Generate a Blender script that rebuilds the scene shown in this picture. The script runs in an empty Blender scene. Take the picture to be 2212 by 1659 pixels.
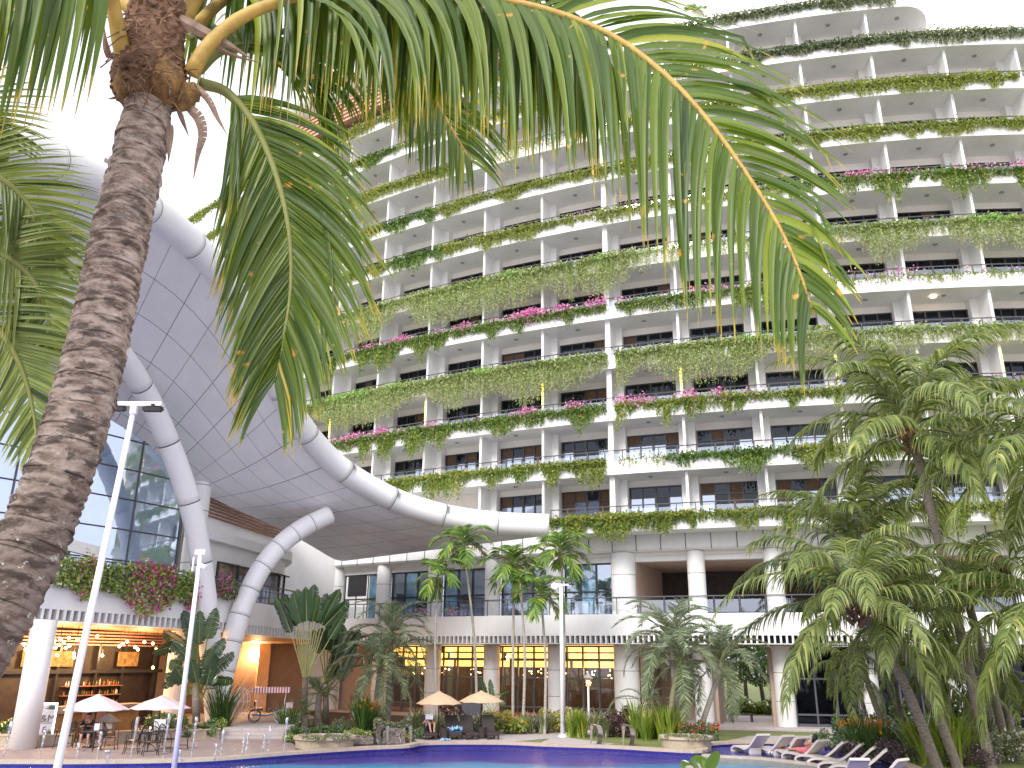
import bpy, bmesh, math, random
import numpy as np
from mathutils import Vector, Matrix

scene = bpy.context.scene
COL = scene.collection
rad = math.radians

# ------------------------------------------------------------------ camera
FPX = 1800.0; CX = 1106.0; CY = 829.5; EYE = 3.7          # photo space is 2212 x 1659
PITCH = math.atan((1425.0 - CY) / FPX); ROLL = rad(.45)
FW = Vector((0, math.cos(PITCH), math.sin(PITCH)))
R0 = Vector((1, 0, 0)); U0 = R0.cross(FW)
RT = R0 * math.cos(ROLL) + U0 * math.sin(ROLL)
UP = U0 * math.cos(ROLL) - R0 * math.sin(ROLL)
CAMP = Vector((0, 0, EYE))
cd = bpy.data.cameras.new('camera'); cam = bpy.data.objects.new('camera', cd); COL.objects.link(cam)
cd.sensor_fit = 'HORIZONTAL'; cd.sensor_width = 36; cd.lens = 36 * FPX / 2212
cd.clip_start = .05; cd.clip_end = 3000
m = Matrix((RT, UP, -FW)).transposed().to_4x4(); m.translation = CAMP
cam.matrix_world = m
scene.camera = cam

def ray(u, v): return FW + RT * ((u - CX) / FPX) - UP * ((v - CY) / FPX)
def at_z(u, v, z):
    d = ray(u, v); return CAMP + d * ((z - EYE) / d.z)
def at_r(u, v, r):
    d = ray(u, v); return CAMP + d * (r / math.hypot(d.x, d.y))
def az_r(u, v, r):
    p = at_r(u, v, r); return (p.x, p.y)

# ------------------------------------------------------------------ world, sun, exposure
SUN_EL, SUN_AZ = rad(36), rad(205)
w = bpy.data.worlds.new('World'); scene.world = w; w.use_nodes = True
nt = w.node_tree; nt.nodes.clear()
sky = nt.nodes.new('ShaderNodeTexSky'); sky.sky_type = 'NISHITA'; sky.sun_disc = False
sky.sun_elevation = SUN_EL; sky.sun_rotation = SUN_AZ
sky.air_density = 1.0; sky.dust_density = 4.0; sky.ozone_density = 1.5
hs = nt.nodes.new('ShaderNodeHueSaturation'); hs.inputs['Saturation'].default_value = .22
mixc = nt.nodes.new('ShaderNodeMix'); mixc.data_type = 'RGBA'; mixc.inputs[0].default_value = .72
mixc.inputs[7].default_value = (8.6, 8.5, 9.6, 1)          # the cloud layer
bg = nt.nodes.new('ShaderNodeBackground'); bg.inputs['Strength'].default_value = .12
wo = nt.nodes.new('ShaderNodeOutputWorld')
nt.links.new(sky.outputs[0], hs.inputs['Color']); nt.links.new(hs.outputs[0], mixc.inputs[6])
nt.links.new(mixc.outputs[2], bg.inputs['Color']); nt.links.new(bg.outputs[0], wo.inputs[0])
sl = bpy.data.lights.new('sun', 'SUN'); sl.energy = 1.4; sl.angle = rad(18); sl.color = (1, .96, .9)
so = bpy.data.objects.new('sun', sl); COL.objects.link(so)
so.rotation_euler = Vector((math.sin(SUN_AZ) * math.cos(SUN_EL), math.cos(SUN_AZ) * math.cos(SUN_EL), math.sin(SUN_EL))).to_track_quat('Z', 'Y').to_euler()
scene.view_settings.view_transform = 'Standard'; scene.view_settings.look = 'None'
scene.view_settings.gamma = 1; scene.view_settings.exposure = .84
scene.cycles.max_bounces = 8; scene.cycles.diffuse_bounces = 6; scene.cycles.transparent_max_bounces = 16
scene.cycles.caustics_reflective = False; scene.cycles.caustics_refractive = False

# ------------------------------------------------------------------ materials
def newmat(name):
    mt = bpy.data.materials.new(name); mt.use_nodes = True
    n = mt.node_tree.nodes; p = n['Principled BSDF']
    return mt, mt.node_tree, p
def mat(name, col, rough=.6, var=.12, scale=3.0, bump=0, metal=0, spec=.5, emis=None, es=0, col2=None, stretch=(1, 1, 1), detail=5):
    mt, t, p = newmat(name)
    p.inputs['Roughness'].default_value = rough; p.inputs['Metallic'].default_value = metal
    p.inputs['Specular IOR Level'].default_value = spec
    tc = t.nodes.new('ShaderNodeTexCoord'); mp = t.nodes.new('ShaderNodeMapping'); mp.inputs['Scale'].default_value = stretch
    nz = t.nodes.new('ShaderNodeTexNoise'); nz.inputs['Scale'].default_value = scale; nz.inputs['Detail'].default_value = detail
    nz.inputs['Roughness'].default_value = .65
    t.links.new(tc.outputs['Object'], mp.inputs[0]); t.links.new(mp.outputs[0], nz.inputs['Vector'])
    cr = t.nodes.new('ShaderNodeValToRGB'); e = cr.color_ramp.elements
    c2 = col2 or tuple(min(1, c * (1 + var)) for c in col)
    c1 = col if col2 else tuple(c * (1 - var) for c in col)
    e[0].position = .3; e[1].position = .7; e[0].color = (*c1, 1); e[1].color = (*c2, 1)
    t.links.new(nz.outputs['Fac'], cr.inputs[0]); t.links.new(cr.outputs[0], p.inputs['Base Color'])
    if bump:
        b = t.nodes.new('ShaderNodeBump'); b.inputs['Strength'].default_value = bump; b.inputs['Distance'].default_value = .05
        t.links.new(nz.outputs['Fac'], b.inputs['Height']); t.links.new(b.outputs[0], p.inputs['Normal'])
    if emis:
        p.inputs['Emission Color'].default_value = (*emis, 1); p.inputs['Emission Strength'].default_value = es
    return mt
def leafmat(name, stops, trans=.35, rough=.45, gloss=.10, tip=None, spots=None, tint=(1.7, 1.75, .7)):
    """leaf colours by the per-leaf attribute 'rnd'; light passes through the blade"""
    mt, t, p = newmat(name); n = t.nodes; n.remove(p); L = t.links.new
    at = n.new('ShaderNodeAttribute'); at.attribute_name = 'rnd'
    cr = n.new('ShaderNodeValToRGB'); cr.color_ramp.elements.remove(cr.color_ramp.elements[1])
    for i, (ps, c) in enumerate(stops):
        el = cr.color_ramp.elements[0] if i == 0 else cr.color_ramp.elements.new(ps)
        el.position = ps; el.color = (*c, 1)
    L(at.outputs['Fac'], cr.inputs[0]); colr = cr.outputs[0]
    if tip or spots:
        uv = n.new('ShaderNodeAttribute'); uv.attribute_name = 'len'
        tc = n.new('ShaderNodeTexCoord')
        nz = n.new('ShaderNodeTexNoise'); nz.inputs['Scale'].default_value = 7 if spots else 2.5; nz.inputs['Detail'].default_value = 4
        L(tc.outputs['Object'], nz.inputs['Vector'])
        ad = n.new('ShaderNodeMath'); ad.operation = 'MULTIPLY_ADD'; ad.inputs[1].default_value = .55; L(nz.outputs['Fac'], ad.inputs[0]); L(uv.outputs['Fac'], ad.inputs[2])
        rp = n.new('ShaderNodeMapRange'); rp.inputs[1].default_value = 1.14; rp.inputs[2].default_value = 1.30; L(ad.outputs[0], rp.inputs[0])
        mx = n.new('ShaderNodeMix'); mx.data_type = 'RGBA'; mx.inputs[7].default_value = (*tip, 1)
        L(rp.outputs[0], mx.inputs[0]); L(colr, mx.inputs[6]); colr = mx.outputs[2]
        if spots:
            n2 = n.new('ShaderNodeTexNoise'); n2.inputs['Scale'].default_value = 11; n2.inputs['Detail'].default_value = 1
            L(tc.outputs['Object'], n2.inputs['Vector'])
            r2 = n.new('ShaderNodeMapRange'); r2.inputs[1].default_value = .72; r2.inputs[2].default_value = .77; L(n2.outputs['Fac'], r2.inputs[0])
            m2 = n.new('ShaderNodeMix'); m2.data_type = 'RGBA'; m2.inputs[7].default_value = (*spots, 1)
            L(r2.outputs[0], m2.inputs[0]); L(colr, m2.inputs[6]); colr = m2.outputs[2]
    df = n.new('ShaderNodeBsdfDiffuse'); tl = n.new('ShaderNodeBsdfTranslucent'); gl = n.new('ShaderNodeBsdfGlossy')
    gl.inputs['Roughness'].default_value = rough; gl.inputs['Color'].default_value = (1, 1, 1, 1)
    br = n.new('ShaderNodeMix'); br.data_type = 'RGBA'; br.blend_type = 'MULTIPLY'; br.inputs[0].default_value = 1
    br.inputs[7].default_value = (*tint, 1); L(colr, br.inputs[6])
    L(colr, df.inputs[0]); L(br.outputs[2], tl.inputs[0])
    a = n.new('ShaderNodeMixShader'); a.inputs[0].default_value = trans; L(df.outputs[0], a.inputs[1]); L(tl.outputs[0], a.inputs[2])
    fr = n.new('ShaderNodeFresnel'); fr.inputs[0].default_value = 1.35
    mm = n.new('ShaderNodeMath'); mm.operation = 'MULTIPLY_ADD'; mm.inputs[1].default_value = min(.8, gloss * 3.5); mm.inputs[2].default_value = gloss * .08
    L(fr.outputs[0], mm.inputs[0])
    b = n.new('ShaderNodeMixShader'); L(mm.outputs[0], b.inputs[0]); L(a.outputs[0], b.inputs[1]); L(gl.outputs[0], b.inputs[2])
    L(b.outputs[0], n['Material Output'].inputs[0])
    return mt
def glassmat(name, tint, refl=.5, rough=.03, trans=(1, 1, 1), bump=0):
    mt, t, p = newmat(name); n = t.nodes; n.remove(p); L = t.links.new
    tr = n.new('ShaderNodeBsdfTransparent'); tr.inputs[0].default_value = (*trans, 1)
    gl = n.new('ShaderNodeBsdfGlossy'); gl.inputs[0].default_value = (*tint, 1); gl.inputs['Roughness'].default_value = rough
    fr = n.new('ShaderNodeFresnel'); fr.inputs[0].default_value = 1.45
    ad = n.new('ShaderNodeMath'); ad.operation = 'ADD'; ad.use_clamp = True; ad.inputs[1].default_value = refl; L(fr.outputs[0], ad.inputs[0])
    mx = n.new('ShaderNodeMixShader'); L(ad.outputs[0], mx.inputs[0]); L(tr.outputs[0], mx.inputs[1]); L(gl.outputs[0], mx.inputs[2])
    if bump:
        nz = n.new('ShaderNodeTexNoise'); nz.inputs['Scale'].default_value = .8; tc = n.new('ShaderNodeTexCoord'); L(tc.outputs['Object'], nz.inputs['Vector'])
        bp = n.new('ShaderNodeBump'); bp.inputs['Strength'].default_value = bump; L(nz.outputs['Fac'], bp.inputs['Height']); L(bp.outputs[0], gl.inputs['Normal'])
    L(mx.outputs[0], n['Material Output'].inputs[0])
    return mt
def darkglass(name, col, refl, rough=.04, bump=.05, var=.5):
    mt, t, p = newmat(name); n = t.nodes; n.remove(p); L = t.links.new
    tc = n.new('ShaderNodeTexCoord'); nz = n.new('ShaderNodeTexNoise'); nz.inputs['Scale'].default_value = .9; nz.inputs['Detail'].default_value = 3
    L(tc.outputs['Object'], nz.inputs['Vector'])
    df = n.new('ShaderNodeBsdfDiffuse'); cr = n.new('ShaderNodeValToRGB'); e = cr.color_ramp.elements
    e[0].position = .35; e[1].position = .7; e[0].color = (*[c * (1 - var) for c in col], 1); e[1].color = (*[c * (1 + var) for c in col], 1)
    L(nz.outputs['Fac'], cr.inputs[0]); L(cr.outputs[0], df.inputs[0])
    gl = n.new('ShaderNodeBsdfGlossy'); gl.inputs['Roughness'].default_value = rough; gl.inputs[0].default_value = (.75, .85, 1, 1)
    bp = n.new('ShaderNodeBump'); bp.inputs['Strength'].default_value = bump; bp.inputs['Distance'].default_value = .2
    L(nz.outputs['Fac'], bp.inputs['Height']); L(bp.outputs[0], gl.inputs['Normal'])
    fr = n.new('ShaderNodeFresnel'); fr.inputs[0].default_value = 1.45
    ad = n.new('ShaderNodeMath'); ad.operation = 'ADD'; ad.use_clamp = True; ad.inputs[1].default_value = refl; L(fr.outputs[0], ad.inputs[0])
    mx = n.new('ShaderNodeMixShader'); L(ad.outputs[0], mx.inputs[0]); L(df.outputs[0], mx.inputs[1]); L(gl.outputs[0], mx.inputs[2])
    L(mx.outputs[0], n['Material Output'].inputs[0])
    return mt
def emat(name, col, s):
    mt, t, p = newmat(name)
    p.inputs['Base Color'].default_value = (*[min(.8, c) for c in col], 1)
    p.inputs['Emission Color'].default_value = (*col, 1); p.inputs['Emission Strength'].default_value = s
    return mt
def panelmat(name, col, line, nu, nv, wu, wv, rough=.4):
    """cladding panels: thin dark joints by UV"""
    mt, t, p = newmat(name); n = t.nodes; L = t.links.new
    p.inputs['Roughness'].default_value = rough
    uv = n.new('ShaderNodeUVMap'); sp = n.new('ShaderNodeSeparateXYZ'); L(uv.outputs[0], sp.inputs[0])
    def ln(sock, k, wd):
        a = n.new('ShaderNodeMath'); a.operation = 'MULTIPLY'; a.inputs[1].default_value = k; L(sock, a.inputs[0])
        b = n.new('ShaderNodeMath'); b.operation = 'FRACT'; L(a.outputs[0], b.inputs[0])
        c = n.new('ShaderNodeMath'); c.operation = 'LESS_THAN'; c.inputs[1].default_value = wd; L(b.outputs[0], c.inputs[0])
        return c.outputs[0], a.outputs[0]
    a, au = ln(sp.outputs[0], nu, wu); b, bv = ln(sp.outputs[1], nv, wv)
    mx = n.new('ShaderNodeMath'); mx.operation = 'MAXIMUM'; L(a, mx.inputs[0]); L(b, mx.inputs[1])
    fl = n.new('ShaderNodeMath'); fl.operation = 'FLOOR'; L(au, fl.inputs[0]); fl2 = n.new('ShaderNodeMath'); fl2.operation = 'FLOOR'; L(bv, fl2.inputs[0])
    cb = n.new('ShaderNodeCombineXYZ'); L(fl.outputs[0], cb.inputs[0]); L(fl2.outputs[0], cb.inputs[1])
    wn = n.new('ShaderNodeTexWhiteNoise'); L(cb.outputs[0], wn.inputs['Vector'])
    tc = n.new('ShaderNodeTexCoord'); nz = n.new('ShaderNodeTexNoise'); nz.inputs['Scale'].default_value = .7; nz.inputs['Detail'].default_value = 6; L(tc.outputs['Object'], nz.inputs['Vector'])
    s = n.new('ShaderNodeMath'); s.operation = 'MULTIPLY_ADD'; s.inputs[1].default_value = .25; L(wn.outputs[0], s.inputs[0]); L(nz.outputs['Fac'], s.inputs[2])
    cr = n.new('ShaderNodeValToRGB'); e = cr.color_ramp.elements
    e[0].position = .35; e[0].color = (*[c * .92 for c in col], 1); e[1].position = .85; e[1].color = (*[min(1, c * 1.04) for c in col], 1)
    L(s.outputs[0], cr.inputs[0])
    m3 = n.new('ShaderNodeMix'); m3.data_type = 'RGBA'; m3.inputs[7].default_value = (*line, 1)
    L(mx.outputs[0], m3.inputs[0]); L(cr.outputs[0], m3.inputs[6]); L(m3.outputs[2], p.inputs['Base Color'])
    return mt

M = {}
M['white'] = mat('white_paint', (.78, .77, .75), .55, .05, 1.1, col2=(.85, .845, .84), stretch=(1, 1, .22), detail=8)
M['white_warm'] = mat('white_render', (.87, .83, .77), .7, .05, .6)
M['soffit'] = mat('white_ceiling', (.86, .85, .84), .8, .03, .4)
M['rail'] = mat('rail_paint', (.10, .10, .12), .4, .1)
M['dark'] = mat('void_shade', (.02, .02, .022), .7)
M['frame'] = mat('window_frame_bronze', (.03, .028, .03), .35, .2)
M['pane'] = darkglass('tinted_window_glass', (.004, .0045, .007), 0.0, .03, .02)
M['pane_sky'] = darkglass('reflecting_window_glass', (.03, .05, .08), .34)
M['blind'] = mat('brown_blind', (.060, .033, .020), .7, .4, 4, emis=(1, .45, .15), es=.012)  # warm room light is put into the blind as a faint glow
M['curtain'] = mat('teal_curtain', (.10, .20, .25), .7, .35, 3, stretch=(6, 6, .15))
M['rglass'] = glassmat('railing_glass', (.74, .82, .96), .22)
M['bigglass'] = darkglass('curtain_wall_glass', (.34, .44, .60), .50, .02, .01, .05)
M['tube'] = mat('canopy_tube_aluminium', (.88, .87, .87), .35, .04, .4)
M['seam'] = mat('seam_dark', (.10, .10, .11), .6)
M['panel'] = panelmat('soffit_panels', (.84, .84, .85), (.12, .12, .14), 21, 6, .018, .016)
M['wood'] = mat('brown_louvre', (.30, .13, .08), .6, .2, 2)
M['louvre'] = mat('salmon_louvre', (.62, .33, .24), .6, .1)
M['pinkwall'] = mat('pink_wall', (.55, .22, .34), .7)
M['blueglass'] = darkglass('blue_window_glass', (.02, .08, .22), .30)
M['led'] = emat('led_yellow', (1, .72, .05), 4.0)
M['bulb'] = emat('warm_bulb', (1, .60, .25), 14.0)
M['cove'] = emat('cove_light', (1, .55, .12), 1.5)
M['spot'] = emat('downlight', (1, .66, .42), 9.0)
M['grey'] = mat('fitting_grey', (.35, .35, .36), .5)
M['black'] = mat('black_metal', (.025, .025, .028), .4, .2)
M['steel'] = mat('brushed_steel', (.62, .62, .64), .18, .06, 6, metal=1)
M['post'] = mat('post_white', (.78, .78, .82), .35, .04)
M['sun_tan'] = mat('tan_canvas', (.72, .47, .30), .85, .05, 2)
M['sun_white'] = mat('white_canvas', (.82, .66, .68), .85, .05, 2)
M['stone'] = mat('rubble_stone', (.13, .10, .085), .9, .4, 5, .5, col2=(.34, .28, .24))
M['coping'] = mat('coping_sandstone', (.52, .42, .33), .8, .15, 4)
M['planter'] = mat('planter_sandstone', (.46, .38, .29), .85, .2, 5, .1)
M['paving'] = mat('pink_paving', (.36, .28, .26), .7, .15, 2.5)
M['path'] = mat('pale_path', (.50, .44, .42), .85, .12, 3)
M['soil'] = mat('soil', (.05, .035, .025), .95, .4, 6)
M['beige'] = mat('beige_wall', (.45, .34, .27), .8, .1)
M['warmwall'] = mat('cream_wall', (.58, .43, .30), .8, .1)
M['ceil_wood'] = mat('timber_ceiling', (.42, .22, .11), .6, .2, 3, stretch=(1, 8, 1))
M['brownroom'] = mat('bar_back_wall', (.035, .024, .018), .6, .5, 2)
M['wicker'] = mat('dark_wicker', (.045, .033, .030), .7, .4, 40)
M['resin'] = mat('white_resin', (.66, .60, .55), .45, .05, 3)
M['towel_w'] = mat('white_towel', (.80, .80, .84), .95, .05)
M['towel_b'] = mat('blue_towel', (.30, .50, .75), .95, .2, 8)
M['skin'] = mat('skin', (.52, .29, .19), .55, .06)
M['hair'] = mat('black_hair', (.012, .010, .010), .5, .3, 20)
M['shirt_dark'] = mat('dark_patterned_shirt', (.025, .022, .028), .85, .6, 25)
M['shirt_grey'] = mat('grey_shirt', (.25, .25, .27), .85)
M['shorts'] = mat('navy_shorts', (.03, .03, .06), .85)
M['pink'] = mat('pink_print_dress', (.70, .09, .12), .8, .2, 20, col2=(.80, .30, .32))
M['red'] = mat('red_cloth', (.55, .03, .05), .8)
M['paper'] = mat('paper', (.75, .72, .74), .8)
M['spray'] = glassmat('water_spray', (.95, .94, .97), .38, .35)
M['bark'] = mat('grey_palm_bark', (.13, .105, .085), .9, .3, 6, .5, col2=(.36, .31, .27), stretch=(1, 1, 4))
M['bark_pale'] = mat('pale_ringed_bark', (.30, .27, .23), .9, .3, 4, .3, col2=(.50, .46, .40), stretch=(1, 1, 6))
M['bark_moss'] = mat('mossy_bark', (.16, .14, .10), .9, .3, 5, .4, col2=(.34, .33, .16), stretch=(1, 1, 1.5))
M['fibre'] = mat('brown_palm_fibre', (.09, .05, .03), .95, .4, 9, .6, col2=(.26, .15, .09))
M['petiole'] = mat('yellow_petiole', (.34, .22, .05), .6, .2, 9, col2=(.60, .40, .10), detail=8)
M['petiole_g'] = mat('green_petiole', (.20, .22, .06), .5, .2, 4)
M['husk'] = mat('orange_inflorescence', (.45, .20, .05), .8, .3, 9)
# foliage
M['coco'] = leafmat('coconut_leaflets', [(0, (0.039, 0.078, 0.015)), (.35, (0.078, 0.140, 0.023)), (.65, (0.158, 0.232, 0.029)), (.85, (0.316, 0.365, 0.044)), (1, (0.702, 0.505, 0.065))], .44, .40, .14, tip=(.50, .36, .05), spots=(.60, .34, .08))
M['coco_far'] = leafmat('coconut_leaflets_distant', [(0, (.040, .065, .022)), (.25, (.115, .165, .045)), (.55, (.23, .29, .085)), (.85, (.38, .42, .14)), (1, (.60, .55, .18))], .38, .4, .14, tip=(.55, .48, .18))
M['areca'] = leafmat('areca_leaflets', [(0, (0.068, 0.162, 0.024)), (.6, (0.149, 0.284, 0.036)), (1, (0.486, 0.567, 0.073))], .35, .4, .2)
M['date'] = leafmat('date_palm_leaflets', [(0, (0.095, 0.135, 0.073)), (.5, (0.176, 0.243, 0.122)), (1, (0.338, 0.405, 0.207))], .25, .5, .3)
M['banana'] = leafmat('broad_leaves', [(0, (0.027, 0.065, 0.019)), (.6, (0.047, 0.115, 0.027)), (1, (0.121, 0.243, 0.049))], .25, .35, .35)
M['banana_dark'] = leafmat('dark_broad_leaves', [(0, (.016, .040, .014)), (.6, (.030, .070, .020)), (1, (.06, .12, .03))], .18, .35, .30)
M['fanstalk'] = mat('fan_stalks', (.42, .40, .12), .5, .2, 3, col2=(.50, .52, .26))
M['vine_pale'] = leafmat('pale_trailing_leaves', [(0, (0.146, 0.190, 0.060)), (.4, (0.280, 0.347, 0.121)), (.75, (0.448, 0.493, 0.222)), (1, (0.246, 0.426, 0.101))], .25, .6, .04)
M['vine_string'] = leafmat('dry_trailing_stems', [(0, (.24, .24, .12)), (.5, (.40, .44, .22)), (1, (.34, .42, .16))], .25, .7, .03)
M['vine_dark'] = leafmat('dark_trailing_leaves', [(0, (0.054, 0.114, 0.023)), (.5, (0.121, 0.210, 0.030)), (1, (0.256, 0.340, 0.056))], .28, .6, .05)
M['vine_olive'] = leafmat('olive_trailing_leaves', [(0, (0.132, 0.171, 0.031)), (.5, (0.253, 0.300, 0.054)), (1, (0.398, 0.414, 0.089))], .28, .6, .05)
M['vine_grey'] = leafmat('greyish_trailing_leaves', [(0, (0.083, 0.118, 0.070)), (.5, (0.166, 0.203, 0.112)), (1, (0.298, 0.312, 0.168))], .25, .6, .05)
M['blossom'] = leafmat('pink_blossom', [(0, (.78, .22, .50)), (.5, (.82, .40, .60)), (1, (.82, .58, .62))], .25, .7, 0, tint=(1.1, 1.1, 1.15))
M['blossom_hot'] = leafmat('magenta_blossom', [(0, (.62, .04, .26)), (.6, (.75, .12, .42)), (1, (.80, .34, .52))], .35, .7, 0, tint=(1.1, 1.1, 1.15))
M['bush'] = leafmat('shrub_leaves', [(0, (0.049, 0.112, 0.025)), (.5, (0.098, 0.196, 0.038)), (1, (0.210, 0.308, 0.063))], .3, .5, .2)
M['bush_lime'] = leafmat('lime_shrub_leaves', [(0, (0.125, 0.213, 0.034)), (.5, (0.250, 0.350, 0.045)), (1, (0.525, 0.500, 0.068))], .3, .5, .2)
M['bush_yellow'] = leafmat('yellow_variegated_leaves', [(0, (.14, .18, .03)), (.45, (.45, .42, .06)), (1, (.62, .52, .08))], .3, .5, .2)
M['bush_purple'] = leafmat('purple_hedge_leaves', [(0, (0.046, 0.023, 0.033)), (.6, (0.111, 0.058, 0.076)), (1, (0.208, 0.130, 0.140))], .2, .5, .2)
M['bush_red'] = leafmat('dark_red_leaves', [(0, (0.036, 0.019, 0.019)), (.6, (0.108, 0.036, 0.038)), (1, (0.216, 0.096, 0.054))], .2, .5, .2)
M['bush_sage'] = leafmat('sage_shrub_leaves', [(0, (0.125, 0.150, 0.079)), (.5, (0.225, 0.250, 0.113)), (1, (0.375, 0.362, 0.158))], .25, .5, .2)
M['flower_or'] = leafmat('orange_petals', [(0, (.75, .22, .03)), (1, (.80, .42, .06))], .3, .6, 0, tint=(1.1, 1.1, 1.15))
M['flower_red'] = leafmat('red_petals', [(0, (.60, .04, .03)), (1, (.75, .16, .08))], .3, .6, 0, tint=(1.1, 1.1, 1.15))

# ------------------------------------------------------------------ mesh helpers
def link(name, me, parent=None, mats=()):
    o = bpy.data.objects.new(name, me); COL.objects.link(o)
    for x in mats: me.materials.append(x)
    if parent: o.parent = parent
    return o
def tag(o, label=None, cat=None, group=None, kind=None):
    if label: o['label'] = label
    if cat: o['category'] = cat
    if group: o['group'] = group
    if kind: o['kind'] = kind
    return o
def thing(name, label, cat, group=None, loc=(0, 0, 0)):
    o = bpy.data.objects.new(name, None); COL.objects.link(o); o.location = loc; o.empty_display_size = .1
    return tag(o, label, cat, group)
class MB:
    def __init__(s): s.v = []; s.f = []; s.m = []; s.a = []; s.l = []; s.uv = {}
    def face(s, idx, mi=0, a=.5): s.f.append(idx); s.m.append(mi); s.a.append(a)
    def quad(s, a, b, c, d, mi=0, rnd=.5, uv=None):
        i = len(s.v); s.v += [tuple(a), tuple(b), tuple(c), tuple(d)]
        if uv: s.uv[len(s.f)] = uv
        s.face((i, i + 1, i + 2, i + 3), mi, rnd)
    def poly(s, pts, mi=0):
        i = len(s.v); s.v += [tuple(p) for p in pts]; s.face(tuple(range(i, i + len(pts))), mi)
    def box(s, c, size, rz=0, mi=0, M4=None):
        x, y, z = [k / 2 for k in size]; i = len(s.v); ca, sa = math.cos(rz), math.sin(rz)
        for dx, dy, dz in [(-x, -y, -z), (x, -y, -z), (x, y, -z), (-x, y, -z), (-x, -y, z), (x, -y, z), (x, y, z), (-x, y, z)]:
            p = Vector((c[0] + dx * ca - dy * sa, c[1] + dx * sa + dy * ca, c[2] + dz))
            s.v.append(tuple(M4 @ p if M4 else p))
        for q in [(0, 3, 2, 1), (4, 5, 6, 7), (0, 1, 5, 4), (1, 2, 6, 5), (2, 3, 7, 6), (3, 0, 4, 7)]:
            s.face(tuple(i + k for k in q), mi)
        return s
    def tube(s, pts, rr, n=8, mi=0, cap=True, rnd=.5, seam=None):
        pts = [Vector(p) for p in pts]
        if not hasattr(rr, '__len__'): rr = [rr] * len(pts)
        ref = None; i0 = len(s.v)
        for k, p in enumerate(pts):
            t = (pts[min(k + 1, len(pts) - 1)] - pts[max(k - 1, 0)])
            t = t.normalized() if t.length > 1e-9 else Vector((0, 0, 1))
            if ref is None:
                ref = t.cross(Vector((0, 0, 1)));
                if ref.length < .05: ref = t.cross(Vector((0, 1, 0)))
                ref.normalize()
            ref = (ref - t * ref.dot(t)).normalized(); b = t.cross(ref)
            for j in range(n):
                a = 2 * math.pi * j / n; s.v.append(tuple(p + (ref * math.cos(a) + b * math.sin(a)) * rr[k]))
        for k in range(len(pts) - 1):
            for j in range(n):
                a, b_ = i0 + k * n + j, i0 + k * n + (j + 1) % n
                s.face((a, b_, b_ + n, a + n), mi if not (seam and k in seam) else seam[k], rnd)
        if cap:
            s.face(tuple(i0 + j for j in range(n))[::-1], mi, rnd); s.face(tuple(i0 + (len(pts) - 1) * n + j for j in range(n)), mi, rnd)
        return s
    def lathe(s, prof, c=(0, 0, 0), n=24, mi=0, M4=None):
        i0 = len(s.v)
        for r, z in prof:
            for j in range(n):
                a = 2 * math.pi * j / n; p = Vector((c[0] + r * math.cos(a), c[1] + r * math.sin(a), c[2] + z)); s.v.append(tuple(M4 @ p if M4 else p))
        for k in range(len(prof) - 1):
            mm = mi[k] if hasattr(mi, '__len__') else mi
            for j in range(n):
                a, b = i0 + k * n + j, i0 + k * n + (j + 1) % n; s.face((a, b, b + n, a + n), mm)
        mm = mi[0] if hasattr(mi, '__len__') else mi
        if prof[0][0] > 1e-4: s.face(tuple(i0 + j for j in range(n))[::-1], mm)
        if prof[-1][0] > 1e-4: s.face(tuple(i0 + (len(prof) - 1) * n + j for j in range(n)), mm)
        return s
    def ball(s, c, r, mi=0, n=10, sc=(1, 1, 1)):
        i0 = len(s.v); h = n // 2
        for k in range(h + 1):
            t = math.pi * k / h
            for j in range(n):
                a = 2 * math.pi * j / n
                s.v.append((c[0] + r * sc[0] * math.sin(t) * math.cos(a), c[1] + r * sc[1] * math.sin(t) * math.sin(a), c[2] - r * sc[2] * math.cos(t)))
        for k in range(h):
            for j in range(n):
                a, b = i0 + k * n + j, i0 + k * n + (j + 1) % n; s.face((a, b, b + n, a + n), mi)
        return s
    def build(s, name, mats, parent=None, smooth=False):
        me = bpy.data.meshes.new(name); me.from_pydata(s.v, [], s.f)
        if not isinstance(mats, (list, tuple)): mats = [mats]
        if len(mats) > 1: me.polygons.foreach_set('material_index', s.m)
        if smooth: me.polygons.foreach_set('use_smooth', [True] * len(s.f))
        if any(abs(x - .5) > 1e-6 for x in s.a):
            at = me.attributes.new('rnd', 'FLOAT', 'FACE'); at.data.foreach_set('value', s.a)
        if s.l:
            at = me.attributes.new('len', 'FLOAT', 'POINT'); at.data.foreach_set('value', s.l)
        if s.uv:
            ul = me.uv_layers.new(name='UVMap')
            for fi, uv in s.uv.items():
                p = me.polygons[fi]
                for k, li in enumerate(p.loop_indices): ul.data[li].uv = uv[k]
        me.update()
        return link(name, me, parent, mats)
def quads(name, P, rnd, mats, mi=None, parent=None, length=None):
    """n free quads as one mesh; P is (n,4,3)"""
    n = len(P); me = bpy.data.meshes.new(name)
    me.vertices.add(n * 4); me.vertices.foreach_set('co', np.asarray(P, np.float32).ravel())
    me.loops.add(n * 4); me.loops.foreach_set('vertex_index', np.arange(n * 4, dtype=np.int32))
    me.polygons.add(n); me.polygons.foreach_set('loop_start', np.arange(0, n * 4, 4, dtype=np.int32))
    if not isinstance(mats, (list, tuple)): mats = [mats]
    for x in mats: me.materials.append(x)
    if mi is not None: me.polygons.foreach_set('material_index', np.asarray(mi, np.int32))
    at = me.attributes.new('rnd', 'FLOAT', 'FACE'); at.data.foreach_set('value', np.asarray(rnd, np.float32))
    me.update(); me.validate()
    return link(name, me, parent)
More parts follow.
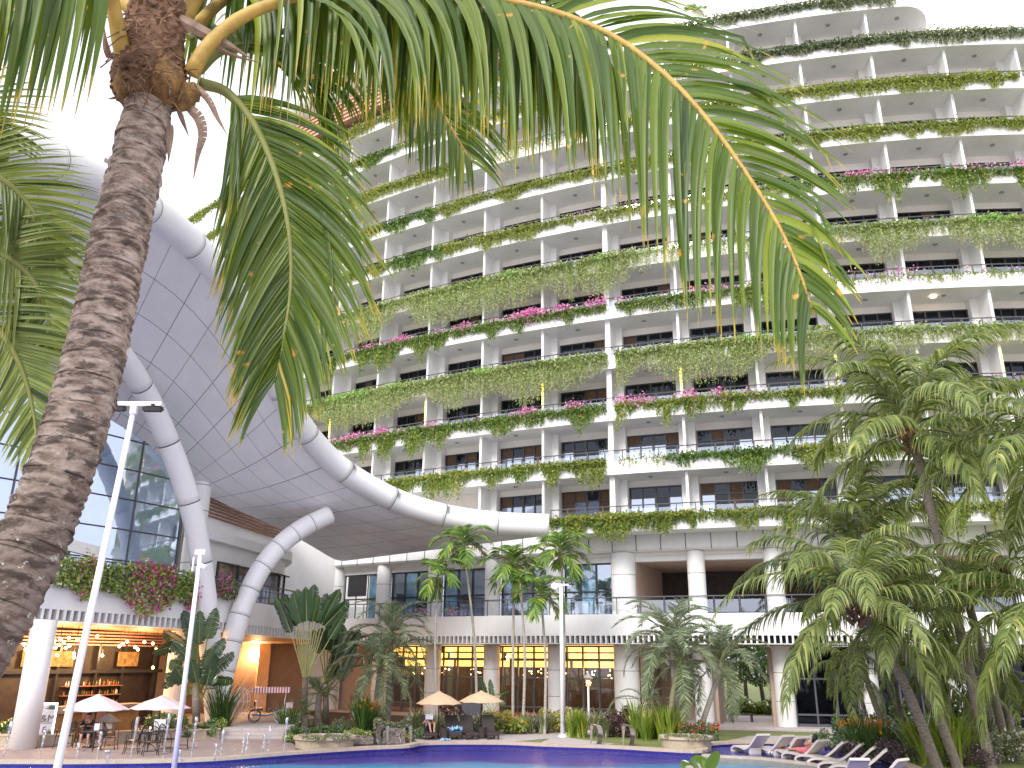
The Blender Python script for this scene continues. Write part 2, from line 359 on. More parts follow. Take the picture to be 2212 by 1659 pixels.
def leaves(rng, C, ln, wd, down=0.0, out=None):
    """rhombic leaf quads about centres C"""
    n = len(C); u = rng.normal(size=(n, 3)); u[:, 2] -= down
    if out is not None: u += out
    u /= np.linalg.norm(u, axis=1)[:, None] + 1e-9
    t = rng.normal(size=(n, 3)); v = np.cross(u, t); v /= np.linalg.norm(v, axis=1)[:, None] + 1e-9
    L = (np.asarray(ln) * rng.uniform(.7, 1.3, n))[:, None]; W = (np.asarray(wd) * rng.uniform(.7, 1.3, n))[:, None]
    return np.stack([C - u * L * .5, C + v * W * .5, C + u * L * .5, C - v * W * .5], 1)
class Path:
    """plan curve; off > 0 is away from the viewer"""
    def __init__(s, pts):
        s.p = np.array(pts, float); d = np.linalg.norm(np.diff(s.p, axis=0), axis=1); s.s = np.concatenate([[0], np.cumsum(d)]); s.L = s.s[-1]
    def pos(s, t, off=0.0):
        t = np.asarray(t, float); x = np.interp(t, s.s, s.p[:, 0]); y = np.interp(t, s.s, s.p[:, 1])
        e = .6; x1 = np.interp(t + e, s.s, s.p[:, 0]); y1 = np.interp(t + e, s.s, s.p[:, 1]); x0 = np.interp(t - e, s.s, s.p[:, 0]); y0 = np.interp(t - e, s.s, s.p[:, 1])
        tx, ty = x1 - x0, y1 - y0; l = np.hypot(tx, ty) + 1e-9; tx, ty = tx / l, ty / l
        return x - ty * off, y + tx * off
    def P(s, t, off, z):
        x, y = s.pos(t, off); return Vector((float(x), float(y), z))
    def ang(s, t):
        x1, y1 = s.pos(t + .5); x0, y0 = s.pos(t - .5); return math.atan2(float(y1 - y0), float(x1 - x0))
    def s_at_px(s, u, v):
        """arc length where the plan ray through a photo column meets the curve"""
        d = ray(u, v); k = d.x / d.y
        f = s.p[:, 0] - k * s.p[:, 1]
        i = np.where(np.sign(f[:-1]) != np.sign(f[1:]))[0]
        if len(i) == 0: return s.s[0] if f[0] > 0 else s.s[-1]
        i = i[-1] if len(i) else 0; t = f[i] / (f[i] - f[i + 1]); return s.s[i] + t * (s.s[i + 1] - s.s[i])
def extrude(mb, path, t0, t1, prof, step=1.2, mi=0, dz=None, close=True, mis=None):
    n = max(2, int(round((t1 - t0) / step)) + 1); ts = np.linspace(t0, t1, n); k = len(prof); i0 = len(mb.v)
    for t in ts:
        z0 = dz(t) if dz else 0
        for off, z in prof: p = path.P(t, off, z + z0); mb.v.append(tuple(p))
    for a in range(n - 1):
        for j in range(k if close else k - 1):
            q = (j + 1) % k; mb.face((i0 + a * k + j, i0 + (a + 1) * k + j, i0 + (a + 1) * k + q, i0 + a * k + q), mis[j] if mis else mi)
    if close:
        mb.face(tuple(i0 + j for j in range(k)), mi); mb.face(tuple(i0 + (n - 1) * k + j for j in range(k))[::-1], mi)
def spline(pts, n=40):
    """Catmull-Rom through points of any dimension"""
    P = np.array(pts, float); P = np.vstack([2 * P[0] - P[1], P, 2 * P[-1] - P[-2]]); out = []
    m_ = len(P) - 3
    for q in np.linspace(0, m_ - 1e-6, n):
        i = int(q); t = q - i; a, b, c, d = P[i:i + 4]
        out.append(.5 * (2 * b + (c - a) * t + (2 * a - 5 * b + 4 * c - d) * t * t + (3 * b - a - 3 * c + d) * t ** 3))
    return np.array(out)

# ------------------------------------------------------------------ plan curves of the buildings
def proj(p):
    q = Vector(p) - CAMP; wz = q.dot(FW); return CX + FPX * q.dot(RT) / wz, CY - FPX * q.dot(UP) / wz
TX = np.arange(-52, 52, .4)
TW = Path([(x, 56.1 - .48 * x + .0064 * x * x) for x in TX])          # tower front
def s_col(path, u, z, off=0.0):
    ts = np.linspace(0, path.L, 900); best = None
    us = [proj(path.P(t, off, z))[0] for t in ts[::6]]
    return float(np.interp(u, us, ts[::6]))
H = 3.65; RAILZ = [16.85 + H * (9 - k) for k in range(11)]; RAILZ[10] = 13.15; DZ = RAILZ[0] - 49.25   # 0 = roof terrace ... 10 = lowest tower balcony
SJ = s_col(TW, 1317, RAILZ[9]); BAY = 4.85
BAYS = list(range(-9, 8))
def sb(i): return SJ + i * BAY
S0, S1 = sb(-9), sb(8)

# ================================================================== HOTEL TOWER
tower = thing('hotel_tower', 'curved white hotel tower with eleven tiers of planted balconies', 'hotel building', loc=(6.5, 60, 0))
for o_ in (tower,): o_.location = (0, 0, 0)
mb = MB(); extrude(mb, TW, S0, S1, [(2.5, 10.2), (2.5, 48.5), (9, 48.5), (9, 10.2)], 2.4); mb.build('back_wall', M['white_warm'], tower)
E0 = s_col(TW, 1950, 48)                                               # right end of the top floor
for k, z in enumerate(RAILZ):
    a, b = S0, S1
    if k == 0: b = E0
    if k == 10: a = s_col(TW, 1185, 12.5)
    mb = MB(); pr = [(0, z - .80), (-.03, z - 1.0), (0, z - 1.70), (2.52, z - 1.70), (2.52, z - 1.12), (.5, z - 1.12), (.5, z - .80)]
    extrude(mb, TW, a, b, pr, 1.2)
    if k == 0:                                                         # rounded nose of the top slab
        c = TW.P(E0, 3.0, 0)
        n = 14; an = TW.ang(E0)
        ring = []
        for j in range(n + 1):
            th = -math.pi / 2 + math.pi * j / n
            dx, dy = 2.4 * math.cos(th), 3.0 * math.sin(th)
            ring.append((c.x + dx * math.cos(an) - dy * math.sin(an), c.y + dx * math.sin(an) + dy * math.cos(an)))
        for j in range(n):
            (x0, y0), (x1, y1) = ring[j], ring[j + 1]
            mb.quad((x0, y0, z - 1.7), (x1, y1, z - 1.7), (x1, y1, z - .8), (x0, y0, z - .8))
        mb.poly([(x, y, z - 1.7) for x, y in ring][::-1]); mb.poly([(x, y, z - .8) for x, y in ring])
    mb.build('balcony_slab', M['white'], tower)
    # railing: handrail, posts, glass sheets
    mb = MB(); ts = np.arange(a, b + .01, 1.2)
    mb.tube([TW.P(t, .42, z) for t in np.arange(a, b + .01, .6)], .04, 6)
    for t in ts: mb.box(TW.P(t, .42, z - .41), (.05, .05, .80), TW.ang(t))
    rl = mb.build('balcony_railing', M['rail'], tower)
    mb = MB()
    for t0, t1 in zip(ts[:-1], ts[1:]):
        p, q = TW.P(t0 + .07, .42, 0), TW.P(t1 - .07, .42, 0)
        mb.quad((p.x, p.y, z - .8), (q.x, q.y, z - .8), (q.x, q.y, z - .2), (p.x, p.y, z - .2))
    mb.build('glass_panel', M['rglass'], rl)
# divider walls, pilasters, windows, ceiling lights; the big ones one by one, the far upper ones gathered
rngw = random.Random(4)
rest_div, rest_lamp, rest_win = MB(), MB(), MB()
def divider(mb, i, k):
    z0, z1 = RAILZ[k] - 1.12, RAILZ[k] + H - 1.70 - .003
    if k == 10: z1 = RAILZ[9] - 1.703
    t = sb(i); wd = .34 if i == 0 else .17
    c = TW.P(t, 1.45, (z0 + z1) / 2); mb.box(c, (wd, 2.1, z1 - z0), TW.ang(t))
    for sg in (-1, 1):
        c = TW.P(t + sg * (.32 if i else .40), 2.2, (z0 + z1) / 2); mb.box(c, (.46, .6, z1 - z0 - .004), TW.ang(t))
def lamp(mb, i, k):
    p = TW.P(sb(i) + BAY * .5, 1.15, RAILZ[k] + H - 1.70); mb.lathe([(.16, -.05), (.16, 0)], p, 10)
def window(i, k, parent):
    t0, t1 = sb(i) + .66, sb(i + 1) - .60; z0 = RAILZ[k] - 1.1; z1 = RAILZ[k] + 1.42
    if k == 10: z1 = RAILZ[9] - 1.7 - .45
    P = lambda t, z, o: TW.P(t, o, z)
    mb = MB(); ang = TW.ang((t0 + t1) / 2); wid = t1 - t0; ztr = z1 - .72
    cols = [0, .25, .5, .75, 1]
    for f in cols:
        t = t0 + wid * f; mb.box(P(t, (z0 + z1) / 2, 2.44), (.09 if f != .5 else .15, .13, z1 - z0), ang)
    for zz in (z1 - .04, ztr, z0 + .04): mb.box(P((t0 + t1) / 2, zz, 2.45), (wid, .10, .09), ang)
    fr = mb.build('window', M['frame'], parent) if parent else mb
    mp = MB() if parent else None
    bl = [rngw.random() < (.34 if k >= 9 else .09) for _ in range(4)]; up = rngw.random() < .5
    for c in range(4):
        a, b = t0 + wid * cols[c], t0 + wid * cols[c + 1]
        for (za, zb, hi) in ((z0, ztr, 0), (ztr, z1, 1)):
            mi = 0
            if bl[c] and (hi or rngw.random() < .25): mi = 1
            elif not hi and k >= 9 and rngw.random() < .75: mi = 2
            q = [P(a, za, 2.47), P(b, za, 2.47), P(b, zb, 2.47), P(a, zb, 2.47)]
            if mp: mp.quad(*q, mi=mi)
            else: mb.quad(*q, mi=0)
    if mp: mp.build('pane', [M['pane'], M['blind'], M['pane_sky']], fr)
for k in range(11):
    for i in BAYS:
        if k == 0 : 
            if sb(i) < E0 - 1: pass
            continue
        big = k >= 5
        if k == 10 and i < -2: continue
        if big and i >= -8:
            m1 = MB(); divider(m1, i, k); m1.build('divider_wall', M['white'], tower)
            m1 = MB(); lamp(m1, i, k); m1.build('ceiling_light', M['grey'], tower)
            if i < 7: window(i, k, tower)
        else:
            if k == 1 and sb(i) > E0 - 2: continue
            divider(rest_div, i, k); lamp(rest_lamp, i, k)
            if i < 7:
                mbs = rest_win; sv = window
                t0, t1 = sb(i) + .66, sb(i + 1) - .60
                z0, z1 = RAILZ[k] - 1.1, RAILZ[k] + 1.42
                a, b = TW.P(t0, 2.46, 0), TW.P(t1, 2.46, 0)
                rest_win.quad((a.x, a.y, z0), (b.x, b.y, z0), (b.x, b.y, z1), (a.x, a.y, z1))
tag(rest_div.build('divider_wall', M['white'], tower), kind='stuff'); tag(rest_lamp.build('ceiling_light', M['grey'], tower), kind='stuff')
tag(rest_win.build('window', M['pane'], tower), kind='stuff')
# downlights that are on
for u, v, k in ((2030, 500, 6), (1715, 645, 7), (790, 797, 8), (738, 419, 2)):
    s = s_col(TW, u, RAILZ[k] - 1.7); mb = MB(); mb.lathe([(.17, -.08), (.17, -.052)], TW.P(s, 1.2, RAILZ[k] - 1.7), 10); mb.build('lit_downlight', M['spot'], tower)
# yellow bulb strips down the divider edges
for i, k in ((-7, 8), (-5, 8), (-3, 8), (-1, 8), (1, 8), (3, 8), (5, 8)):
    mb = MB()
    for q in range(8): mb.ball(TW.P(sb(i), .34, RAILZ[k] + .12 + q * .20), .048, n=6)
    mb.build('bulb_strip', M['led'], tower)
for k in range(2, 11):                                                  # unlit strips
    mb = MB()
    for i in BAYS:
        if (i + k) % 2 == 0 and k != 8:
            for q in range(14): mb.ball(TW.P(sb(i), .37, RAILZ[k] + .0 + q * .13), .035, n=4)
    mb.build('bulb_strip', M['grey'], tower)
# top floor behind the roof terrace on the right, penthouse with louvres on the left
SPH = s_col(TW, 1088, DZ + 53)
mb = MB(); extrude(mb, TW, SPH + 1, E0 - .5, [(3.2, DZ + 48.12), (3.2, DZ + 52.6), (12, DZ + 52.6), (12, DZ + 48.12)], 2.4); mb.build('top_wall', M['white_warm'], tower)
mb = MB(); extrude(mb, TW, S0, SPH, [(1.9, DZ + 48.13), (1.9, DZ + 51.0), (12, DZ + 51.0), (12, DZ + 48.13)], 2.4); mb.build('penthouse_glass', M['blueglass'], tower)
mb = MB()
for t in np.arange(S0, SPH, 1.3): mb.box(TW.P(t, 1.86, DZ + 49.5), (.07, .08, 2.9), TW.ang(t))
mb.build('glass_mullion', M['rail'], tower)
mb = MB(); extrude(mb, TW, S0, SPH - .2, [(1.4, DZ + 51.0), (1.4, DZ + 53.7), (8, DZ + 53.7), (8, DZ + 51.0)], 2.4); mb.build('louvre_backing', M['wood'], tower)
mb = MB()
for q in range(6): extrude(mb, TW, S0, SPH, [(1.0, DZ + 51.15 + q * .44), (1.0, DZ + 51.37 + q * .44), (1.45, DZ + 51.37 + q * .44), (1.45, DZ + 51.15 + q * .44)], 2.4)
mb.build('louvre', M['louvre'], tower)
mb = MB()
for q in range(8): mb.box(TW.P(SPH + .15, 4.4, DZ + 50.35 + q * .44), (.3, 7.0, .22), TW.ang(SPH))
mb.build('louvre', M['louvre'], tower)
mb = MB(); mb.box(TW.P(SPH - 1.2, 4.5, DZ + 49.7), (3.4, 4.8, 2.6), TW.ang(SPH)); mb.build('pink_wall', M['pinkwall'], tower)
mb = MB(); extrude(mb, TW, S0, SPH + 3, [(.9, DZ + 53.75), (-.3, DZ + 54.6), (-.5, DZ + 55.3), (.2, DZ + 56.2), (3, DZ + 57.2), (12, DZ + 58), (12, DZ + 53.75)], 1.6); mb.build('penthouse_roof', M['white'], tower, True)

# ------------------------------------------------------------------ podium of the tower
PODL = s_col(TW, 735, 9.5, 2.5)
CW = []
for i in range(-5, 8):
    R = .80 if i == 0 else .56
    c = TW.P(sb(i), 2.55, 0); mb = MB(); prof = []; mi = []
    zs = [0, 1.55, 3.25, 4.68] if True else []
    z = 0; lv = [1.5, 3.1, 4.66, 6.0, 7.5, 9.0, 10.42]
    for a in lv:
        prof += [(R, z), (R, a - .03)]; mi += [0, 1]; prof += [(R - .02, a - .03), (R - .02, a)]; mi += [1, 1]; z = a
    mb.lathe(prof, c, 28, mi[:len(prof) - 1]); mb.build('column', [M['white'], M['seam']], tower, False)
def fas(path, mbf, mbs, mbd, a, b, dz=None, base=4.66):
    extrude(mbf, path, a, b, [(.3, base + .5), (.3, base + 1.78), (.55, base + 1.78), (.55, base + 1.5), (4.2, base + 1.5), (4.2, base + .62), (.9, base + .62), (.9, base + .5)], 1.2, dz=dz)
    extrude(mbd, path, a, b, [(.9, base + .02), (.9, base + .6), (1.0, base + .6), (1.0, base + .02)], 1.2, dz=dz)  # near-black sheet: shade of the void behind the slats, put into colour
    extrude(mbs, path, a, b, [(.28, base), (.28, base + .045), (.9, base + .045), (.9, base)], 1.2, dz=dz)
    for t in np.arange(a + .1, b, .335):
        z0 = dz(t) if dz else 0
        mbs.box(path.P(t, .56, base + .28 + z0), (.11, .52, .44), path.ang(t))
f1, f2, f3 = MB(), MB(), MB(); fas(TW, f1, f2, f3, PODL - .6, S1)
f1.build('terrace_fascia', M['white'], tower); f2.build('slat_screen', M['white'], tower); f3.build('slat_shade_sheet', M['dark'], tower)
mb = MB(); extrude(mb, TW, PODL, S1, [(1.0, 4.665), (5.5, 4.665), (5.5, 4.85), (1.0, 4.85)], 2.4); mb.build('ground_floor_ceiling', M['beige'], tower)
mb = MB(); ts = np.arange(PODL, S1, 1.5); zr = 7.45
mb.tube([TW.P(t, .5, zr) for t in np.arange(PODL, S1, .6)], .04, 6)
for t in ts: mb.box(TW.P(t, .5, 6.93), (.05, .05, 1.0), TW.ang(t))
rl = mb.build('terrace_railing', M['rail'], tower)
mb = MB()
for t0, t1 in zip(ts[:-1], ts[1:]):
    p, q = TW.P(t0 + .06, .5, 0), TW.P(t1 - .06, .5, 0); mb.quad((p.x, p.y, 6.5), (q.x, q.y, 6.5), (q.x, q.y, 7.25), (p.x, p.y, 7.25))
mb.build('glass_panel', M['rglass'], rl)
mb = MB(); extrude(mb, TW, PODL, S1, [(1.9, 10.42), (1.75, 10.55), (1.75, 12.1), (4.5, 12.1), (4.5, 10.42)], 1.3)
mb.build('panel_fascia', M['white'], tower)
mb = MB()
for t in np.arange(PODL + .8, S1, 1.62): mb.box(TW.P(t, 1.80, 11.25), (.05, .15, 1.6), TW.ang(t))
mb.build('panel_joint', M['seam'], tower)
mb = MB(); extrude(mb, TW, PODL, S1, [(2.7, 9.85), (2.7, 10.42), (3.2, 10.42), (3.2, 9.85)], 2.4); mb.build('lintel_beam', M['white'], tower)
# upper podium windows: bays -5..-1 glazed, the bays right of the joint are open decks
def podwin(i, z0, z1, mats, ncol, zt, nm, off, door=False, cove=False):
    t0, t1 = sb(i) + (.80 if i == 0 else .56), sb(i + 1) - (.80 if i == -1 else .56); mb = MB(); an = TW.ang((t0 + t1) / 2); wd = t1 - t0
    for j in range(ncol + 1):
        f = j / ncol; mb.box(TW.P(t0 + .05 + (wd - .1) * f, off, (z0 + z1) / 2), (.10, .14, z1 - z0), an)
    for zz in [z0 + .05, z1 - .05] + zt: mb.box(TW.P((t0 + t1) / 2, off, zz), (wd, .11, .10), an)
    fr = mb.build(nm, M['frame'] if not cove else M['rail'], tower)
    return fr, t0, t1
for i in range(-5, 0):
    if i == -5:
        mb = MB(); mb.box(TW.P(sb(i) + 1.9, 2.9, 8.1), (2.4, .2, 4.4), TW.ang(sb(i) + 2)); mb.build('infill_wall', M['white'], tower)
        mb = MB(); mb.box(TW.P(sb(i) + 1.9, 2.78, 9.0), (1.9, .06, 1.5), TW.ang(sb(i) + 2)); mb.build('vent_grille', M['black'], tower)
    fr, t0, t1 = podwin(i, 6.2, 9.85, None, 3, [8.0], 'upper_window', 2.85)
    mb = MB()
    for c in range(3):
        a, b = t0 + (t1 - t0) * c / 3, t0 + (t1 - t0) * (c + 1) / 3
        mb.quad(TW.P(a, 2.88, 6.2), TW.P(b, 2.88, 6.2), TW.P(b, 2.88, 9.85), TW.P(a, 2.88, 9.85), mi=(1 if (c + i) % 3 else 0))
    mb.build('pane', [darkglass('curtained_glass%d' % i, (.11, .25, .36), .20), M['pane_sky']], fr)
# open deck behind bays 0.. : dark back, side wall, ceiling
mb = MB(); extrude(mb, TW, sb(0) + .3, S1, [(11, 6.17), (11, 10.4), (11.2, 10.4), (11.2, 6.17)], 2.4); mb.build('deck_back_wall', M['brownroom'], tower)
mb = MB(); extrude(mb, TW, sb(0) + .3, S1, [(3.2, 9.9), (11, 9.9), (11, 10.3), (3.2, 10.3)], 2.4); mb.build('deck_ceiling', M['beige'], tower)
mb = MB(); extrude(mb, TW, PODL, S1, [(4.2, 5.6), (11, 5.6), (11, 6.15), (4.2, 6.15)], 2.4); mb.build('deck_floor', M['path'], tower)
mb = MB(); mb.box(TW.P(sb(0) + .7, 7, 8), (.3, 8, 4), TW.ang(sb(0))); mb.build('deck_side_wall', M['beige'], tower)
# ground floor: lit glazed rooms in bays -4..-1
for i in range(-4, 0):
    fr, t0, t1 = podwin(i, .15, 4.6, None, 3, [.75, 2.55, 3.75], 'lobby_window', 3.0, cove=True)
    mb = MB(); mb.quad(TW.P(t0, 3.02, .15), TW.P(t1, 3.02, .15), TW.P(t1, 3.02, 4.6), TW.P(t0, 3.02, 4.6)); mb.build('pane', glassmat('lobby_glass%d' % i, (.8, .9, 1), .07), fr)
    mb = MB()
    for j in range(3): mb.box(TW.P((t0 + t1) / 2, 3.7 + j * .85, 4.42 - j * .50), (t1 - t0 + .6, .16, .40), TW.ang((t0 + t1) / 2))
    mb.build('light_cove', M['cove'], tower)
    mb = MB(); rr = random.Random(i)
    for j in range(16): mb.ball(TW.P(rr.uniform(t0 + .3, t1 - .3), rr.uniform(4.8, 6.5), rr.uniform(2.5, 3.1)), .045, n=5)
    mb.build('chandelier', M['bulb'], tower)
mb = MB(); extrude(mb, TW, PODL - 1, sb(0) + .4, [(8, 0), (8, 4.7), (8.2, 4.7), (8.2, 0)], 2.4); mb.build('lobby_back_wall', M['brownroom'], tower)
mb = MB(); extrude(mb, TW, PODL - 1, sb(0) + .4, [(3.1, .02), (8, .02), (8, .12), (3.1, .12)], 2.4); mb.build('lobby_floor', M['wood'], tower)
mb = MB(); extrude(mb, TW, PODL - 2.5, sb(-4) - .3, [(3.3, .02), (3.3, 4.66), (3.6, 4.66), (3.6, .02)], 1.2); mb.build('corner_room_wall', M['beige'], tower)
# recess bay 0, passage bay 1, dark glazing beyond
mb = MB(); mb.box(TW.P(sb(0) + 1.1, 5, 2.3), (.4, 4.5, 4.6), TW.ang(sb(0))); mb.box(TW.P(sb(0) + 3.0, 7.0, 2.3), (3.8, .2, 4.6), TW.ang(sb(0) + 2)); mb.box(TW.P(sb(1) + .6, 5.2, 2.3), (.5, 4.5, 4.6), TW.ang(sb(1))); mb.box(TW.P(sb(2) - .55, 5.2, 2.3), (.5, 4.5, 4.6), TW.ang(sb(2)))
mb.build('passage_wall', M['beige'], tower)
for i in range(2, 7):
    fr, t0, t1 = podwin(i, .15, 4.6, None, 3, [.75, 2.75], 'ground_window', 3.0, cove=True)
    mb = MB(); mb.quad(TW.P(t0, 3.02, .15), TW.P(t1, 3.02, .15), TW.P(t1, 3.02, 4.6), TW.P(t0, 3.02, 4.6)); mb.build('pane', M['pane'], fr)
mb = MB(); extrude(mb, TW, PODL - 1, S1, [(1.2, -.1), (1.2, .10), (12, .10), (12, -.1)], 2.4); mb.build('plinth', M['path'], tower)

# ================================================================== LEFT WING (bar below, glass hall above)
cornerxy = TW.pos(PODL - .5)
lw = [az_r(-150, 1330, 41.0), az_r(-30, 1332, 41.8), az_r(78, 1336, 42.6), az_r(213, 1348, 44.0), az_r(347, 1359, 46), az_r(477, 1369, 48.8), az_r(553, 1375, 51.5), az_r(636, 1383, 55.5), az_r(700, 1388, 59.5), (float(cornerxy[0]), float(cornerxy[1]))]
LW = Path(spline(lw, 120))
def ldz(t): return .60 * (1 - t / LW.L)
wing = thing('bar_wing', 'low white wing with open bar below and glass hall above', 'building')
f1, f2, f3 = MB(), MB(), MB(); fas(LW, f1, f2, f3, 0, LW.L, ldz)
f1.build('terrace_fascia', M['white'], wing); f2.build('slat_screen', M['white'], wing); f3.build('slat_shade_sheet', M['dark'], wing)
mb = MB(); extrude(mb, LW, 0, LW.L, [(1.0, 4.665), (9, 4.665), (9, 4.85), (1.0, 4.85)], 1.5, dz=ldz); mb.build('bar_ceiling', M['ceil_wood'], wing)
mb = MB(); mb.tube([LW.P(t, .5, 7.5 + ldz(t)) for t in np.arange(0, LW.L, .8)], .04, 6)
for t in np.arange(0, LW.L, 1.5): mb.box(LW.P(t, .5, 6.98 + ldz(t)), (.05, .05, 1.0), LW.ang(t))
rl = mb.build('terrace_railing', M['rail'], wing)
SG = s_col(LW, 385, 9, 2.5); SCN = s_col(LW, 733, 9, 2.9)
mb = MB(); tt = np.arange(SG + 3, LW.L, 1.5)
for t0, t1 in zip(tt[:-1], tt[1:]):
    p, q = LW.P(t0 + .06, .5, 0), LW.P(t1 - .06, .5, 0); zz = ldz(t0); mb.quad((p.x, p.y, 6.5 + zz), (q.x, q.y, 6.5 + zz), (q.x, q.y, 7.3 + zz), (p.x, p.y, 7.3 + zz))
mb.build('glass_panel', M['rglass'], rl)
# big white column at the bar, one by the glass hall
c = at_z(48, 1618, 0); mb = MB(); mb.lathe([(.52, 0), (.52, 5.2)], c, 28); mb.build('column', M['white'], wing, True)
pc = at_r(428, 1100, 50.2); mb = MB(); prof, mi, z = [], [], 0
for a in np.arange(1.4, 14.5, 1.45):
    prof += [(.58, z), (.58, a - .04), (.565, a - .04), (.565, a)]; mi += [0, 1, 1, 1]; z = a
mb.lathe(prof, (pc.x, pc.y, 0), 24, mi); mb.build('column', [M['white'], M['seam']], wing)
# glass hall: line set back from the fascia
GOFF = 2.6
def gtop(t):                                                           # follows the canopy soffit
    return 15.9 - 2.9 * (t / SG)
mb = MB(); n = 26; ts = np.linspace(0, SG, n)
for t0, t1 in zip(ts[:-1], ts[1:]): mb.quad(LW.P(t0, GOFF, 6.1), LW.P(t1, GOFF, 6.1), LW.P(t1, GOFF, gtop(t1) + 1.2), LW.P(t0, GOFF, gtop(t0) + 1.2))
gh = mb.build('glass_curtain_wall', M['bigglass'], wing)
mb = MB()
for zz in (8.35, 9.9, 11.45, 13.0, 14.55): mb.tube([LW.P(t, GOFF - .03, zz) for t in np.linspace(0, SG, 14)], .035, 4)
for t in np.arange(SG - .02, 0, -3.3): mb.tube([LW.P(t, GOFF - .03, 6.1), LW.P(t, GOFF - .03, gtop(t) + 1)], .05, 4)
mb.tube([LW.P(SG, GOFF - .03, 6.1), LW.P(SG, GOFF - .03, gtop(SG) + 1)], .09, 4)
mb.build('mullion', M['seam'], gh)
sB = s_col(LW, 228, 9, GOFF)
mb = MB(); extrude(mb, LW, 0, sB, [(GOFF - .14, 8.3), (GOFF - .14, 8.85), (GOFF - .02, 8.85), (GOFF - .02, 8.3)], 1.5, dz=lambda t: .9 * (1 - t / sB)); mb.build('white_band', M['white'], gh)
# white wall, windows and brown louvres right of the glass hall
mb = MB(); extrude(mb, LW, SG + .2, LW.L + .5, [(3.0, 6.15), (3.0, 13.4), (6, 13.4), (6, 6.15)], 1.2); mb.build('upper_wall', M['white'], wing)
mb = MB(); extrude(mb, LW, SG + 1.0, LW.L, [(2.55, 9.75), (2.55, 10.35), (3.02, 10.35), (3.02, 9.75)], 1.2, dz=lambda t: .5 * (1 - (t - SG) / (LW.L - SG))); mb.build('wall_ledge', M['white'], wing)
mb = MB()
for q in range(10): extrude(mb, LW, SG + 1.2, LW.L - 1.0, [(2.9, 11.0 + q * .2), (2.9, 11.1 + q * .2), (3.02, 11.1 + q * .2), (3.02, 11.0 + q * .2)], 1.6, dz=lambda t: .6 * (1 - (t - SG) / (LW.L - SG)))
mb.build('brown_louvre', M['wood'], wing)
sw0, sw1 = s_col(LW, 462, 7.5, 3.0), s_col(LW, 720, 7.5, 3.0)
nw = 7
for j in range(nw):
    a, b = sw0 + (sw1 - sw0) * j / nw, sw0 + (sw1 - sw0) * (j + 1) / nw; zt = 9.1 - .2 * (j / nw)
    mb = MB(); an = LW.ang((a + b) / 2)
    for t in (a + .05, b - .05): mb.box(LW.P(t, 2.94, (6.3 + zt) / 2), (.1, .12, zt - 6.3), an)
    for zz in (6.35, 7.75, zt - .05): mb.box(LW.P((a + b) / 2, 2.94, zz), (b - a - .1, .1, .09), an)
    fr = mb.build('hall_window', M['frame'], wing)
    mb = MB(); mb.quad(LW.P(a, 2.96, 6.3), LW.P(b, 2.96, 6.3), LW.P(b, 2.96, zt), LW.P(a, 2.96, zt)); mb.build('pane', darkglass('hall_glass%d' % j, (.17, .11, .06), .06), fr)
a_, b_ = LW.P(LW.L, 2.9, 0), TW.P(PODL + .3, 2.9, 0); mb = MB(); mb.poly([(a_.x, a_.y, 0), (b_.x, b_.y, 0), (b_.x, b_.y, 13.4), (a_.x, a_.y, 13.4)]); e_ = Vector((1.5, 3, 0)); mb.poly([(a_.x + 1.5, a_.y + 3, 13.4), (b_.x + 1.5, b_.y + 3, 13.4), (b_.x, b_.y, 13.4), (a_.x, a_.y, 13.4)])
mb.build('corner_wall', M['white'], wing)
# ---- bar under the fascia
sb0, sb1 = 0.0, s_col(LW, 342, 3, 6.5)
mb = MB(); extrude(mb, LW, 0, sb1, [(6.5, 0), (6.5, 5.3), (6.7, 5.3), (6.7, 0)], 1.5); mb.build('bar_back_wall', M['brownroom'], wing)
mb = MB()
for zz in (3.1, 3.0, 2.2): pass
for q in range(5): extrude(mb, LW, 0, sb1, [(6.25, 4.25 + q * .16), (6.25, 4.33 + q * .16), (6.5, 4.33 + q * .16), (6.5, 4.25 + q * .16)], 2)
mb.build('bulkhead_slat', M['louvre'], wing)
mb = MB()
for u in (120, 205, 262, 332):
    t = s_col(LW, u, 2.5, 6.3); mb.box(LW.P(t, 6.35, 2.2), (.12, .2, 4.3), LW.ang(t))
extrude(mb, LW, 0, sb1, [(6.2, 2.85), (6.2, 3.02), (6.5, 3.02), (6.5, 2.85)], 2); mb.build('shopfront_frame', M['frame'], wing)
sa, sz = s_col(LW, 132, 2, 6.3), s_col(LW, 255, 2, 6.3)
for zz in (1.25, 1.75, 2.2):
    mb = MB(); extrude(mb, LW, sa, sz, [(6.0, zz), (6.0, zz + .04), (6.45, zz + .04), (6.45, zz)], 2); sh = mb.build('back_bar_shelf', M['wood'], wing)
    mb = MB(); rr = random.Random(int(zz * 100))
    for t in np.arange(sa + .1, sz - .1, .16):
        if rr.random() < .8:
            h = rr.uniform(.18, .34); p = LW.P(t, 6.1 + rr.uniform(0, .15), zz + .05); mb.lathe([(.035, 0), (.038, h * .6), (.014, h * .75), (.014, h)], p, 6, mi=rr.choice([0, 0, 1, 2]))
    tag(mb.build('bottle_row', [mat('amber_bottle', (.30, .14, .04), .15), mat('clear_bottle', (.6, .6, .58), .1), mat('green_bottle', (.04, .10, .04), .15)], sh), kind='stuff')
M['mural'] = mat('amber_mural', (.22, .12, .04), .7, .9, 5, emis=(1, .5, .15), es=.07)
for u0, u1 in ((48, 92), (98, 160), (255, 300)):
    mb = MB(); a, b = s_col(LW, u0, 3.6, 6.2), s_col(LW, u1, 3.6, 6.2); mb.quad(LW.P(a, 6.22, 3.2), LW.P(b, 6.22, 3.2), LW.P(b, 6.22, 3.95), LW.P(a, 6.22, 3.95)); mb.build('lit_mural', M['mural'], wing)
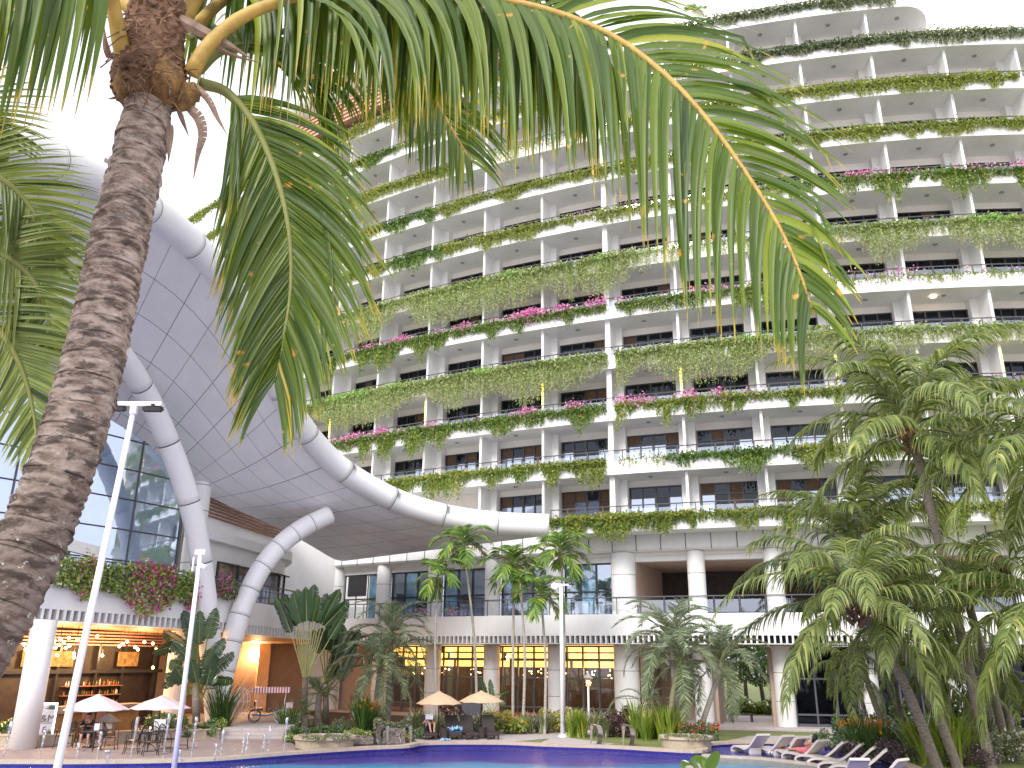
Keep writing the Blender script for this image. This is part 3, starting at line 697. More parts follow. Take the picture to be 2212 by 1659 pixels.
mb = MB(); extrude(mb, LW, sb1, s_col(LW, 420, 3, 5), [(5.4, 0), (5.4, 4.9), (5.7, 4.9), (5.7, 0)], 1.5); mb.build('side_wall', M['warmwall'], wing)
# counter
s2, s3 = s_col(LW, 115, 1, 2.3), s_col(LW, 300, 1, 2.3)
mb = MB(); extrude(mb, LW, s2, s3, [(2.3, .05), (2.3, 1.2), (3.1, 1.2), (3.1, .05)], 1.5); cnt = mb.build('bar_counter', mat('mustard_counter_panel', (.34, .18, .06), .5, .2, 3), wing)
mb = MB(); extrude(mb, LW, s2 - .2, s3 + .3, [(2.05, 1.2), (2.05, 1.48), (3.2, 1.48), (3.2, 1.2)], 1.5); mb.build('counter_top', mat('counter_stone', (.34, .24, .18), .5), cnt)
# pendant bulbs (lit) and the lamps that light the bar
rr = random.Random(7)
bulbs = [(167, 1382), (210, 1374), (131, 1380), (138, 1387), (149, 1378), (118, 1384), (182, 1378), (275, 1386), (265, 1391), (312, 1387), (258, 1396), (292, 1398), (120, 1399), (142, 1400), (150, 1395), (124, 1415), (160, 1412), (221, 1416), (330, 1390), (337, 1403), (330, 1442), (160, 1420), (52, 1392), (56, 1402), (128, 1393), (298, 1403)]
for u, v in bulbs:
    p = at_r(u, v, 43 + rr.uniform(2.5, 5.0) + u * .006); mb = MB(); mb.ball(p, .075, n=8)
    b = mb.build('pendant_bulb', M['bulb'], wing)
    mb = MB(); mb.tube([p + Vector((0, 0, .07)), Vector((p.x, p.y, max(5.2, p.z + .2)))], .008, 4); mb.build('cord', M['black'], b)
def plight(name, p, e, r=.25, col=(1, .62, .30)):
    l = bpy.data.lights.new(name, 'POINT'); l.energy = e; l.shadow_soft_size = r; l.color = col
    o = bpy.data.objects.new(name, l); COL.objects.link(o); o.location = p; return o
for u, e in ((40, 200), (140, 260), (230, 240), (320, 200)):
    t = s_col(LW, u, 4, 4.0); plight('bar_lamp', LW.P(t, 4.6, 3.9), e)
# ---- entry hall between bar and tower: walls, lit slatted screen, stair flank
sE = s_col(LW, 440, 3, 7)
mb = MB(); extrude(mb, LW, sE - 2, LW.L + 3, [(9.0, 0), (9.0, 4.9), (9.2, 4.9), (9.2, 0)], 1.5); mb.build('entry_back_wall', M['beige'], wing)
for u0, u1 in ((490, 515), (553, 600)):
    a, b = s_col(LW, u0, 3.4, 5.0), s_col(LW, u1, 3.4, 5.0); mb = MB()
    for q in range(12):
        zz = 2.45 + q * .17; lo = b if True else b
        mb.quad(LW.P(a, 5.0, zz), LW.P(b, 5.0, zz), LW.P(b, 5.0, zz + .10), LW.P(a, 5.0, zz + .10))
    mb.build('lit_slat_screen', M['cove'], wing)
mb = MB()
for u, wd in ((538, .9), (643, .55), (500, .3)):
    t = s_col(LW, u, 2.5, 5.5); mb.box(LW.P(t, 5.5 if u != 643 else 3.0, 2.4), (wd, .8, 4.8), LW.ang(t))
mb.build('entry_pillar', M['warmwall'], wing)
a, b = s_col(LW, 480, 2.0, 7.2), s_col(LW, 610, 2.4, 7.2)
mb = MB(); mb.poly([LW.P(a, 7.4, .9), LW.P(b, 7.4, 1.8), LW.P(b, 7.4, 2.9), LW.P(a, 7.4, 2.0)]); mb.poly([LW.P(a, 7.7, .9), LW.P(a, 7.7, 2.0), LW.P(b, 7.7, 2.9), LW.P(b, 7.7, 1.8)]); mb.quad(LW.P(a, 7.4, 2.0), LW.P(b, 7.4, 2.9), LW.P(b, 7.7, 2.9), LW.P(a, 7.7, 2.0)); mb.build('stair_flank', mat('stair_plaster', (.42, .36, .34), .8), wing)
for u, e in ((500, 260), (580, 260), (690, 120)):
    t = s_col(LW, u, 3.5, 6); plight('entry_lamp', LW.P(t, 3.6, 3.9), e)
for i in (-4, -3, -2, -1): plight('lobby_lamp', TW.P(sb(i) + 2.4, 5.4, 3.0), 70)

# ================================================================== CANOPY
canopy = thing('swooping_canopy', 'swooping white metal canopy with rounded tube edge on curved struts', 'canopy')
TUBE = [(1186, 1135, 52.6), (1090, 1131, 52.7), (1000, 1121, 52.6), (930, 1106, 52.2), (860, 1083, 51.6), (785, 1045, 50.5), (720, 1000, 49.3), (660, 935, 47.6), (612, 860, 45.6), (575, 780, 43.6), (535, 690, 41.4), (480, 605, 39.2), (420, 535, 37.2), (350, 475, 35.2), (285, 430, 33.2), (215, 392, 31.2), (130, 352, 29), (40, 318, 27), (-80, 280, 25), (-260, 240, 23)]
tp = spline([tuple(at_r(*q)) for q in TUBE], 150)
mb = MB(); RB = .72; seam = {}
d = np.cumsum(np.concatenate([[0], np.linalg.norm(np.diff(tp, axis=0), axis=1)])); pts = []; nxt = 2.6; k = 0
sam = np.arange(0, d[-1], .35); pl = np.stack([np.interp(sam, d, tp[:, j]) for j in range(3)], 1)
fine = []; rr_ = []
for q, p in enumerate(pl):
    fine.append(p); rr_.append(RB)
    if q % 10 == 9 and q < len(pl) - 1:
        for fz, rz in ((.06, RB), (.08, RB - .02), (.16, RB - .02), (.18, RB)):
            fine.append(p + (pl[q + 1] - p) * fz); rr_.append(rz)
        seam[len(fine) - 3] = 1; seam[len(fine) - 2] = 1; seam[len(fine) - 4] = 1
mb.tube(fine, rr_, 24, seam=seam); mb.build('edge_tube', [M['tube'], M['seam']], canopy, True)
INN = [(742, 1212, 63.0), (720, 1207, 61.8), (660, 1172, 58.2), (600, 1140, 55.0), (520, 1105, 52.2), (440, 1066, 50.6), (390, 1036, 49.6), (310, 985, 48.6), (230, 940, 47.6), (120, 885, 46.4), (0, 830, 45.2), (-150, 770, 44.0), (-300, 720, 43)]
ip = spline([tuple(at_r(*q)) for q in INN], 61)
to = np.linspace(0, len(tp) - 1, 61).astype(int)
# soffit surface between tube and wall line, upper skin .9 m above
tb = tp[to]; mb = MB(); NV = 12
t_in = np.linspace(0, 1, 61)
tri = []
ip2 = np.stack([np.interp(np.linspace(0, 1, 61) ** .85, np.linspace(0, 1, 61), ip[:, j]) for j in range(3)], 1)
def sof(a, v):
    A, B = tb[a] + np.array([0, 0, -.62]), ip2[a]; p = A * (1 - v) + B * v; p = p.copy(); p[2] -= .25 * math.sin(math.pi * v) * min(1, a / 20); return p
for a in range(60):
    for b in range(NV):
        v0, v1 = b / NV, (b + 1) / NV
        mb.quad(sof(a, v0), sof(a + 1, v0), sof(a + 1, v1), sof(a, v1), uv=[(a / 60, v0), ((a + 1) / 60, v0), ((a + 1) / 60, v1), (a / 60, v1)])
mb.build('soffit', M['panel'], canopy, True)
mb = MB()
for a in range(60):
    for b in range(NV):
        v0, v1 = b / NV, (b + 1) / NV; up_ = lambda p, v: p + np.array([0, 0, 1.1 + .9 * math.sin(math.pi * v)])
        mb.quad(up_(sof(a, v0), v0), up_(sof(a, v1), v1), up_(sof(a + 1, v1), v1), up_(sof(a + 1, v0), v0))
mb.build('roof_skin', M['tube'], canopy, True)
def strut(px, r0=.56, nseg=6):
    pp = spline([tuple(at_r(*q)) for q in px], 60); mb = MB(); fine, rr_, seam = [], [], {}
    for q, p in enumerate(pp):
        fine.append(p); rr_.append(r0)
        if q % 6 == 5 and q < 58:
            for fz, rz in ((.10, r0), (.12, r0 - .015), (.2, r0 - .015), (.22, r0)): fine.append(p + (pp[q + 1] - p) * fz); rr_.append(rz)
            for z_ in (2, 3, 4): seam[len(fine) - z_] = 1
    mb.tube(fine, rr_, 20, seam=seam); mb.build('strut', [M['tube'], M['seam']], canopy, True)
strut([(468, 1565, 48.5), (462, 1480, 48.3), (452, 1370, 48.0), (438, 1240, 47.4), (418, 1120, 46.6), (385, 1010, 45.6), (335, 890, 44.2), (278, 790, 42.0), (205, 705, 39.4), (120, 640, 36.6), (20, 580, 33.6), (-60, 540, 31)])
strut([(464, 1570, 49.0), (478, 1480, 49.1), (500, 1390, 49.3), (525, 1310, 49.5), (560, 1235, 49.8), (605, 1178, 50.2), (655, 1140, 50.7), (712, 1112, 51.2)])
# flat roof ledge seen above the canopy on the left
mb = MB(); p = at_r(78, 306, 52); q = at_r(224, 352, 52); dd = q - p
zz = p.z; 
for off in (0,):
    mb.quad(p, q, q + Vector((0, 6, 1.2)), p + Vector((0, 6, 1.2))); mb.quad(p + Vector((0, 0, .45)), q + Vector((0, 0, .45)), q, p); mb.quad(p + Vector((0, 0, .45)), p + Vector((0, 6, 1.65)), q + Vector((0, 6, 1.65)), q + Vector((0, 0, .45)))
mb.tube([q + Vector((-.2, .3, 0)), q + Vector((-.2, .3, -2.4))], .09, 6); mb.tube([p + dd * .62 + Vector((0, .3, 0)), p + dd * .62 + Vector((0, .3, -3.5))], .09, 6)
mb.build('roof_ledge', M['white'], canopy)

# ================================================================== GROUND AND POOL
def gpt(u, v, z=0.0):
    p = at_z(u, v, z); return (p.x, p.y)
far = [gpt(*q) for q in [(-260, 1650), (0, 1647), (200, 1647), (439, 1642), (638, 1627), (795, 1617), (880, 1613), (927, 1606.5), (1082, 1606), (1180, 1610), (1330, 1615), (1431, 1621), (1520, 1623.5), (1536, 1608), (1640, 1604), (1760, 1609), (1850, 1621), (1912, 1640), (1962, 1660), (2010, 1692), (2030, 1730)]]
far = [tuple(p) for p in spline(far, 90)]
near = [(16, 21), (10, 17), (0, 15.5), (-14, 15.5), (-26, 19), (-31, 27)]
pool = far + near
def fill(outer, holes, z, mi_name, mt, name, kind='structure'):
    bm = bmesh.new(); es = []
    for loop in [outer] + holes:
        vs = [bm.verts.new((x, y, z)) for x, y in loop]
        es += [bm.edges.new((vs[i], vs[(i + 1) % len(vs)])) for i in range(len(vs))]
    bmesh.ops.triangle_fill(bm, use_beauty=True, use_dissolve=False, edges=es)
    for f in bm.faces:
        if f.normal.z < 0: f.normal_flip()
    me = bpy.data.meshes.new(name); bm.to_mesh(me); bm.free()
    return tag(link(name, me, None, [mt]), kind=kind)
big = [(-400, -60), (400, -60), (400, 700), (-400, 700)]
fill([(-40, -30), (40, -30), (40, 14.5), (-40, 14.5)], [], .012, 0, M['path'], 'bounce_deck')  # unseen pale sheet, added to bounce light up to the soffits
M['lawn'] = mat('lawn_grass', (.14, .17, .05), .95, .3, .9, col2=(.24, .27, .08), detail=10)
fill(big, [pool], 0, 0, M['lawn'], 'ground')
def offs(poly, dd):
    P = np.array(poly); t = np.gradient(P, axis=0); t /= np.linalg.norm(t, axis=1)[:, None]; return [tuple(p) for p in P + np.stack([-t[:, 1], t[:, 0]], 1) * dd]
# coping: raised sandstone edge along the far side
ob = offs(far, .42); ib = offs(far, -.06); mb = MB()
for i in range(len(far) - 1):
    a, b, c, d_ = ib[i], ib[i + 1], ob[i + 1], ob[i]; f = lambda p, z: (p[0], p[1], z)
    mb.quad(f(a, .07), f(b, .07), f(c, .07), f(d_, .07)); mb.quad(f(a, -.05), f(b, -.05), f(b, .07), f(a, .07)); mb.quad(f(d_, .07), f(c, .07), f(c, -.02), f(d_, -.02))
tag(mb.build('pool_coping', M['coping']), kind='structure')
M['tile'] = mat('cobalt_mosaic', (.02, .015, .22), .25, .4, 9, col2=(.06, .04, .42))
mb = MB(); L_ = pool + [pool[0]]
for a, b in zip(L_[:-1], L_[1:]): mb.quad((a[0], a[1], -.34), (b[0], b[1], -.34), (b[0], b[1], -.01), (a[0], a[1], -.01))
tag(mb.build('pool_wall', M['tile']), kind='structure')
# pool floor mosaic: cobalt margin, turquoise sweeps, violet-red patches
mt, t, p = newmat('pool_mosaic'); n = t.nodes; Lk = t.links.new
tc = n.new('ShaderNodeTexCoord'); mp = n.new('ShaderNodeMapping'); mp.inputs['Scale'].default_value = (.09, .22, 1)
wv = n.new('ShaderNodeTexNoise'); wv.inputs['Scale'].default_value = 1.0; wv.inputs['Detail'].default_value = 3.0; wv.inputs['Distortion'].default_value = .6
Lk(tc.outputs['Object'], mp.inputs[0]); Lk(mp.outputs[0], wv.inputs['Vector'])
sp = n.new('ShaderNodeSeparateXYZ'); Lk(tc.outputs['Object'], sp.inputs[0])
gx = n.new('ShaderNodeMath'); gx.operation = 'MULTIPLY_ADD'; gx.inputs[1].default_value = -.16; Lk(sp.outputs[0], gx.inputs[0]); Lk(sp.outputs[1], gx.inputs[2])   # y - .16 x
gn = n.new('ShaderNodeMath'); gn.operation = 'MULTIPLY_ADD'; gn.inputs[1].default_value = 9.0; Lk(wv.outputs['Fac'], gn.inputs[0]); Lk(gx.outputs[0], gn.inputs[2])
mr = n.new('ShaderNodeMapRange'); mr.inputs[1].default_value = 36.0; mr.inputs[2].default_value = 50.0; Lk(gn.outputs[0], mr.inputs[0])
cr = n.new('ShaderNodeValToRGB'); e = cr.color_ramp.elements
for ps, c in ((.02, (.06, .04, .40)), (.10, (.16, .08, .40)), (.16, (.12, .42, .62)), (.34, (.18, .58, .74)), (.40, (.12, .42, .66)), (.45, (.20, .08, .40)), (.52, (.11, .05, .44)), (.62, (.05, .035, .40)), (.8, (.04, .03, .36))):
    el = e.new(ps); el.color = (*c, 1)
e.remove(e[0]); e.remove(e[-1]); Lk(mr.outputs[0], cr.inputs[0])
n2 = n.new('ShaderNodeTexNoise'); n2.inputs['Scale'].default_value = 14; Lk(tc.outputs['Object'], n2.inputs['Vector'])
ml = n.new('ShaderNodeMix'); ml.data_type = 'RGBA'; ml.blend_type = 'OVERLAY'; ml.inputs[0].default_value = .5
Lk(cr.outputs[0], ml.inputs[6]); Lk(n2.outputs['Fac'], ml.inputs[7]); Lk(ml.outputs[2], p.inputs['Base Color']); p.inputs['Roughness'].default_value = .4
fill(pool, [], -.34, 0, mt, 'pool_floor')
# water
wt, t, p = newmat('pool_water'); n = t.nodes; n.remove(p); Lk = t.links.new
tr = n.new('ShaderNodeBsdfTransparent'); tr.inputs[0].default_value = (.82, .90, 1, 1); gl = n.new('ShaderNodeBsdfGlossy'); gl.inputs['Roughness'].default_value = .03
fr = n.new('ShaderNodeFresnel'); fr.inputs[0].default_value = 1.33
tc = n.new('ShaderNodeTexCoord'); mp = n.new('ShaderNodeMapping'); mp.inputs['Scale'].default_value = (1, 1.6, 1)
nz = n.new('ShaderNodeTexNoise'); nz.inputs['Scale'].default_value = 2.2; nz.inputs['Detail'].default_value = 5; bp = n.new('ShaderNodeBump'); bp.inputs['Strength'].default_value = .8; bp.inputs['Distance'].default_value = .08
Lk(tc.outputs['Object'], mp.inputs[0]); Lk(mp.outputs[0], nz.inputs['Vector']); Lk(nz.outputs['Fac'], bp.inputs['Height']); Lk(bp.outputs[0], gl.inputs['Normal']); Lk(bp.outputs[0], fr.inputs['Normal'])
ms = n.new('ShaderNodeMath'); ms.operation = 'MULTIPLY'; ms.inputs[1].default_value = .55; Lk(fr.outputs[0], ms.inputs[0])
mx = n.new('ShaderNodeMixShader'); Lk(ms.outputs[0], mx.inputs[0]); Lk(tr.outputs[0], mx.inputs[1]); Lk(gl.outputs[0], mx.inputs[2]); Lk(mx.outputs[0], n['Material Output'].inputs[0])
fill(pool, [], -.12, 0, wt, 'pool_water')
# tanning ledge under the white loungers, with its low outer curb
led_o = [gpt(*q) for q in [(1522, 1626), (1563, 1629), (1640, 1633), (1720, 1641), (1800, 1652), (1880, 1668), (1950, 1690)]]
led_o = [tuple(p) for p in spline(led_o, 30)]
ledge = led_o + [q for q in far[::-1] if q[0] > led_o[0][0] + .1 and q[1] > led_o[-1][1]]
M['ledge'] = mat('violet_ledge_mosaic', (.10, .07, .40), .3, .35, 8, col2=(.30, .25, .62))
fill(ledge, [], -.17, 0, M['ledge'], 'pool_ledge')
mb = MB(); oo = offs(led_o, .0); ii = offs(led_o, -.30)
for i in range(len(led_o) - 1):
    a, b, c, d_ = ii[i], ii[i + 1], oo[i + 1], oo[i]; mb.quad(f(a, -.03), f(b, -.03), f(c, -.03), f(d_, -.03)); mb.quad(f(a, -.34), f(b, -.34), f(b, -.03), f(a, -.03)); mb.quad(f(d_, -.03), f(c, -.03), f(c, -.2), f(d_, -.2))
tag(mb.build('ledge_curb', M['coping']), kind='structure')
# pale paving: terrace on the left, path behind the loungers, path on the right
left_deck = [gpt(*q) for q in [(-260, 1646), (0, 1643.5), (200, 1643.5), (439, 1638.5), (636, 1624), (640, 1612), (618, 1598), (600, 1583), (600, 1574), (470, 1574), (430, 1596), (300, 1592), (-260, 1596)]]
def sheet(poly, z, mt, name): return fill(poly, [], z, 0, mt, name)
sheet(left_deck, .012, M['paving'], 'paving')
bar_floor = [tuple(map(float, LW.pos(t, .2))) for t in np.linspace(0, LW.L, 20)] + [tuple(map(float, LW.pos(t, 9.5))) for t in np.linspace(LW.L, 0, 20)]
sheet(bar_floor, .03, M['path'], 'bar_floor')
pth = [gpt(*q) for q in [(905, 1604.5), (985, 1603.5), (1090, 1603.5), (1140, 1600), (1290, 1587), (1420, 1583), (1560, 1577), (1780, 1583), (1850, 1592), (1850, 1572), (1560, 1566), (1300, 1576), (1050, 1577), (960, 1580), (880, 1590)]]
sheet(pth, .012, M['path'], 'path')
rp = [gpt(*q) for q in [(2115, 1611), (2230, 1624), (2330, 1640), (2330, 1622), (2180, 1604), (2112, 1605)]]
sheet(rp, .012, M['path'], 'path')
rd = [gpt(*q) for q in [(1560, 1603), (1640, 1600), (1760, 1605), (1850, 1615), (1890, 1622), (1870, 1600), (1790, 1590), (1620, 1590)]]
sheet(rd, .016, M['path'], 'sun_deck')
pad = [gpt(*q) for q in [(1165, 1606), (1190, 1596), (1225, 1594), (1330, 1608), (1290, 1612), (1190, 1609)]]
sheet(pad, .02, M['path'], 'lamp_pad')
beds = [[(560, 1590), (640, 1618), (860, 1612), (900, 1600), (870, 1588), (960, 1577), (1300, 1573), (1480, 1566), (1560, 1562), (1560, 1530), (700, 1530), (600, 1560)], [(1800, 1592), (1870, 1615), (1990, 1632), (2100, 1612), (2300, 1612), (2300, 1550), (1790, 1570)]]
for b in beds: sheet([gpt(*q) for q in b], .006, M['soil'], 'planting_soil')
# steps to the entry
mb = MB(); A, B = gpt(470, 1597), gpt(618, 1597)
A, B = Vector((*A, 0)), Vector((*B, 0)); dn = Vector((-(B - A).y, (B - A).x, 0)).normalized()
for q in range(3):
    a, b = A + dn * q * .45, B + dn * q * .45; z0, z1 = q * .15, q * .15 + .15
    mb.quad(a + Vector((0, 0, z0)), b + Vector((0, 0, z0)), b + Vector((0, 0, z1)), a + Vector((0, 0, z1)))
    ln = .45 if q < 2 else 9
    c, d_ = b + dn * ln, a + dn * ln; mb.quad(a + Vector((0, 0, z1)), b + Vector((0, 0, z1)), c + Vector((0, 0, z1)), d_ + Vector((0, 0, z1)))
tag(mb.build('entry_steps', M['path']), kind='structure')
ENTZ = .45

# ================================================================== HANGING GARDENS ON THE BALCONIES
def noise1(rng, n, per):
    k = max(2, int(n / per) + 2); a = rng.random(k); return np.interp(np.linspace(0, k - 1, n), np.arange(k), a)
def vines(name, label, group, rowz, path, segs, seed, off0=0.0, ztop=-.78):
    """segs: (s0, s1, style, density, pink)"""
    rng = np.random.default_rng(seed); Q, RN, MI = [], [], []; QB, RB_ = [], []
    mats = [M['vine_pale'], M['vine_string'], M['vine_dark'], M['vine_olive'], M['vine_grey']]
    for s0, s1, style, dens, pink in segs:
        Ls = s1 - s0
        if Ls <= .2: continue
        # stems per metre, hang length, clump wavelength, leaf size, material
        st, hl, wl, lf, mi = dict(curtain=(52, 2.75, 2.2, .20, 0), clump=(46, 1.75, .95, .20, 2), olive=(42, 1.65, 1.0, .20, 3), fringe=(38, 1.05, .9, .19, 3), bush=(42, .95, 1.2, .23, 4), sparse=(13, .85, .7, .17, 3), dark=(42, 1.25, 1.3, .23, 2), greyc=(26, 1.9, 1.2, .18, 0))[style]
        n = int(Ls * st * dens) + 1; s = np.sort(rng.uniform(s0, s1, n)); f = noise1(rng, n, st * wl * dens)
        if style in ('clump', 'olive', 'dark'): f = np.clip((f - .25) * 1.7, .06, 1.15)
        ln = hl * (.25 + .85 * f) * rng.uniform(.55, 1.1, n)
        # mound over the edge
        mt_n = int(n * 6); ms = rng.uniform(s0, s1, mt_n); mo = rng.normal(-.06, .22, mt_n); keep = rng.random(mt_n) < .35 + .8 * np.interp(ms, s, f)
        big = noise1(rng, 400, 400 / max(2, Ls / 2.5)); bl = np.interp(ms, np.linspace(s0, s1, 400), big)
        mz = rowz + ztop + rng.normal(-.03, .12, mt_n) + bl * .20 * rng.random(mt_n) * (1.6 if style in ('curtain', 'bush', 'dark') else 1)
        x, y = path.pos(ms[keep], off0 + mo[keep]); C = np.stack([x, y, mz[keep]], 1)
        Q.append(leaves(rng, C, lf * 1.1, lf * .62)); v = np.clip(rng.normal(.45, .22, len(C)) + (bl[keep] - .5) * .5, 0, 1)
        if style == 'curtain': v = np.where(bl[keep] > .74, np.clip(v + .35, 0, 1), np.minimum(v, .8))
        RN.append(v); MI.append(np.full(len(C), mi))
        # hanging stems
        for a, L_, ff in zip(s, ln, f):
            m_ = max(2, int(L_ / (lf * .72))); t = (np.arange(m_) + rng.random(m_)) / m_
            ss = a + rng.normal(0, .05) * np.sqrt(t) * 2 + rng.normal(0, .035, m_); oo = off0 - .10 - rng.random() * .22 + rng.normal(0, .04, m_)
            z = rowz + ztop - t * L_; x, y = path.pos(ss, oo); C = np.stack([x, y, z], 1)
            wdt = lf * (.62 if style not in ('curtain', 'greyc') else .42) * (1.15 - .6 * t)
            Q.append(leaves(rng, C, lf * 1.15, wdt, down=1.6)); RN.append(np.clip(rng.normal(.45, .2, m_) + (ff - .5) * .3, 0, 1))
            mm = np.full(m_, mi)
            if style == 'curtain': mm = np.where(t > rng.uniform(.3, .75), 1, 0)
            if style == 'greyc': mm = np.where(rng.random(m_) < .6, 1, 0)
            if style == 'olive' and rng.random() < .35: mm = np.full(m_, 2)
            if style == 'clump' and rng.random() < .35: mm = np.full(m_, 3)
            MI.append(mm)
        if pink > 0:
            nb = int(Ls * 85 * pink); cl = noise1(rng, 300, 300 / max(2, Ls / 1.1)); bs = rng.uniform(s0, s1, nb * 2); cv = np.interp(bs, np.linspace(s0, s1, 300), cl)
            bs = bs[rng.random(nb * 2) < np.clip((cv - .25) * 1.6, .04, 1)]; nb = len(bs); cv = np.interp(bs, np.linspace(s0, s1, 300), cl)
            bz = rowz + ztop + .12 + rng.random(nb) * .55 * cv + rng.normal(0, .1, nb); hang = rng.random(nb) < .22; bz[hang] -= rng.random(hang.sum()) * .9 * cv[hang]
            x, y = path.pos(bs, off0 - .12 + rng.normal(0, .18, nb)); QB.append(leaves(rng, np.stack([x, y, bz], 1), .16, .13)); RB_.append(np.clip(1.05 - cv + rng.normal(0, .2, nb), 0, 1))
            nt_ = int(Ls * 22 * min(1, pink)); bs = rng.uniform(s0, s1, nt_); bz = rowz + ztop + rng.random(nt_) * .5; x, y = path.pos(bs, off0 - .05 + rng.normal(0, .12, nt_))
            Q.append(leaves(rng, np.stack([x, y, bz], 1), .2, .03)); RN.append(rng.random(nt_) * .3); MI.append(np.full(nt_, 1))
    o = quads(name, np.concatenate(Q), np.concatenate(RN), mats, np.concatenate(MI)); tag(o, label, 'trailing plants', group)
    if QB: tag(quads('blossoms', np.concatenate(QB), np.concatenate(RB_), M['blossom'], None, o), kind='stuff')
    return o
ROWS = [
 (0, 'row of grey green bushes trailing over the roof terrace edge', [(400, 1150, 'fringe', 1.2, 0), (1150, 1500, 'bush', .8, 0), (1500, 1930, 'bush', 1.0, 0)]),
 (1, 'row of dark bushes on the balcony tier just under the roof terrace', [(400, 640, 'fringe', 1, 0), (640, 740, 'greyc', .8, 0), (740, 860, 'dark', 1, 0), (860, 1600, 'fringe', .9, 0), (1600, 1960, 'bush', 1.7, 0), (1960, 2260, 'bush', .8, 0)]),
 (2, 'third row of trailing vines from the top, a short olive fringe', [(400, 1000, 'fringe', 1.3, 0), (1000, 1350, 'greyc', .5, 0), (1350, 2200, 'fringe', 1.4, 0)]),
 (3, 'fourth row of trailing vines from the top, with a shaggy dark tuft on its left', [(400, 820, 'fringe', 1.2, 0), (820, 940, 'dark', .8, 0), (940, 2220, 'fringe', 1.4, 0)]),
 (4, 'fifth row of vines from the top, sprinkled with pink bougainvillea at its right end', [(400, 850, 'fringe', 1.3, 0), (850, 960, 'dark', .7, 0), (960, 1240, 'fringe', 1.3, 0), (1240, 1700, 'fringe', .7, .12), (1700, 2240, 'clump', .75, .55)]),
 (5, 'row of long pale vine curtains above the brightest pink blossoms', [(400, 620, 'dark', 1, 0), (620, 780, 'curtain', .7, 0), (780, 1240, 'curtain', 1.0, .03), (1245, 1380, 'curtain', 1.0, .04), (1380, 1700, 'greyc', .8, .08), (1700, 2240, 'curtain', .85, .03)]),
 (6, 'vine row carrying the brightest pink bougainvillea over dark tufts', [(420, 760, 'clump', 1, .1), (760, 1060, 'clump', 1, .8), (1060, 1200, 'clump', 1, 2.0), (1200, 1310, 'clump', 1, .8), (1330, 1790, 'clump', .8, .45), (1790, 2240, 'sparse', .9, .12)]),
 (7, 'thickest curtain of pale green vines hanging across the middle of the tower', [(480, 1312, 'curtain', 1.25, 0), (1330, 1800, 'curtain', 1.1, 0), (1800, 2240, 'curtain', .75, 0)]),
 (8, 'vine row mixing olive tufts with a long band of pink bougainvillea', [(520, 680, 'clump', 1, .3), (680, 1000, 'clump', 1, 1.25), (1000, 1310, 'clump', 1, .75), (1330, 1560, 'olive', .8, .75), (1560, 1800, 'olive', 1.1, .2), (1800, 2240, 'olive', .9, .05)]),
 (9, 'olive vine row with ragged tufts that stops at the rust stained joint', [(640, 1308, 'olive', 1.1, .02), (1340, 1440, 'sparse', .8, 0), (1440, 1720, 'dark', .75, 0), (1720, 2240, 'olive', .8, .05)]),
 (10, 'lowest vine row, a dense olive mat hanging over the white panel band', [(1186, 1500, 'olive', 1.7, .01), (1500, 1640, 'olive', 1.0, .02), (1640, 2240, 'olive', 1.1, .02)]),
]
# tiers counted from the photo: tier k hangs under rail k
for k, label, segs in ROWS:
    z = RAILZ[k]
    sg = []
    for d0, d1, st, dn, pk in segs: sg.append((s_col(TW, d0, z - .9), s_col(TW, d1, z - .9), st, dn, pk))
    vines('trailing_vines', label, 'vine rows on the hotel balconies', z, TW, sg, 50 + k)
# bougainvillea along the bar terrace
def bougain(name, label, s0, s1, seed, mats=None, n=2600, up=.55, dn=1.0, pk=(.15, .9)):
    rng = np.random.default_rng(seed); cl = noise1(rng, 200, 200 / max(2, (s1 - s0) / 1.3)); ss = rng.uniform(s0, s1, n); cv = np.interp(ss, np.linspace(s0, s1, 200), cl)
    h = rng.random(n); z = 6.9 + up * cv * rng.random(n) + rng.normal(0, .2, n); hang = rng.random(n) < .42; z = np.where(hang, 6.7 - dn * (.3 + cv) * rng.random(n) ** 1.4, z)
    x, y = LW.pos(ss, .25 - .45 * rng.random(n)); zz = np.array([ldz(t) for t in ss]); C = np.stack([x, y, z + zz], 1)
    o = quads(name, leaves(rng, C, .20, .14), np.clip(rng.normal(.5, .25, n) + (cv - .5) * .4, 0, 1), M['bush_lime' if mats else 'bush']); 
    f = (ss - s0) / (s1 - s0); pr = pk[0] + (pk[1] - pk[0]) * f; sel = rng.random(n) < pr * .42 * (cv > .35)
    C2 = C[sel] + rng.normal(0, .08, (sel.sum(), 3)) + np.array([-.05, -.12, .05]); C2 = np.concatenate([C2 + rng.normal(0, .07, C2.shape) for _ in range(2)])
    tag(quads('blossoms', leaves(rng, C2, .14, .12), rng.random(len(C2)), M['blossom_hot'], None, o), kind='stuff')
    return tag(o, label, 'bougainvillea', 'bougainvilleas on the bar terrace')
bougain('bougainvillea', 'bougainvillea with few flowers on the terrace edge behind the big leaning trunk', s_col(LW, -60, 6.9), s_col(LW, 60, 6.9), 1, pk=(.1, .1))
bougain('bougainvillea', 'green bougainvillea between the leaning trunk and the floodlight post', s_col(LW, 118, 6.9), s_col(LW, 222, 6.9), 2, True, 1900, pk=(.06, .2))
bougain('bougainvillea', 'bougainvillea full of magenta flowers right of the floodlight post', s_col(LW, 228, 6.9), s_col(LW, 425, 6.9), 3, True, 4200, .75, 1.5, pk=(.25, 1.0))
bougain('bougainvillea', 'small magenta bougainvillea between the two curved canopy struts', s_col(LW, 470, 6.9), s_col(LW, 508, 6.9), 4, None, 420, .4, .3, pk=(.8, .8))
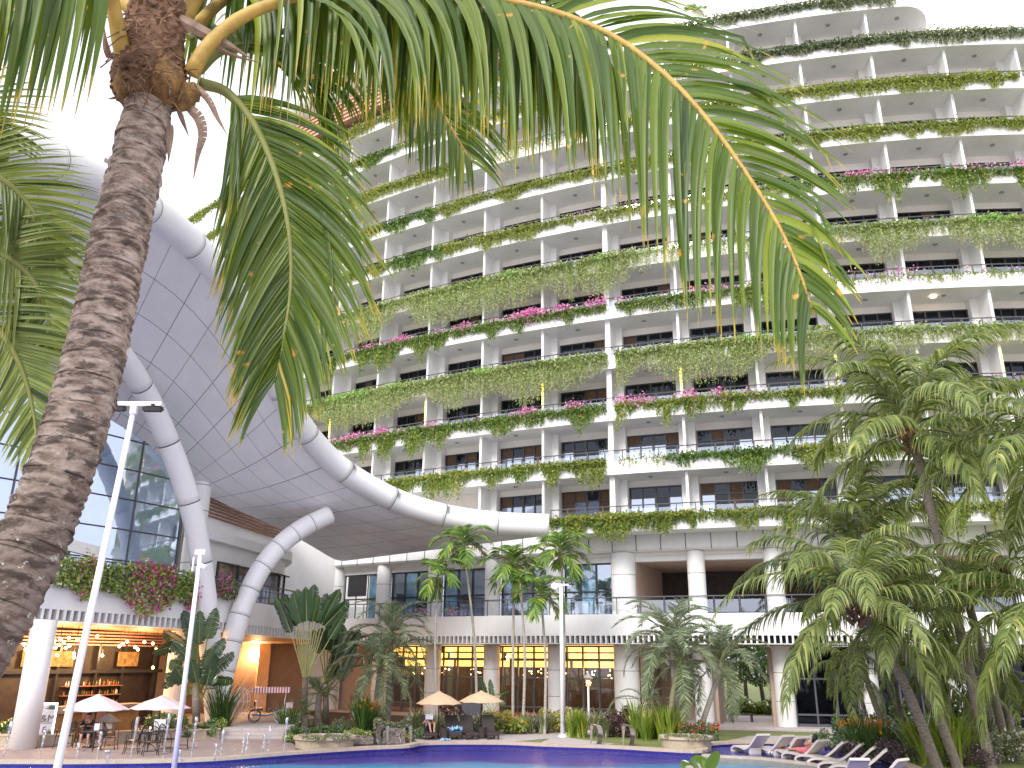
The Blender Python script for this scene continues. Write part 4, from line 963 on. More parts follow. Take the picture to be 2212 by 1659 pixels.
for u, sd, lb in ((640, 5, 'small pink potted bougainvillea behind the fan palm railing'), (905, 6, 'small pink flower tuft on the terrace rail above the date palm'), (968, 7, 'pink flower tuft on the terrace rail right of the slim palm trunk')):
    rng = np.random.default_rng(sd); s = s_col(TW if u > 770 else LW, u, 6.9); x, y = (TW if u > 770 else LW).pos(s + rng.normal(0, .35, 90), .35)
    C = np.stack([x, y, 6.55 + rng.random(90) * .5], 1); o = quads('bougainvillea', leaves(rng, C, .13, .10), rng.random(90), [M['blossom'], M['bush']], (rng.random(90) < .5).astype(int)); tag(o, lb, 'bougainvillea')

# ================================================================== PALMS
def ribbons(mb, stations, prof, rng, mi=0):
    pass
def frond(mb, rach, nrm, n, length, width, rng, droop=.25, ang=55,  seg=5, three=False, twist=25, drop=0.0, start=.12, lenprof=None, mi=0, fold=.25, gap=0.0, both=(1, -1), wob=.05, angj=5, side_f=(1, 1), side_d=(1, 1), rsd=.26):
    """leaflets on both sides of a rachis polyline; nrm is the frond plane normal (vector or function of t)"""
    R = np.array(rach, float); d = np.concatenate([[0], np.cumsum(np.linalg.norm(np.diff(R, axis=0), axis=1))]); T = d[-1]
    g = np.array([0, 0, -1.0]); lp = lenprof or (lambda t: (.55 + .9 * t) if t < .3 else (.85 + .15 * math.sin((t - .3) * 4)) if t < .7 else max(.25, 1 - (t - .7) * 2.2))
    for k in range(n):
        for sd in both:
            if rng.random() < gap: continue
            t = start + (1 - start) * (k + rng.random() * .5) / n; q = t * T
            p = np.array([np.interp(q, d, R[:, j]) for j in range(3)]); p2 = np.array([np.interp(min(T, q + .05 * T), d, R[:, j]) for j in range(3)]); p1 = np.array([np.interp(max(0, q - .05 * T), d, R[:, j]) for j in range(3)])
            tg = (p2 - p1); tg /= np.linalg.norm(tg) + 1e-9; nn = nrm(t) if callable(nrm) else nrm
            sv = np.cross(tg, nn); sv /= np.linalg.norm(sv) + 1e-9; nn2 = np.cross(sv, tg)
            a = math.radians(ang * (1 - .45 * t ** 2) + rng.normal(0, angj)); dr = tg * math.cos(a) + sv * sd * math.sin(a) + nn2 * .12 + rng.normal(0, wob, 3); dr /= np.linalg.norm(dr)
            sq = 0 if sd > 0 else 1; L_ = length * lp(t) * rng.uniform(.90, 1.08) * side_f[sq]; w0 = width * (.7 + .3 * lp(t)) * rng.uniform(.8, 1.15); st = L_ / seg; rnd = float(np.clip(rng.normal(.45, rsd), 0.001, 1)); rnd = rnd if abs(rnd - .5) > 1e-3 else .51
            tw = math.radians(rng.normal(0, twist)); cur = p.copy(); i0 = len(mb.v); dd = dr.copy(); dp = droop * rng.uniform(.75, 1.3) * side_d[sq]; br = rng.integers(2, seg) if rng.random() < drop else 99
            for j in range(seg + 1):
                v = j / seg; wd = w0 * min(1, .45 + v * 4) * (1 - v ** 1.7) + .002
                wv = np.cross(dd, nn2); ln = np.linalg.norm(wv); wv = wv / ln if ln > .05 else sv; up_ = np.cross(wv, dd); wv2 = wv * math.cos(tw) + up_ * math.sin(tw); up2 = np.cross(wv2, dd)
                if three:
                    mb.v += [tuple(cur - wv2 * wd * .5 + up2 * wd * fold), tuple(cur), tuple(cur + wv2 * wd * .5 + up2 * wd * fold)]; mb.l += [v, v, v]
                else: mb.v += [tuple(cur - wv2 * wd * .5), tuple(cur + wv2 * wd * .5)]; mb.l += [v, v]
                cur = cur + dd * st; dd = dd + g * (dp * (1 + 1.5 * v) + (2.2 if j == br else 0)); dd /= np.linalg.norm(dd)
            c = 3 if three else 2
            for j in range(seg):
                for q_ in range(c - 1): a_ = i0 + j * c + q_; mb.face((a_, a_ + 1, a_ + 1 + c, a_ + c), mi, rnd)
def rachis_tube(mb, R, r0, r1, mi, n=6):
    R = [tuple(p) for p in R]; i0 = len(mb.v); k = len(R); rr = [r0 + (r1 - r0) * (i / (k - 1)) ** .8 for i in range(k)]
    mb.tube(R, rr, n, mi=mi, rnd=.501); mb.l += [0.0] * (len(mb.v) - i0)
def arc(el, L_, bend, n=14, power=1.4, side=0.0):
    """rachis in the local x-z plane starting at elevation el and bending down by 'bend' degrees"""
    p = np.zeros(3); out = [p.copy()]; st = L_ / n
    for i in range(n):
        t = (i + .5) / n; e = math.radians(el - bend * t ** power); sdw = math.radians(side * t)
        p = p + st * np.array([math.cos(e) * math.cos(sdw), math.cos(e) * math.sin(sdw), math.sin(e)]); out.append(p.copy())
    return np.array(out)
PROTO = {}
def frond_mesh(kind, el, seed):
    key = (kind, el, seed)
    if key in PROTO: return PROTO[key]
    rng = np.random.default_rng(seed + int(el * 7) + 1000); mb = MB()
    if kind == 'coco':
        L_ = rng.uniform(4.6, 5.4); R = arc(el, L_, 95 if el > 20 else 60, 14, 1.3, rng.normal(0, 14))
        nm = lambda t: np.array([-math.sin(math.radians(el - 60 * t)), 0, math.cos(math.radians(el - 60 * t))])
        rachis_tube(mb, R, .055, .010, 1, 5); frond(mb, R, nm, 52, 1.5, .092, rng, .27, 54, 6, False, 22, .04, start=.14, gap=.04, rsd=.2, wob=.03, lenprof=lambda t: (.6 + .9 * t) if t < .4 else max(.28, .96 - (t - .4) * 1.0))
        mats = [M['coco_far'], M['petiole_g']]
    elif kind == 'areca':
        L_ = rng.uniform(1.5, 1.8); R = arc(el, L_, 110, 9, 1.1, rng.normal(0, 10)); nm = lambda t: np.array([-math.sin(math.radians(el - 70 * t)), 0, math.cos(math.radians(el - 70 * t))])
        rachis_tube(mb, R, .03, .008, 1, 5); frond(mb, R, nm, 18, .85, .13, rng, .20, 50, 4, False, 25, start=.12); mats = [M['areca'], M['petiole_g']]
    elif kind == 'date':
        L_ = rng.uniform(2.3, 2.8); R = arc(el, L_, 105, 11, 1.3, rng.normal(0, 10)); nm = lambda t: np.array([-math.sin(math.radians(el - 70 * t)), 0, math.cos(math.radians(el - 70 * t))])
        rachis_tube(mb, R, .025, .006, 1, 5); frond(mb, R, nm, 48, .46, .042, rng, .05, 55, 3, False, 40, start=.10, lenprof=lambda t: .6 + .5 * math.sin(math.pi * min(1, t * 1.1)) if t < .9 else .5); mats = [M['date'], M['petiole_g']]
    elif kind == 'cycad':
        L_ = 1.15; R = arc(el, L_, 75, 8, 1.3); nm = lambda t: np.array([-math.sin(math.radians(el - 50 * t)), 0, math.cos(math.radians(el - 50 * t))])
        rachis_tube(mb, R, .02, .005, 1, 4); frond(mb, R, nm, 26, .24, .022, rng, .02, 60, 2, False, 20, start=.08); mats = [M['banana'], M['petiole_g']]
    o = mb.build('frond', mats); PROTO[key] = o.data; bpy.data.objects.remove(o); return PROTO[key]
def place_frond(parent, kind, el, azm, sc, base, seed, name='frond'):
    o = bpy.data.objects.new(name, frond_mesh(kind, el, seed)); COL.objects.link(o); o.parent = parent
    o.location = base; o.rotation_euler = (0, 0, azm); o.scale = (sc, sc, sc); return o
def trunk_mesh(pts, r0, r1, mt, parent, rings=.10, amp=.07, n=12, flare=1.0, seed=0, name='trunk', smooth=True):
    P = spline([tuple(p) for p in pts], 24); d = np.concatenate([[0], np.cumsum(np.linalg.norm(np.diff(P, axis=0), axis=1))]); L_ = d[-1]
    step = rings / 3; s = np.arange(0, L_, step); rg = random.Random(seed); pp, rr = [], []; ja = 0
    for i, q in enumerate(s):
        if i % 3 == 0: ja = rg.uniform(.5, 1.4)
        t = q / L_; r = r0 + (r1 - r0) * t; r *= 1 + (flare - 1) * max(0, 1 - q / .5) ** 2
        pp.append([np.interp(q, d, P[:, j]) for j in range(3)]); rr.append(r * (1 + (amp * ja if i % 3 == 0 else 0)))
    mb = MB(); mb.tube(pp, rr, n); return mb.build(name, mt, parent, smooth)
ELS = {'coco': (78, 60, 42, 22, 0, -25), 'areca': (80, 55, 30, 5), 'date': (82, 60, 38, 12, -20), 'cycad': (65, 35, 10)}
def palm(kind, label, cat, group, base, top, nf, seed, sc=1.0, r=(.16, .12), bark='bark', els=None, name=None, boots=True, rings=.12, azoff=0, mid=None):
    t = thing(name or 'palm_tree', label, cat, group, tuple(base)); b = Vector(base); tp_ = Vector(top); rg = random.Random(seed)
    mids = mid if mid is not None else [b + (tp_ - b) * .5 + Vector((rg.uniform(-.2, .2), rg.uniform(-.1, .1), 0)) + Vector(((b - tp_).x * .08, 0, 0))]
    loc = [Vector((0, 0, -.15))] + [Vector(q) - b for q in mids] + [tp_ - b]
    trunk_mesh(loc, r[0], r[1], M[bark], t, rings, .06, 10, 1.35, seed)
    E = els or ELS[kind]; ga = math.pi * (3 - math.sqrt(5)); top_l = tp_ - b
    for i in range(nf):
        el = E[min(len(E) - 1, int(i / nf * len(E)))]
        place_frond(t, kind, el, i * ga + azoff + rg.uniform(-.2, .2), sc * rg.uniform(.88, 1.1), top_l + Vector((0, 0, .12 - i / nf * .2)), rg.randrange(2))
    if kind == 'coco' and boots:
        mb = MB()
        for i in range(11):
            a = i * ga; z = .05 - i * .07; v = Vector((math.cos(a), math.sin(a), .75)) * .42 * (1 - i * .02); p = top_l + Vector((math.cos(a) * r[1] * .6, math.sin(a) * r[1] * .6, z - .3)); mb.tube([p, p + v * .5, p + v], [.10, .085, .05], 5)
        mb.build('leaf_boots', M['fibre'], t)
        mb = MB()
        for i in range(5):
            a = i * 1.3 + seed; p = top_l; R_ = [p + Vector((math.cos(a) * q * .5, math.sin(a) * q * .5, .25 - q * q * .6)) for q in (0, .4, .8, 1.1)]; mb.tube(R_, [.03, .02, .015, .005], 5)
            for j in range(8): c = R_[2] + Vector((rg.uniform(-.15, .15), rg.uniform(-.15, .15), rg.uniform(-.3, .1))); mb.tube([R_[1], c], .008, 3)
        mb.build('flower_stalks', M['husk'], t)
    if kind == 'areca':
        mb = MB(); mb.tube([top_l + Vector((0, 0, -.75)), top_l + Vector((0, 0, -.3)), top_l + Vector((0, 0, .1))], [r[1] * 1.25, r[1] * 1.35, r[1] * .7], 8); mb.build('crown_shaft', M['petiole_g'], t)
    return t
G_CO = 'coconut palms on the right lawn'
def crown(u, v, r): return at_r(u, v, r)
def cpalm(label, cu, cv, r, base, nf, seed, sc=1.0, rr=(.17, .13), bark='bark', els=None, azoff=0, mid=None):
    return palm('coco', label, 'coconut palm', G_CO, base, crown(cu, cv, r), nf, seed, sc, rr, bark, els, 'coconut_palm', azoff=azoff, mid=mid)
cpalm('leaning coconut palm with yellowing arching fronds, nearest of the right group', 1846, 1292, 32.5, (15.6, 33.0, 0), 20, 11, .98, (.19, .14), els=(70, 50, 34, 18, 4, -18), azoff=.4)
cpalm('second leaning coconut palm from the left, its dark crown behind the nearest one', 1908, 1322, 34.0, (16.6, 33.6, 0), 11, 12, .8, (.18, .15), els=(60, 35, 10, -10, -35))
cpalm('tallest coconut palm with shaggy brown boots, rising clear above the others', 1966, 930, 35.0, (18.0, 34.0, 0), 22, 13, 1.16, (.20, .15), els=(84, 72, 55, 34, 10, -14), azoff=.9)
cpalm('coconut palm with dark stained trunk just right of the tallest one', 2080, 1262, 37.0, (20.3, 36.8, 0), 14, 14, .85, (.17, .15), els=(65, 40, 20, 0, -25))
cpalm('coconut palm at the right edge whose fronds reach in at mid height', 2285, 960, 33.5, (24.5, 31.0, 0), 20, 15, 1.1, els=(70, 45, 25, 8, -10))
cpalm('coconut palm low at the right edge with dark hanging fronds', 2265, 1290, 34.0, (23.8, 33.0, 0), 18, 16, 1.0, els=(60, 35, 15, -5, -30))
cpalm('bright green young coconut palm with upright fronds behind the leaning ones', 1842, 1190, 38.5, (17.2, 39.0, 0), 17, 17, 1.0, (.15, .12), els=(84, 74, 60, 40, 15))
sm = [((1840, 1440), (1876, 1572), 40.5, 'thin brown palm trunk left of the mossy one, small drooping crown', 'bark', .10),
      ((1852, 1400), (1930, 1571), 40.0, 'small palm with a bright yellow mossy trunk bending to the left', 'bark_moss', .13),
      ((1988, 1425), (2020, 1566), 40.2, 'small grey mottled palm left of the pale lichen one', 'bark', .12),
      ((2016, 1455), (2030, 1586), 38.5, 'small palm with pale lichen trunk in the strappy lilies', 'bark_pale', .13),
      ((2032, 1420), (2046, 1568), 41.0, 'small lichen spotted palm just behind the tallest palm trunk', 'bark_moss', .11),
      ((2134, 1415), (2140, 1562), 42.0, 'small pale palm before the white column at the right', 'bark_pale', .12),
      ((2166, 1450), (2186, 1560), 42.5, 'small grey palm right of the pale one at the right edge', 'bark', .14)]
for (tu, tv), (bu, bv), r, lb, bk, rr_ in sm:
    bp_ = at_r(bu, bv, r); bp_.z = 0
    palm('coco', lb, 'small palm', 'small palms before the ground floor glazing', bp_, at_r(tu, tv, r), 9, int(tu), .55, (rr_, rr_ * .85), bk, (55, 25, 0, -25), 'palm_tree', boots=False, rings=.16)
G_AR = 'slim areca palms before the facade'
for (cu, cv), (bu, r), lb, nf, sc in [((946, 1245), (948, 48.0), 'slim areca palm left of the tallest slim one, standing over a tan parasol', 8, .95), ((1001, 1180), (1033, 49.5), 'tallest slim areca palm, its crown against the canopy tube', 11, 1.08),
      ((1110, 1225), (1108, 48.8), 'left areca palm of the close trio, with the bushiest crown', 11, 1.1), ((1124, 1260), (1129, 47.6), 'middle areca palm of the close trio, its crown tucked under the bushy one', 7, .85),
      ((1169, 1290), (1176, 47.2), 'shortest areca palm, right one of the trio beside the white lamp post', 9, .95), ((1212, 1198), (1216, 48.5), 'areca palm right behind the tall white lamp post, crown touching the vines', 11, 1.15)]:
    tp_ = at_r(cu, cv, r); q = at_r(bu, 1545, r); q.z = 0
    palm('areca', lb, 'areca palm', G_AR, q, tp_, nf, int(cu), sc * 1.12, (.085, .06), 'bark_pale', None, 'areca_palm', rings=.18)
G_DT = 'feathery date palms in the beds'
for (cu, cv), (bu, r), lb, nf, sc, bk in [((846, 1372), (838, 50.0), 'grey green date palm, upper crown of the left pair', 22, 1.0, 'bark'), ((822, 1440), (810, 48.6), 'grey green date palm, lower wide crown of the left pair', 24, 1.05, 'bark'),
      ((1452, 1390), (1465, 46.0), 'silvery date palm with a curving pale trunk beside the open recess', 26, 1.08, 'bark_pale'), ((1470, 1428), (1449, 45.0), 'silvery date palm with ivy climbing its trunk', 18, .95, 'bark_moss'), ((1560, 1430), (1500, 46.5), 'leaning date palm drooping in front of the passage column', 18, .95, 'bark_pale')]:
    q = at_r(bu, 1560, r); q.z = 0
    palm('date', lb, 'date palm', G_DT, q, at_r(cu, cv, r), nf, int(cu) + 5, sc * 1.3, (.15, .12), bk, None, 'date_palm', rings=.14)

# ================================================================== THE NEAR COCONUT PALM
mt, t, p = newmat('near_trunk_bark'); n = t.nodes; Lk = t.links.new
tc = n.new('ShaderNodeTexCoord')
def nz_(sc, det, st=(1, 1, 1), ds=0):
    mp = n.new('ShaderNodeMapping'); mp.inputs['Scale'].default_value = st; q = n.new('ShaderNodeTexNoise'); q.inputs['Scale'].default_value = sc; q.inputs['Detail'].default_value = det; q.inputs['Roughness'].default_value = .7; q.inputs['Distortion'].default_value = ds
    Lk(tc.outputs['Object'], mp.inputs[0]); Lk(mp.outputs[0], q.inputs['Vector']); return q.outputs['Fac']
def ramp(sock, stops):
    cr = n.new('ShaderNodeValToRGB'); e = cr.color_ramp.elements; e.remove(e[1])
    for i, (ps, c) in enumerate(stops):
        el = e[0] if i == 0 else e.new(ps); el.position = ps; el.color = (*c, 1)
    Lk(sock, cr.inputs[0]); return cr.outputs[0]
def mixr(f, a, b):
    mx = n.new('ShaderNodeMix'); mx.data_type = 'RGBA'; Lk(f, mx.inputs[0]); Lk(a, mx.inputs[6]); Lk(b, mx.inputs[7]); return mx.outputs[2]
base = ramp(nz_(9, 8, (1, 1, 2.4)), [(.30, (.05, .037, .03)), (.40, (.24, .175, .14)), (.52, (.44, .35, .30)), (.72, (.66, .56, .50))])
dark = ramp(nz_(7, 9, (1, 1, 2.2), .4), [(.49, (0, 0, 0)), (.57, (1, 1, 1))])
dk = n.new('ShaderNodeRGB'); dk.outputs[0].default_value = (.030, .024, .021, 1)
# darker bark low on the trunk
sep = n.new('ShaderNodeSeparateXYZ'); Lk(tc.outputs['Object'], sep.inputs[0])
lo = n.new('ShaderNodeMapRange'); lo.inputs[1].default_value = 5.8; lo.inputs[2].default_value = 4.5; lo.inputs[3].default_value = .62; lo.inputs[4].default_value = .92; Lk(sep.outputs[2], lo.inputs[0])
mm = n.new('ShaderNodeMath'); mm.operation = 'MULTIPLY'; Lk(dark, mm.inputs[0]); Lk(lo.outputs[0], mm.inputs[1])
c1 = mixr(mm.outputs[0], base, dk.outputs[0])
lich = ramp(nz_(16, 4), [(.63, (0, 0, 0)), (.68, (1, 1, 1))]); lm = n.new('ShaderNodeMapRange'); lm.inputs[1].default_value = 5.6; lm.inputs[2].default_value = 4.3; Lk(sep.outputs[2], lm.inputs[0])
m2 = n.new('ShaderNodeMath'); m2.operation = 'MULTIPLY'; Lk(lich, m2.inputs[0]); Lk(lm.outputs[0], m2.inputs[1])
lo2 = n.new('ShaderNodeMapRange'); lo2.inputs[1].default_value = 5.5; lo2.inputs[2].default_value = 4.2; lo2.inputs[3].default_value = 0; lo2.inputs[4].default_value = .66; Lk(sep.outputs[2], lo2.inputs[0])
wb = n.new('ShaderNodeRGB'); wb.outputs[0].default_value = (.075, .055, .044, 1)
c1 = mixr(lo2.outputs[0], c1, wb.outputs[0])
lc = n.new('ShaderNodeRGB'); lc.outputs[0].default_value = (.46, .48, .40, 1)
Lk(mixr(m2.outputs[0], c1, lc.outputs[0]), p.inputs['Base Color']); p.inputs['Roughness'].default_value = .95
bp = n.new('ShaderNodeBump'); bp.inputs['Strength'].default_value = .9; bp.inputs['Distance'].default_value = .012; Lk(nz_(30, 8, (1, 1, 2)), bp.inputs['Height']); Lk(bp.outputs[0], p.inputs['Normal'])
M['near_bark'] = mt
hero = thing('coconut_palm', 'large coconut palm in the foreground, ringed trunk leaning across the left, fronds over the top', 'coconut palm')
tpx = [(322, 215, 4.95), (300, 330, 4.92), (272, 450, 4.88), (250, 560, 4.86), (224, 690, 4.82), (196, 810, 4.78), (160, 935, 4.74), (112, 1070, 4.70), (60, 1190, 4.66), (-8, 1320, 4.62), (-80, 1440, 4.58)]
tw_ = [at_r(*q) for q in tpx]; lowd = (tw_[-1] - tw_[-3]).normalized(); ex = tw_[-1]
while ex.z > -.2: ex = ex + lowd * .5; lowd = (lowd + Vector((0, 0, -.05))).normalized(); tw_.append(ex)
P_ = spline([tuple(q) for q in tw_[::-1]], 200); d = np.concatenate([[0], np.cumsum(np.linalg.norm(np.diff(P_, axis=0), axis=1))]); L_ = d[-1]
rg = random.Random(3); rng = np.random.default_rng(3); q = 0; mb = MB(); NS = 40; pos_, rad_, jit = [], [], []
while q < L_:
    h = rg.uniform(.032, .060); tl = rg.uniform(.3, .9)
    for f_, k_ in ((0, .010), (.22, .013), (.38, .004), (.62, -.002), (.85, -.004)):
        pos_.append(min(L_, q + h * f_)); rad_.append(k_ * tl)
    q += h
ph = rng.uniform(0, 6.28, (6,)); ring_tilt = 0
for i, q in enumerate(pos_):
    c = np.array([np.interp(q, d, P_[:, j]) for j in range(3)]); c2 = np.array([np.interp(min(L_, q + .1), d, P_[:, j]) for j in range(3)]); c0 = np.array([np.interp(max(0, q - .1), d, P_[:, j]) for j in range(3)])
    tg = Vector(c2 - c0).normalized(); rf = tg.cross(Vector((0, 1, 0))).normalized(); bn = tg.cross(rf); R_ = .178 + (.142 - .178) * (q / L_) ** 1.0 + .05 * max(0, 1 - q / .8)
    if q > L_ - .35: R_ *= 1 - .12 * (q - (L_ - .35)) / .35
    if i % 5 == 0: amp = rng.normal(0, .0035, NS); amp = (amp + np.roll(amp, 1) + np.roll(amp, -1)) / 1.7; tl_a = rng.uniform(0, 6.28); tl_m = rng.uniform(0, .018)
    for j in range(NS):
        a = 2 * math.pi * j / NS; r_ = R_ + rad_[i] + amp[j] * (1 if rad_[i] > 0 else .4) + .004 * math.sin(3 * a + ph[0] + q * 2); off = tl_m * math.cos(a - tl_a)
        mb.v.append(tuple(Vector(c) + tg * off + (rf * math.cos(a) + bn * math.sin(a)) * r_))
for i in range(len(pos_) - 1):
    for j in range(NS): a, b = i * NS + j, i * NS + (j + 1) % NS; mb.face((a, b, b + NS, a + NS))
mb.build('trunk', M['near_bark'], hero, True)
# crown: fibre mat, cut stubs, sheaths
mb = MB(); fp = spline([tuple(at_r(*q)) for q in [(320, 226, 4.95), (322, 190, 4.95), (325, 140, 4.93), (335, 70, 4.92), (345, 0, 4.9), (352, -90, 4.88), (356, -170, 4.86)]], 26)
frr = [.135, .165, .19, .205, .215, .215, .215, .21, .205, .20] + [.19 - .006 * i for i in range(16)]
mb.tube([tuple(q) for q in spline([tuple(q) for q in fp], 70)], list(np.interp(np.linspace(0, 25, 70), np.arange(26), frr)), 44)
v_ = np.array(mb.v); nn_ = rng.normal(0, 1, len(v_)); rid = rng.normal(0, 1, 44); mb.v = [tuple(v_[i] + np.array([nn_[i], -abs(nn_[i - 1]), nn_[i - 2]]) * .010 + np.array([0, -1, .2]) * .012 * rid[i % 44] * math.sin(i / 44 * .55 + rid[(i + 7) % 44])) for i in range(len(v_))]
mb.build('crown_fibre', M['fibre'], hero)
M['stub'] = mat('cut_frond_base', (.07, .042, .028), .9, .4, 10, .9, col2=(.40, .23, .07), detail=10)
def stub(outline, r, th):
    """a sawn-off frond base: angular wedge traced as an outline, with thickness and a rough face"""
    F_ = [at_r(u, v, r) for u, v in outline]; c = sum(F_, Vector()) / len(F_); bk = Vector((c.x, c.y, 0)).normalized(); mb = MB(); N_ = len(F_); rr = random.Random(int(outline[0][0])); ring = []
    for k in range(N_):
        a, b = F_[k], F_[(k + 1) % N_]
        for q in range(4): ring.append(a.lerp(b, q / 4) + Vector((rr.uniform(-1, 1), rr.uniform(-1, 1), rr.uniform(-1, 1))) * .006)
    R = len(ring); mid = [p.lerp(c, .45) - bk * th * (.45 + rr.uniform(-.1, .1)) for p in ring]; back = [p + bk * th * 1.6 for p in ring]; i0 = len(mb.v); mb.v += [tuple(p) for p in ring + mid + back] + [tuple(c - bk * th * .5)]
    for k in range(R):
        q = (k + 1) % R; mb.face((i0 + k, i0 + q, i0 + R + q, i0 + R + k)); mb.face((i0 + R + k, i0 + R + q, i0 + 3 * R)); mb.face((i0 + q, i0 + k, i0 + 2 * R + k, i0 + 2 * R + q))
    mb.build('frond_stub', M['stub'], hero, True)
stub([(338, 122), (350, 112), (368, 128), (394, 148), (396, 162), (384, 200), (360, 206), (334, 186), (324, 160)], 4.74, .07)
stub([(378, 188), (400, 176), (422, 178), (432, 200), (416, 218), (388, 224), (376, 208)], 4.80, .06)
stub([(256, 140), (272, 136), (284, 160), (280, 196), (262, 200), (248, 172)], 4.84, .05)
def strip(px, wd, matn, name, sag=0):
    P = spline([tuple(at_r(*q)) for q in px], 14); mb = MB()
    for i in range(13):
        a, b = Vector(P[i]), Vector(P[i + 1]); s_ = (b - a).cross(CAMP - a).normalized(); w0, w1 = [wd * (math.sin(math.pi * min(1, (k + 1.5) / 15)) ** .5) * (1 - k / 16) for k in (i, i + 1)]; bk = (CAMP - a).normalized()
        mb.quad(a - s_ * w0, b - s_ * w1, b + bk * w1 * .4, a + bk * w0 * .4); mb.quad(a + bk * w0 * .4, b + bk * w1 * .4, b + s_ * w1, a + s_ * w0)
    mb.build(name, M[matn], hero, True)
M['sheath'] = mat('dry_sheath', (.16, .10, .07), .95, .3, 8, .4, col2=(.36, .27, .21))
strip([(385, 40, 4.82), (430, 65, 4.78), (490, 95, 4.76), (540, 125, 4.75)], .055, 'sheath', 'dry_sheath')
strip([(420, 70, 4.85), (450, 90, 4.8), (500, 118, 4.78), (565, 136, 4.78)], .030, 'sheath', 'dry_sheath')
strip([(408, 232, 4.84), (430, 255, 4.8), (438, 290, 4.8), (428, 330, 4.8), (418, 385, 4.8)], .045, 'sheath', 'dry_sheath')
strip([(415, 180, 4.84), (450, 215, 4.8), (470, 255, 4.8), (490, 290, 4.8)], .03, 'sheath', 'dry_sheath')
strip([(385, 235, 4.86), (395, 262, 4.85), (408, 295, 4.84)], .022, 'sheath', 'dry_sheath')
strip([(368, 270, 4.84), (366, 310, 4.84), (364, 350, 4.84)], .03, 'sheath', 'dry_sheath')
strip([(236, 125, 4.9), (228, 95, 4.9), (226, 62, 4.9)], .028, 'fibre', 'dry_sheath')
strip([(262, 205, 4.85), (245, 212, 4.85), (230, 214, 4.85)], .012, 'fibre', 'dry_sheath')
for k in range(60):
    a = at_r(rg.uniform(255, 405), rg.uniform(20, 225), 4.74); mb = MB(); e_ = a + Vector((rg.uniform(-.18, .22), rg.uniform(-.1, .0), rg.uniform(-.22, .06))); mb.tube([a, (a + e_) / 2 + Vector((0, 0, .03)), e_], .004, 4)
    if k < 60: mb.build('fibre_strand', M['fibre'], hero)
def hfrond(px, n_, ln, wd, droop, nrm, pet=(.055, .012), start=.16, seed=1, ang=58, drop=.08, sf=(1, 1), sdp=(1, 1), mats=None, parent=None, lenprof=None, petm='petiole', seg=8, both=(1, -1), gap=.03):
    P = spline([tuple(at_r(*q)) for q in px], 40); rng = np.random.default_rng(seed); mb = MB(); rachis_tube(mb, P, pet[0], pet[1], 1, 8)
    frond(mb, P, nrm, n_, ln, wd, rng, droop, ang, seg, True, 13, drop, wob=.018, angj=2.5, rsd=.17, side_f=sf, side_d=sdp, start=start, lenprof=lenprof, gap=gap, both=both)
    return mb.build('frond', mats or [M['coco'], M[petm]], parent or hero, True)
VN = -FW                                                              # leaflets fan out in planes roughly square to this
lpf = lambda t: (.75 + .9 * t) if t < .28 else 1.0 if t < .72 else max(.35, 1 - (t - .72) * 2.0)
hfrond([(412, 160, 4.85), (450, 98, 4.78), (520, 38, 4.72), (620, -2, 4.66), (760, -40, 4.6), (900, -45, 4.55), (1010, -25, 4.52), (1110, 4, 4.5), (1215, 32, 4.5), (1330, 82, 4.5), (1440, 165, 4.5), (1530, 262, 4.52), (1610, 372, 4.55), (1680, 485, 4.58), (1726, 585, 4.62), (1757, 680, 4.66)], 84, 1.42, .054, .30, Vector((-.15, -1, .35)).normalized(), (.052, .008), .15, 21, 58, .05, (1, .70), (1, .28), lenprof=lambda t: 1.05 if t < .72 else max(.32, 1.05 - (t - .72) * 2.5))
hfrond([(278, 150, 4.90), (262, 100, 4.82), (250, 40, 4.74), (232, -30, 4.6), (180, -90, 4.45), (90, -120, 4.3), (-30, -100, 4.2), (-150, -20, 4.1), (-260, 100, 4.05)], 64, 1.35, .058, .55, Vector((.2, -1, .4)).normalized(), (.062, .012), .28, 22, 60, .05, lenprof=lpf)
hfrond([(432, 180, 4.98), (490, 200, 4.96), (548, 268, 4.94), (596, 378, 4.94), (624, 500, 4.95), (628, 620, 4.96), (612, 735, 4.98), (596, 820, 5.0)], 96, 1.05, .048, .085, Vector((.1, -1, .2)).normalized(), (.040, .008), .10, 23, 44, .04, petm='petiole_g', lenprof=lambda t: (.75 + .6 * t) if t < .4 else max(.40, 1 - (t - .4) * .85))
hfrond([(420, 60, 5.3), (500, -10, 5.5), (640, -50, 5.8), (760, 0, 6.0), (850, 80, 6.1), (925, 190, 6.2), (985, 295, 6.3), (1020, 352, 6.3)], 62, 1.2, .048, .07, Vector((.1, -1, .25)).normalized(), (.05, .009), .2, 24, 46, .03)
hfrond([(390, 60, 5.1), (430, -10, 5.1), (520, -60, 5.1), (660, -70, 5.1), (790, -45, 5.1), (880, 10, 5.15), (950, 80, 5.2)], 74, 1.5, .054, .8, Vector((-.1, -1, .4)).normalized(), (.06, .012), .18, 25, 62, .08, lenprof=lpf)
hfrond([(360, 10, 5.0), (400, -80, 4.9), (520, -130, 4.8), (680, -140, 4.8), (850, -115, 4.75), (1000, -70, 4.75), (1130, -10, 4.8), (1230, 80, 4.85), (1300, 190, 4.9)], 72, 1.5, .054, .8, Vector((-.1, -1, .4)).normalized(), (.06, .012), .2, 26, 62, .08, lenprof=lpf)
hfrond([(300, 30, 4.95), (200, -50, 5.1), (90, -70, 5.3), (-20, -40, 5.5), (-130, 40, 5.7)], 40, 1.3, .062, .6, Vector((.1, -1, .4)).normalized(), (.06, .012), .3, 27, 60, .06)
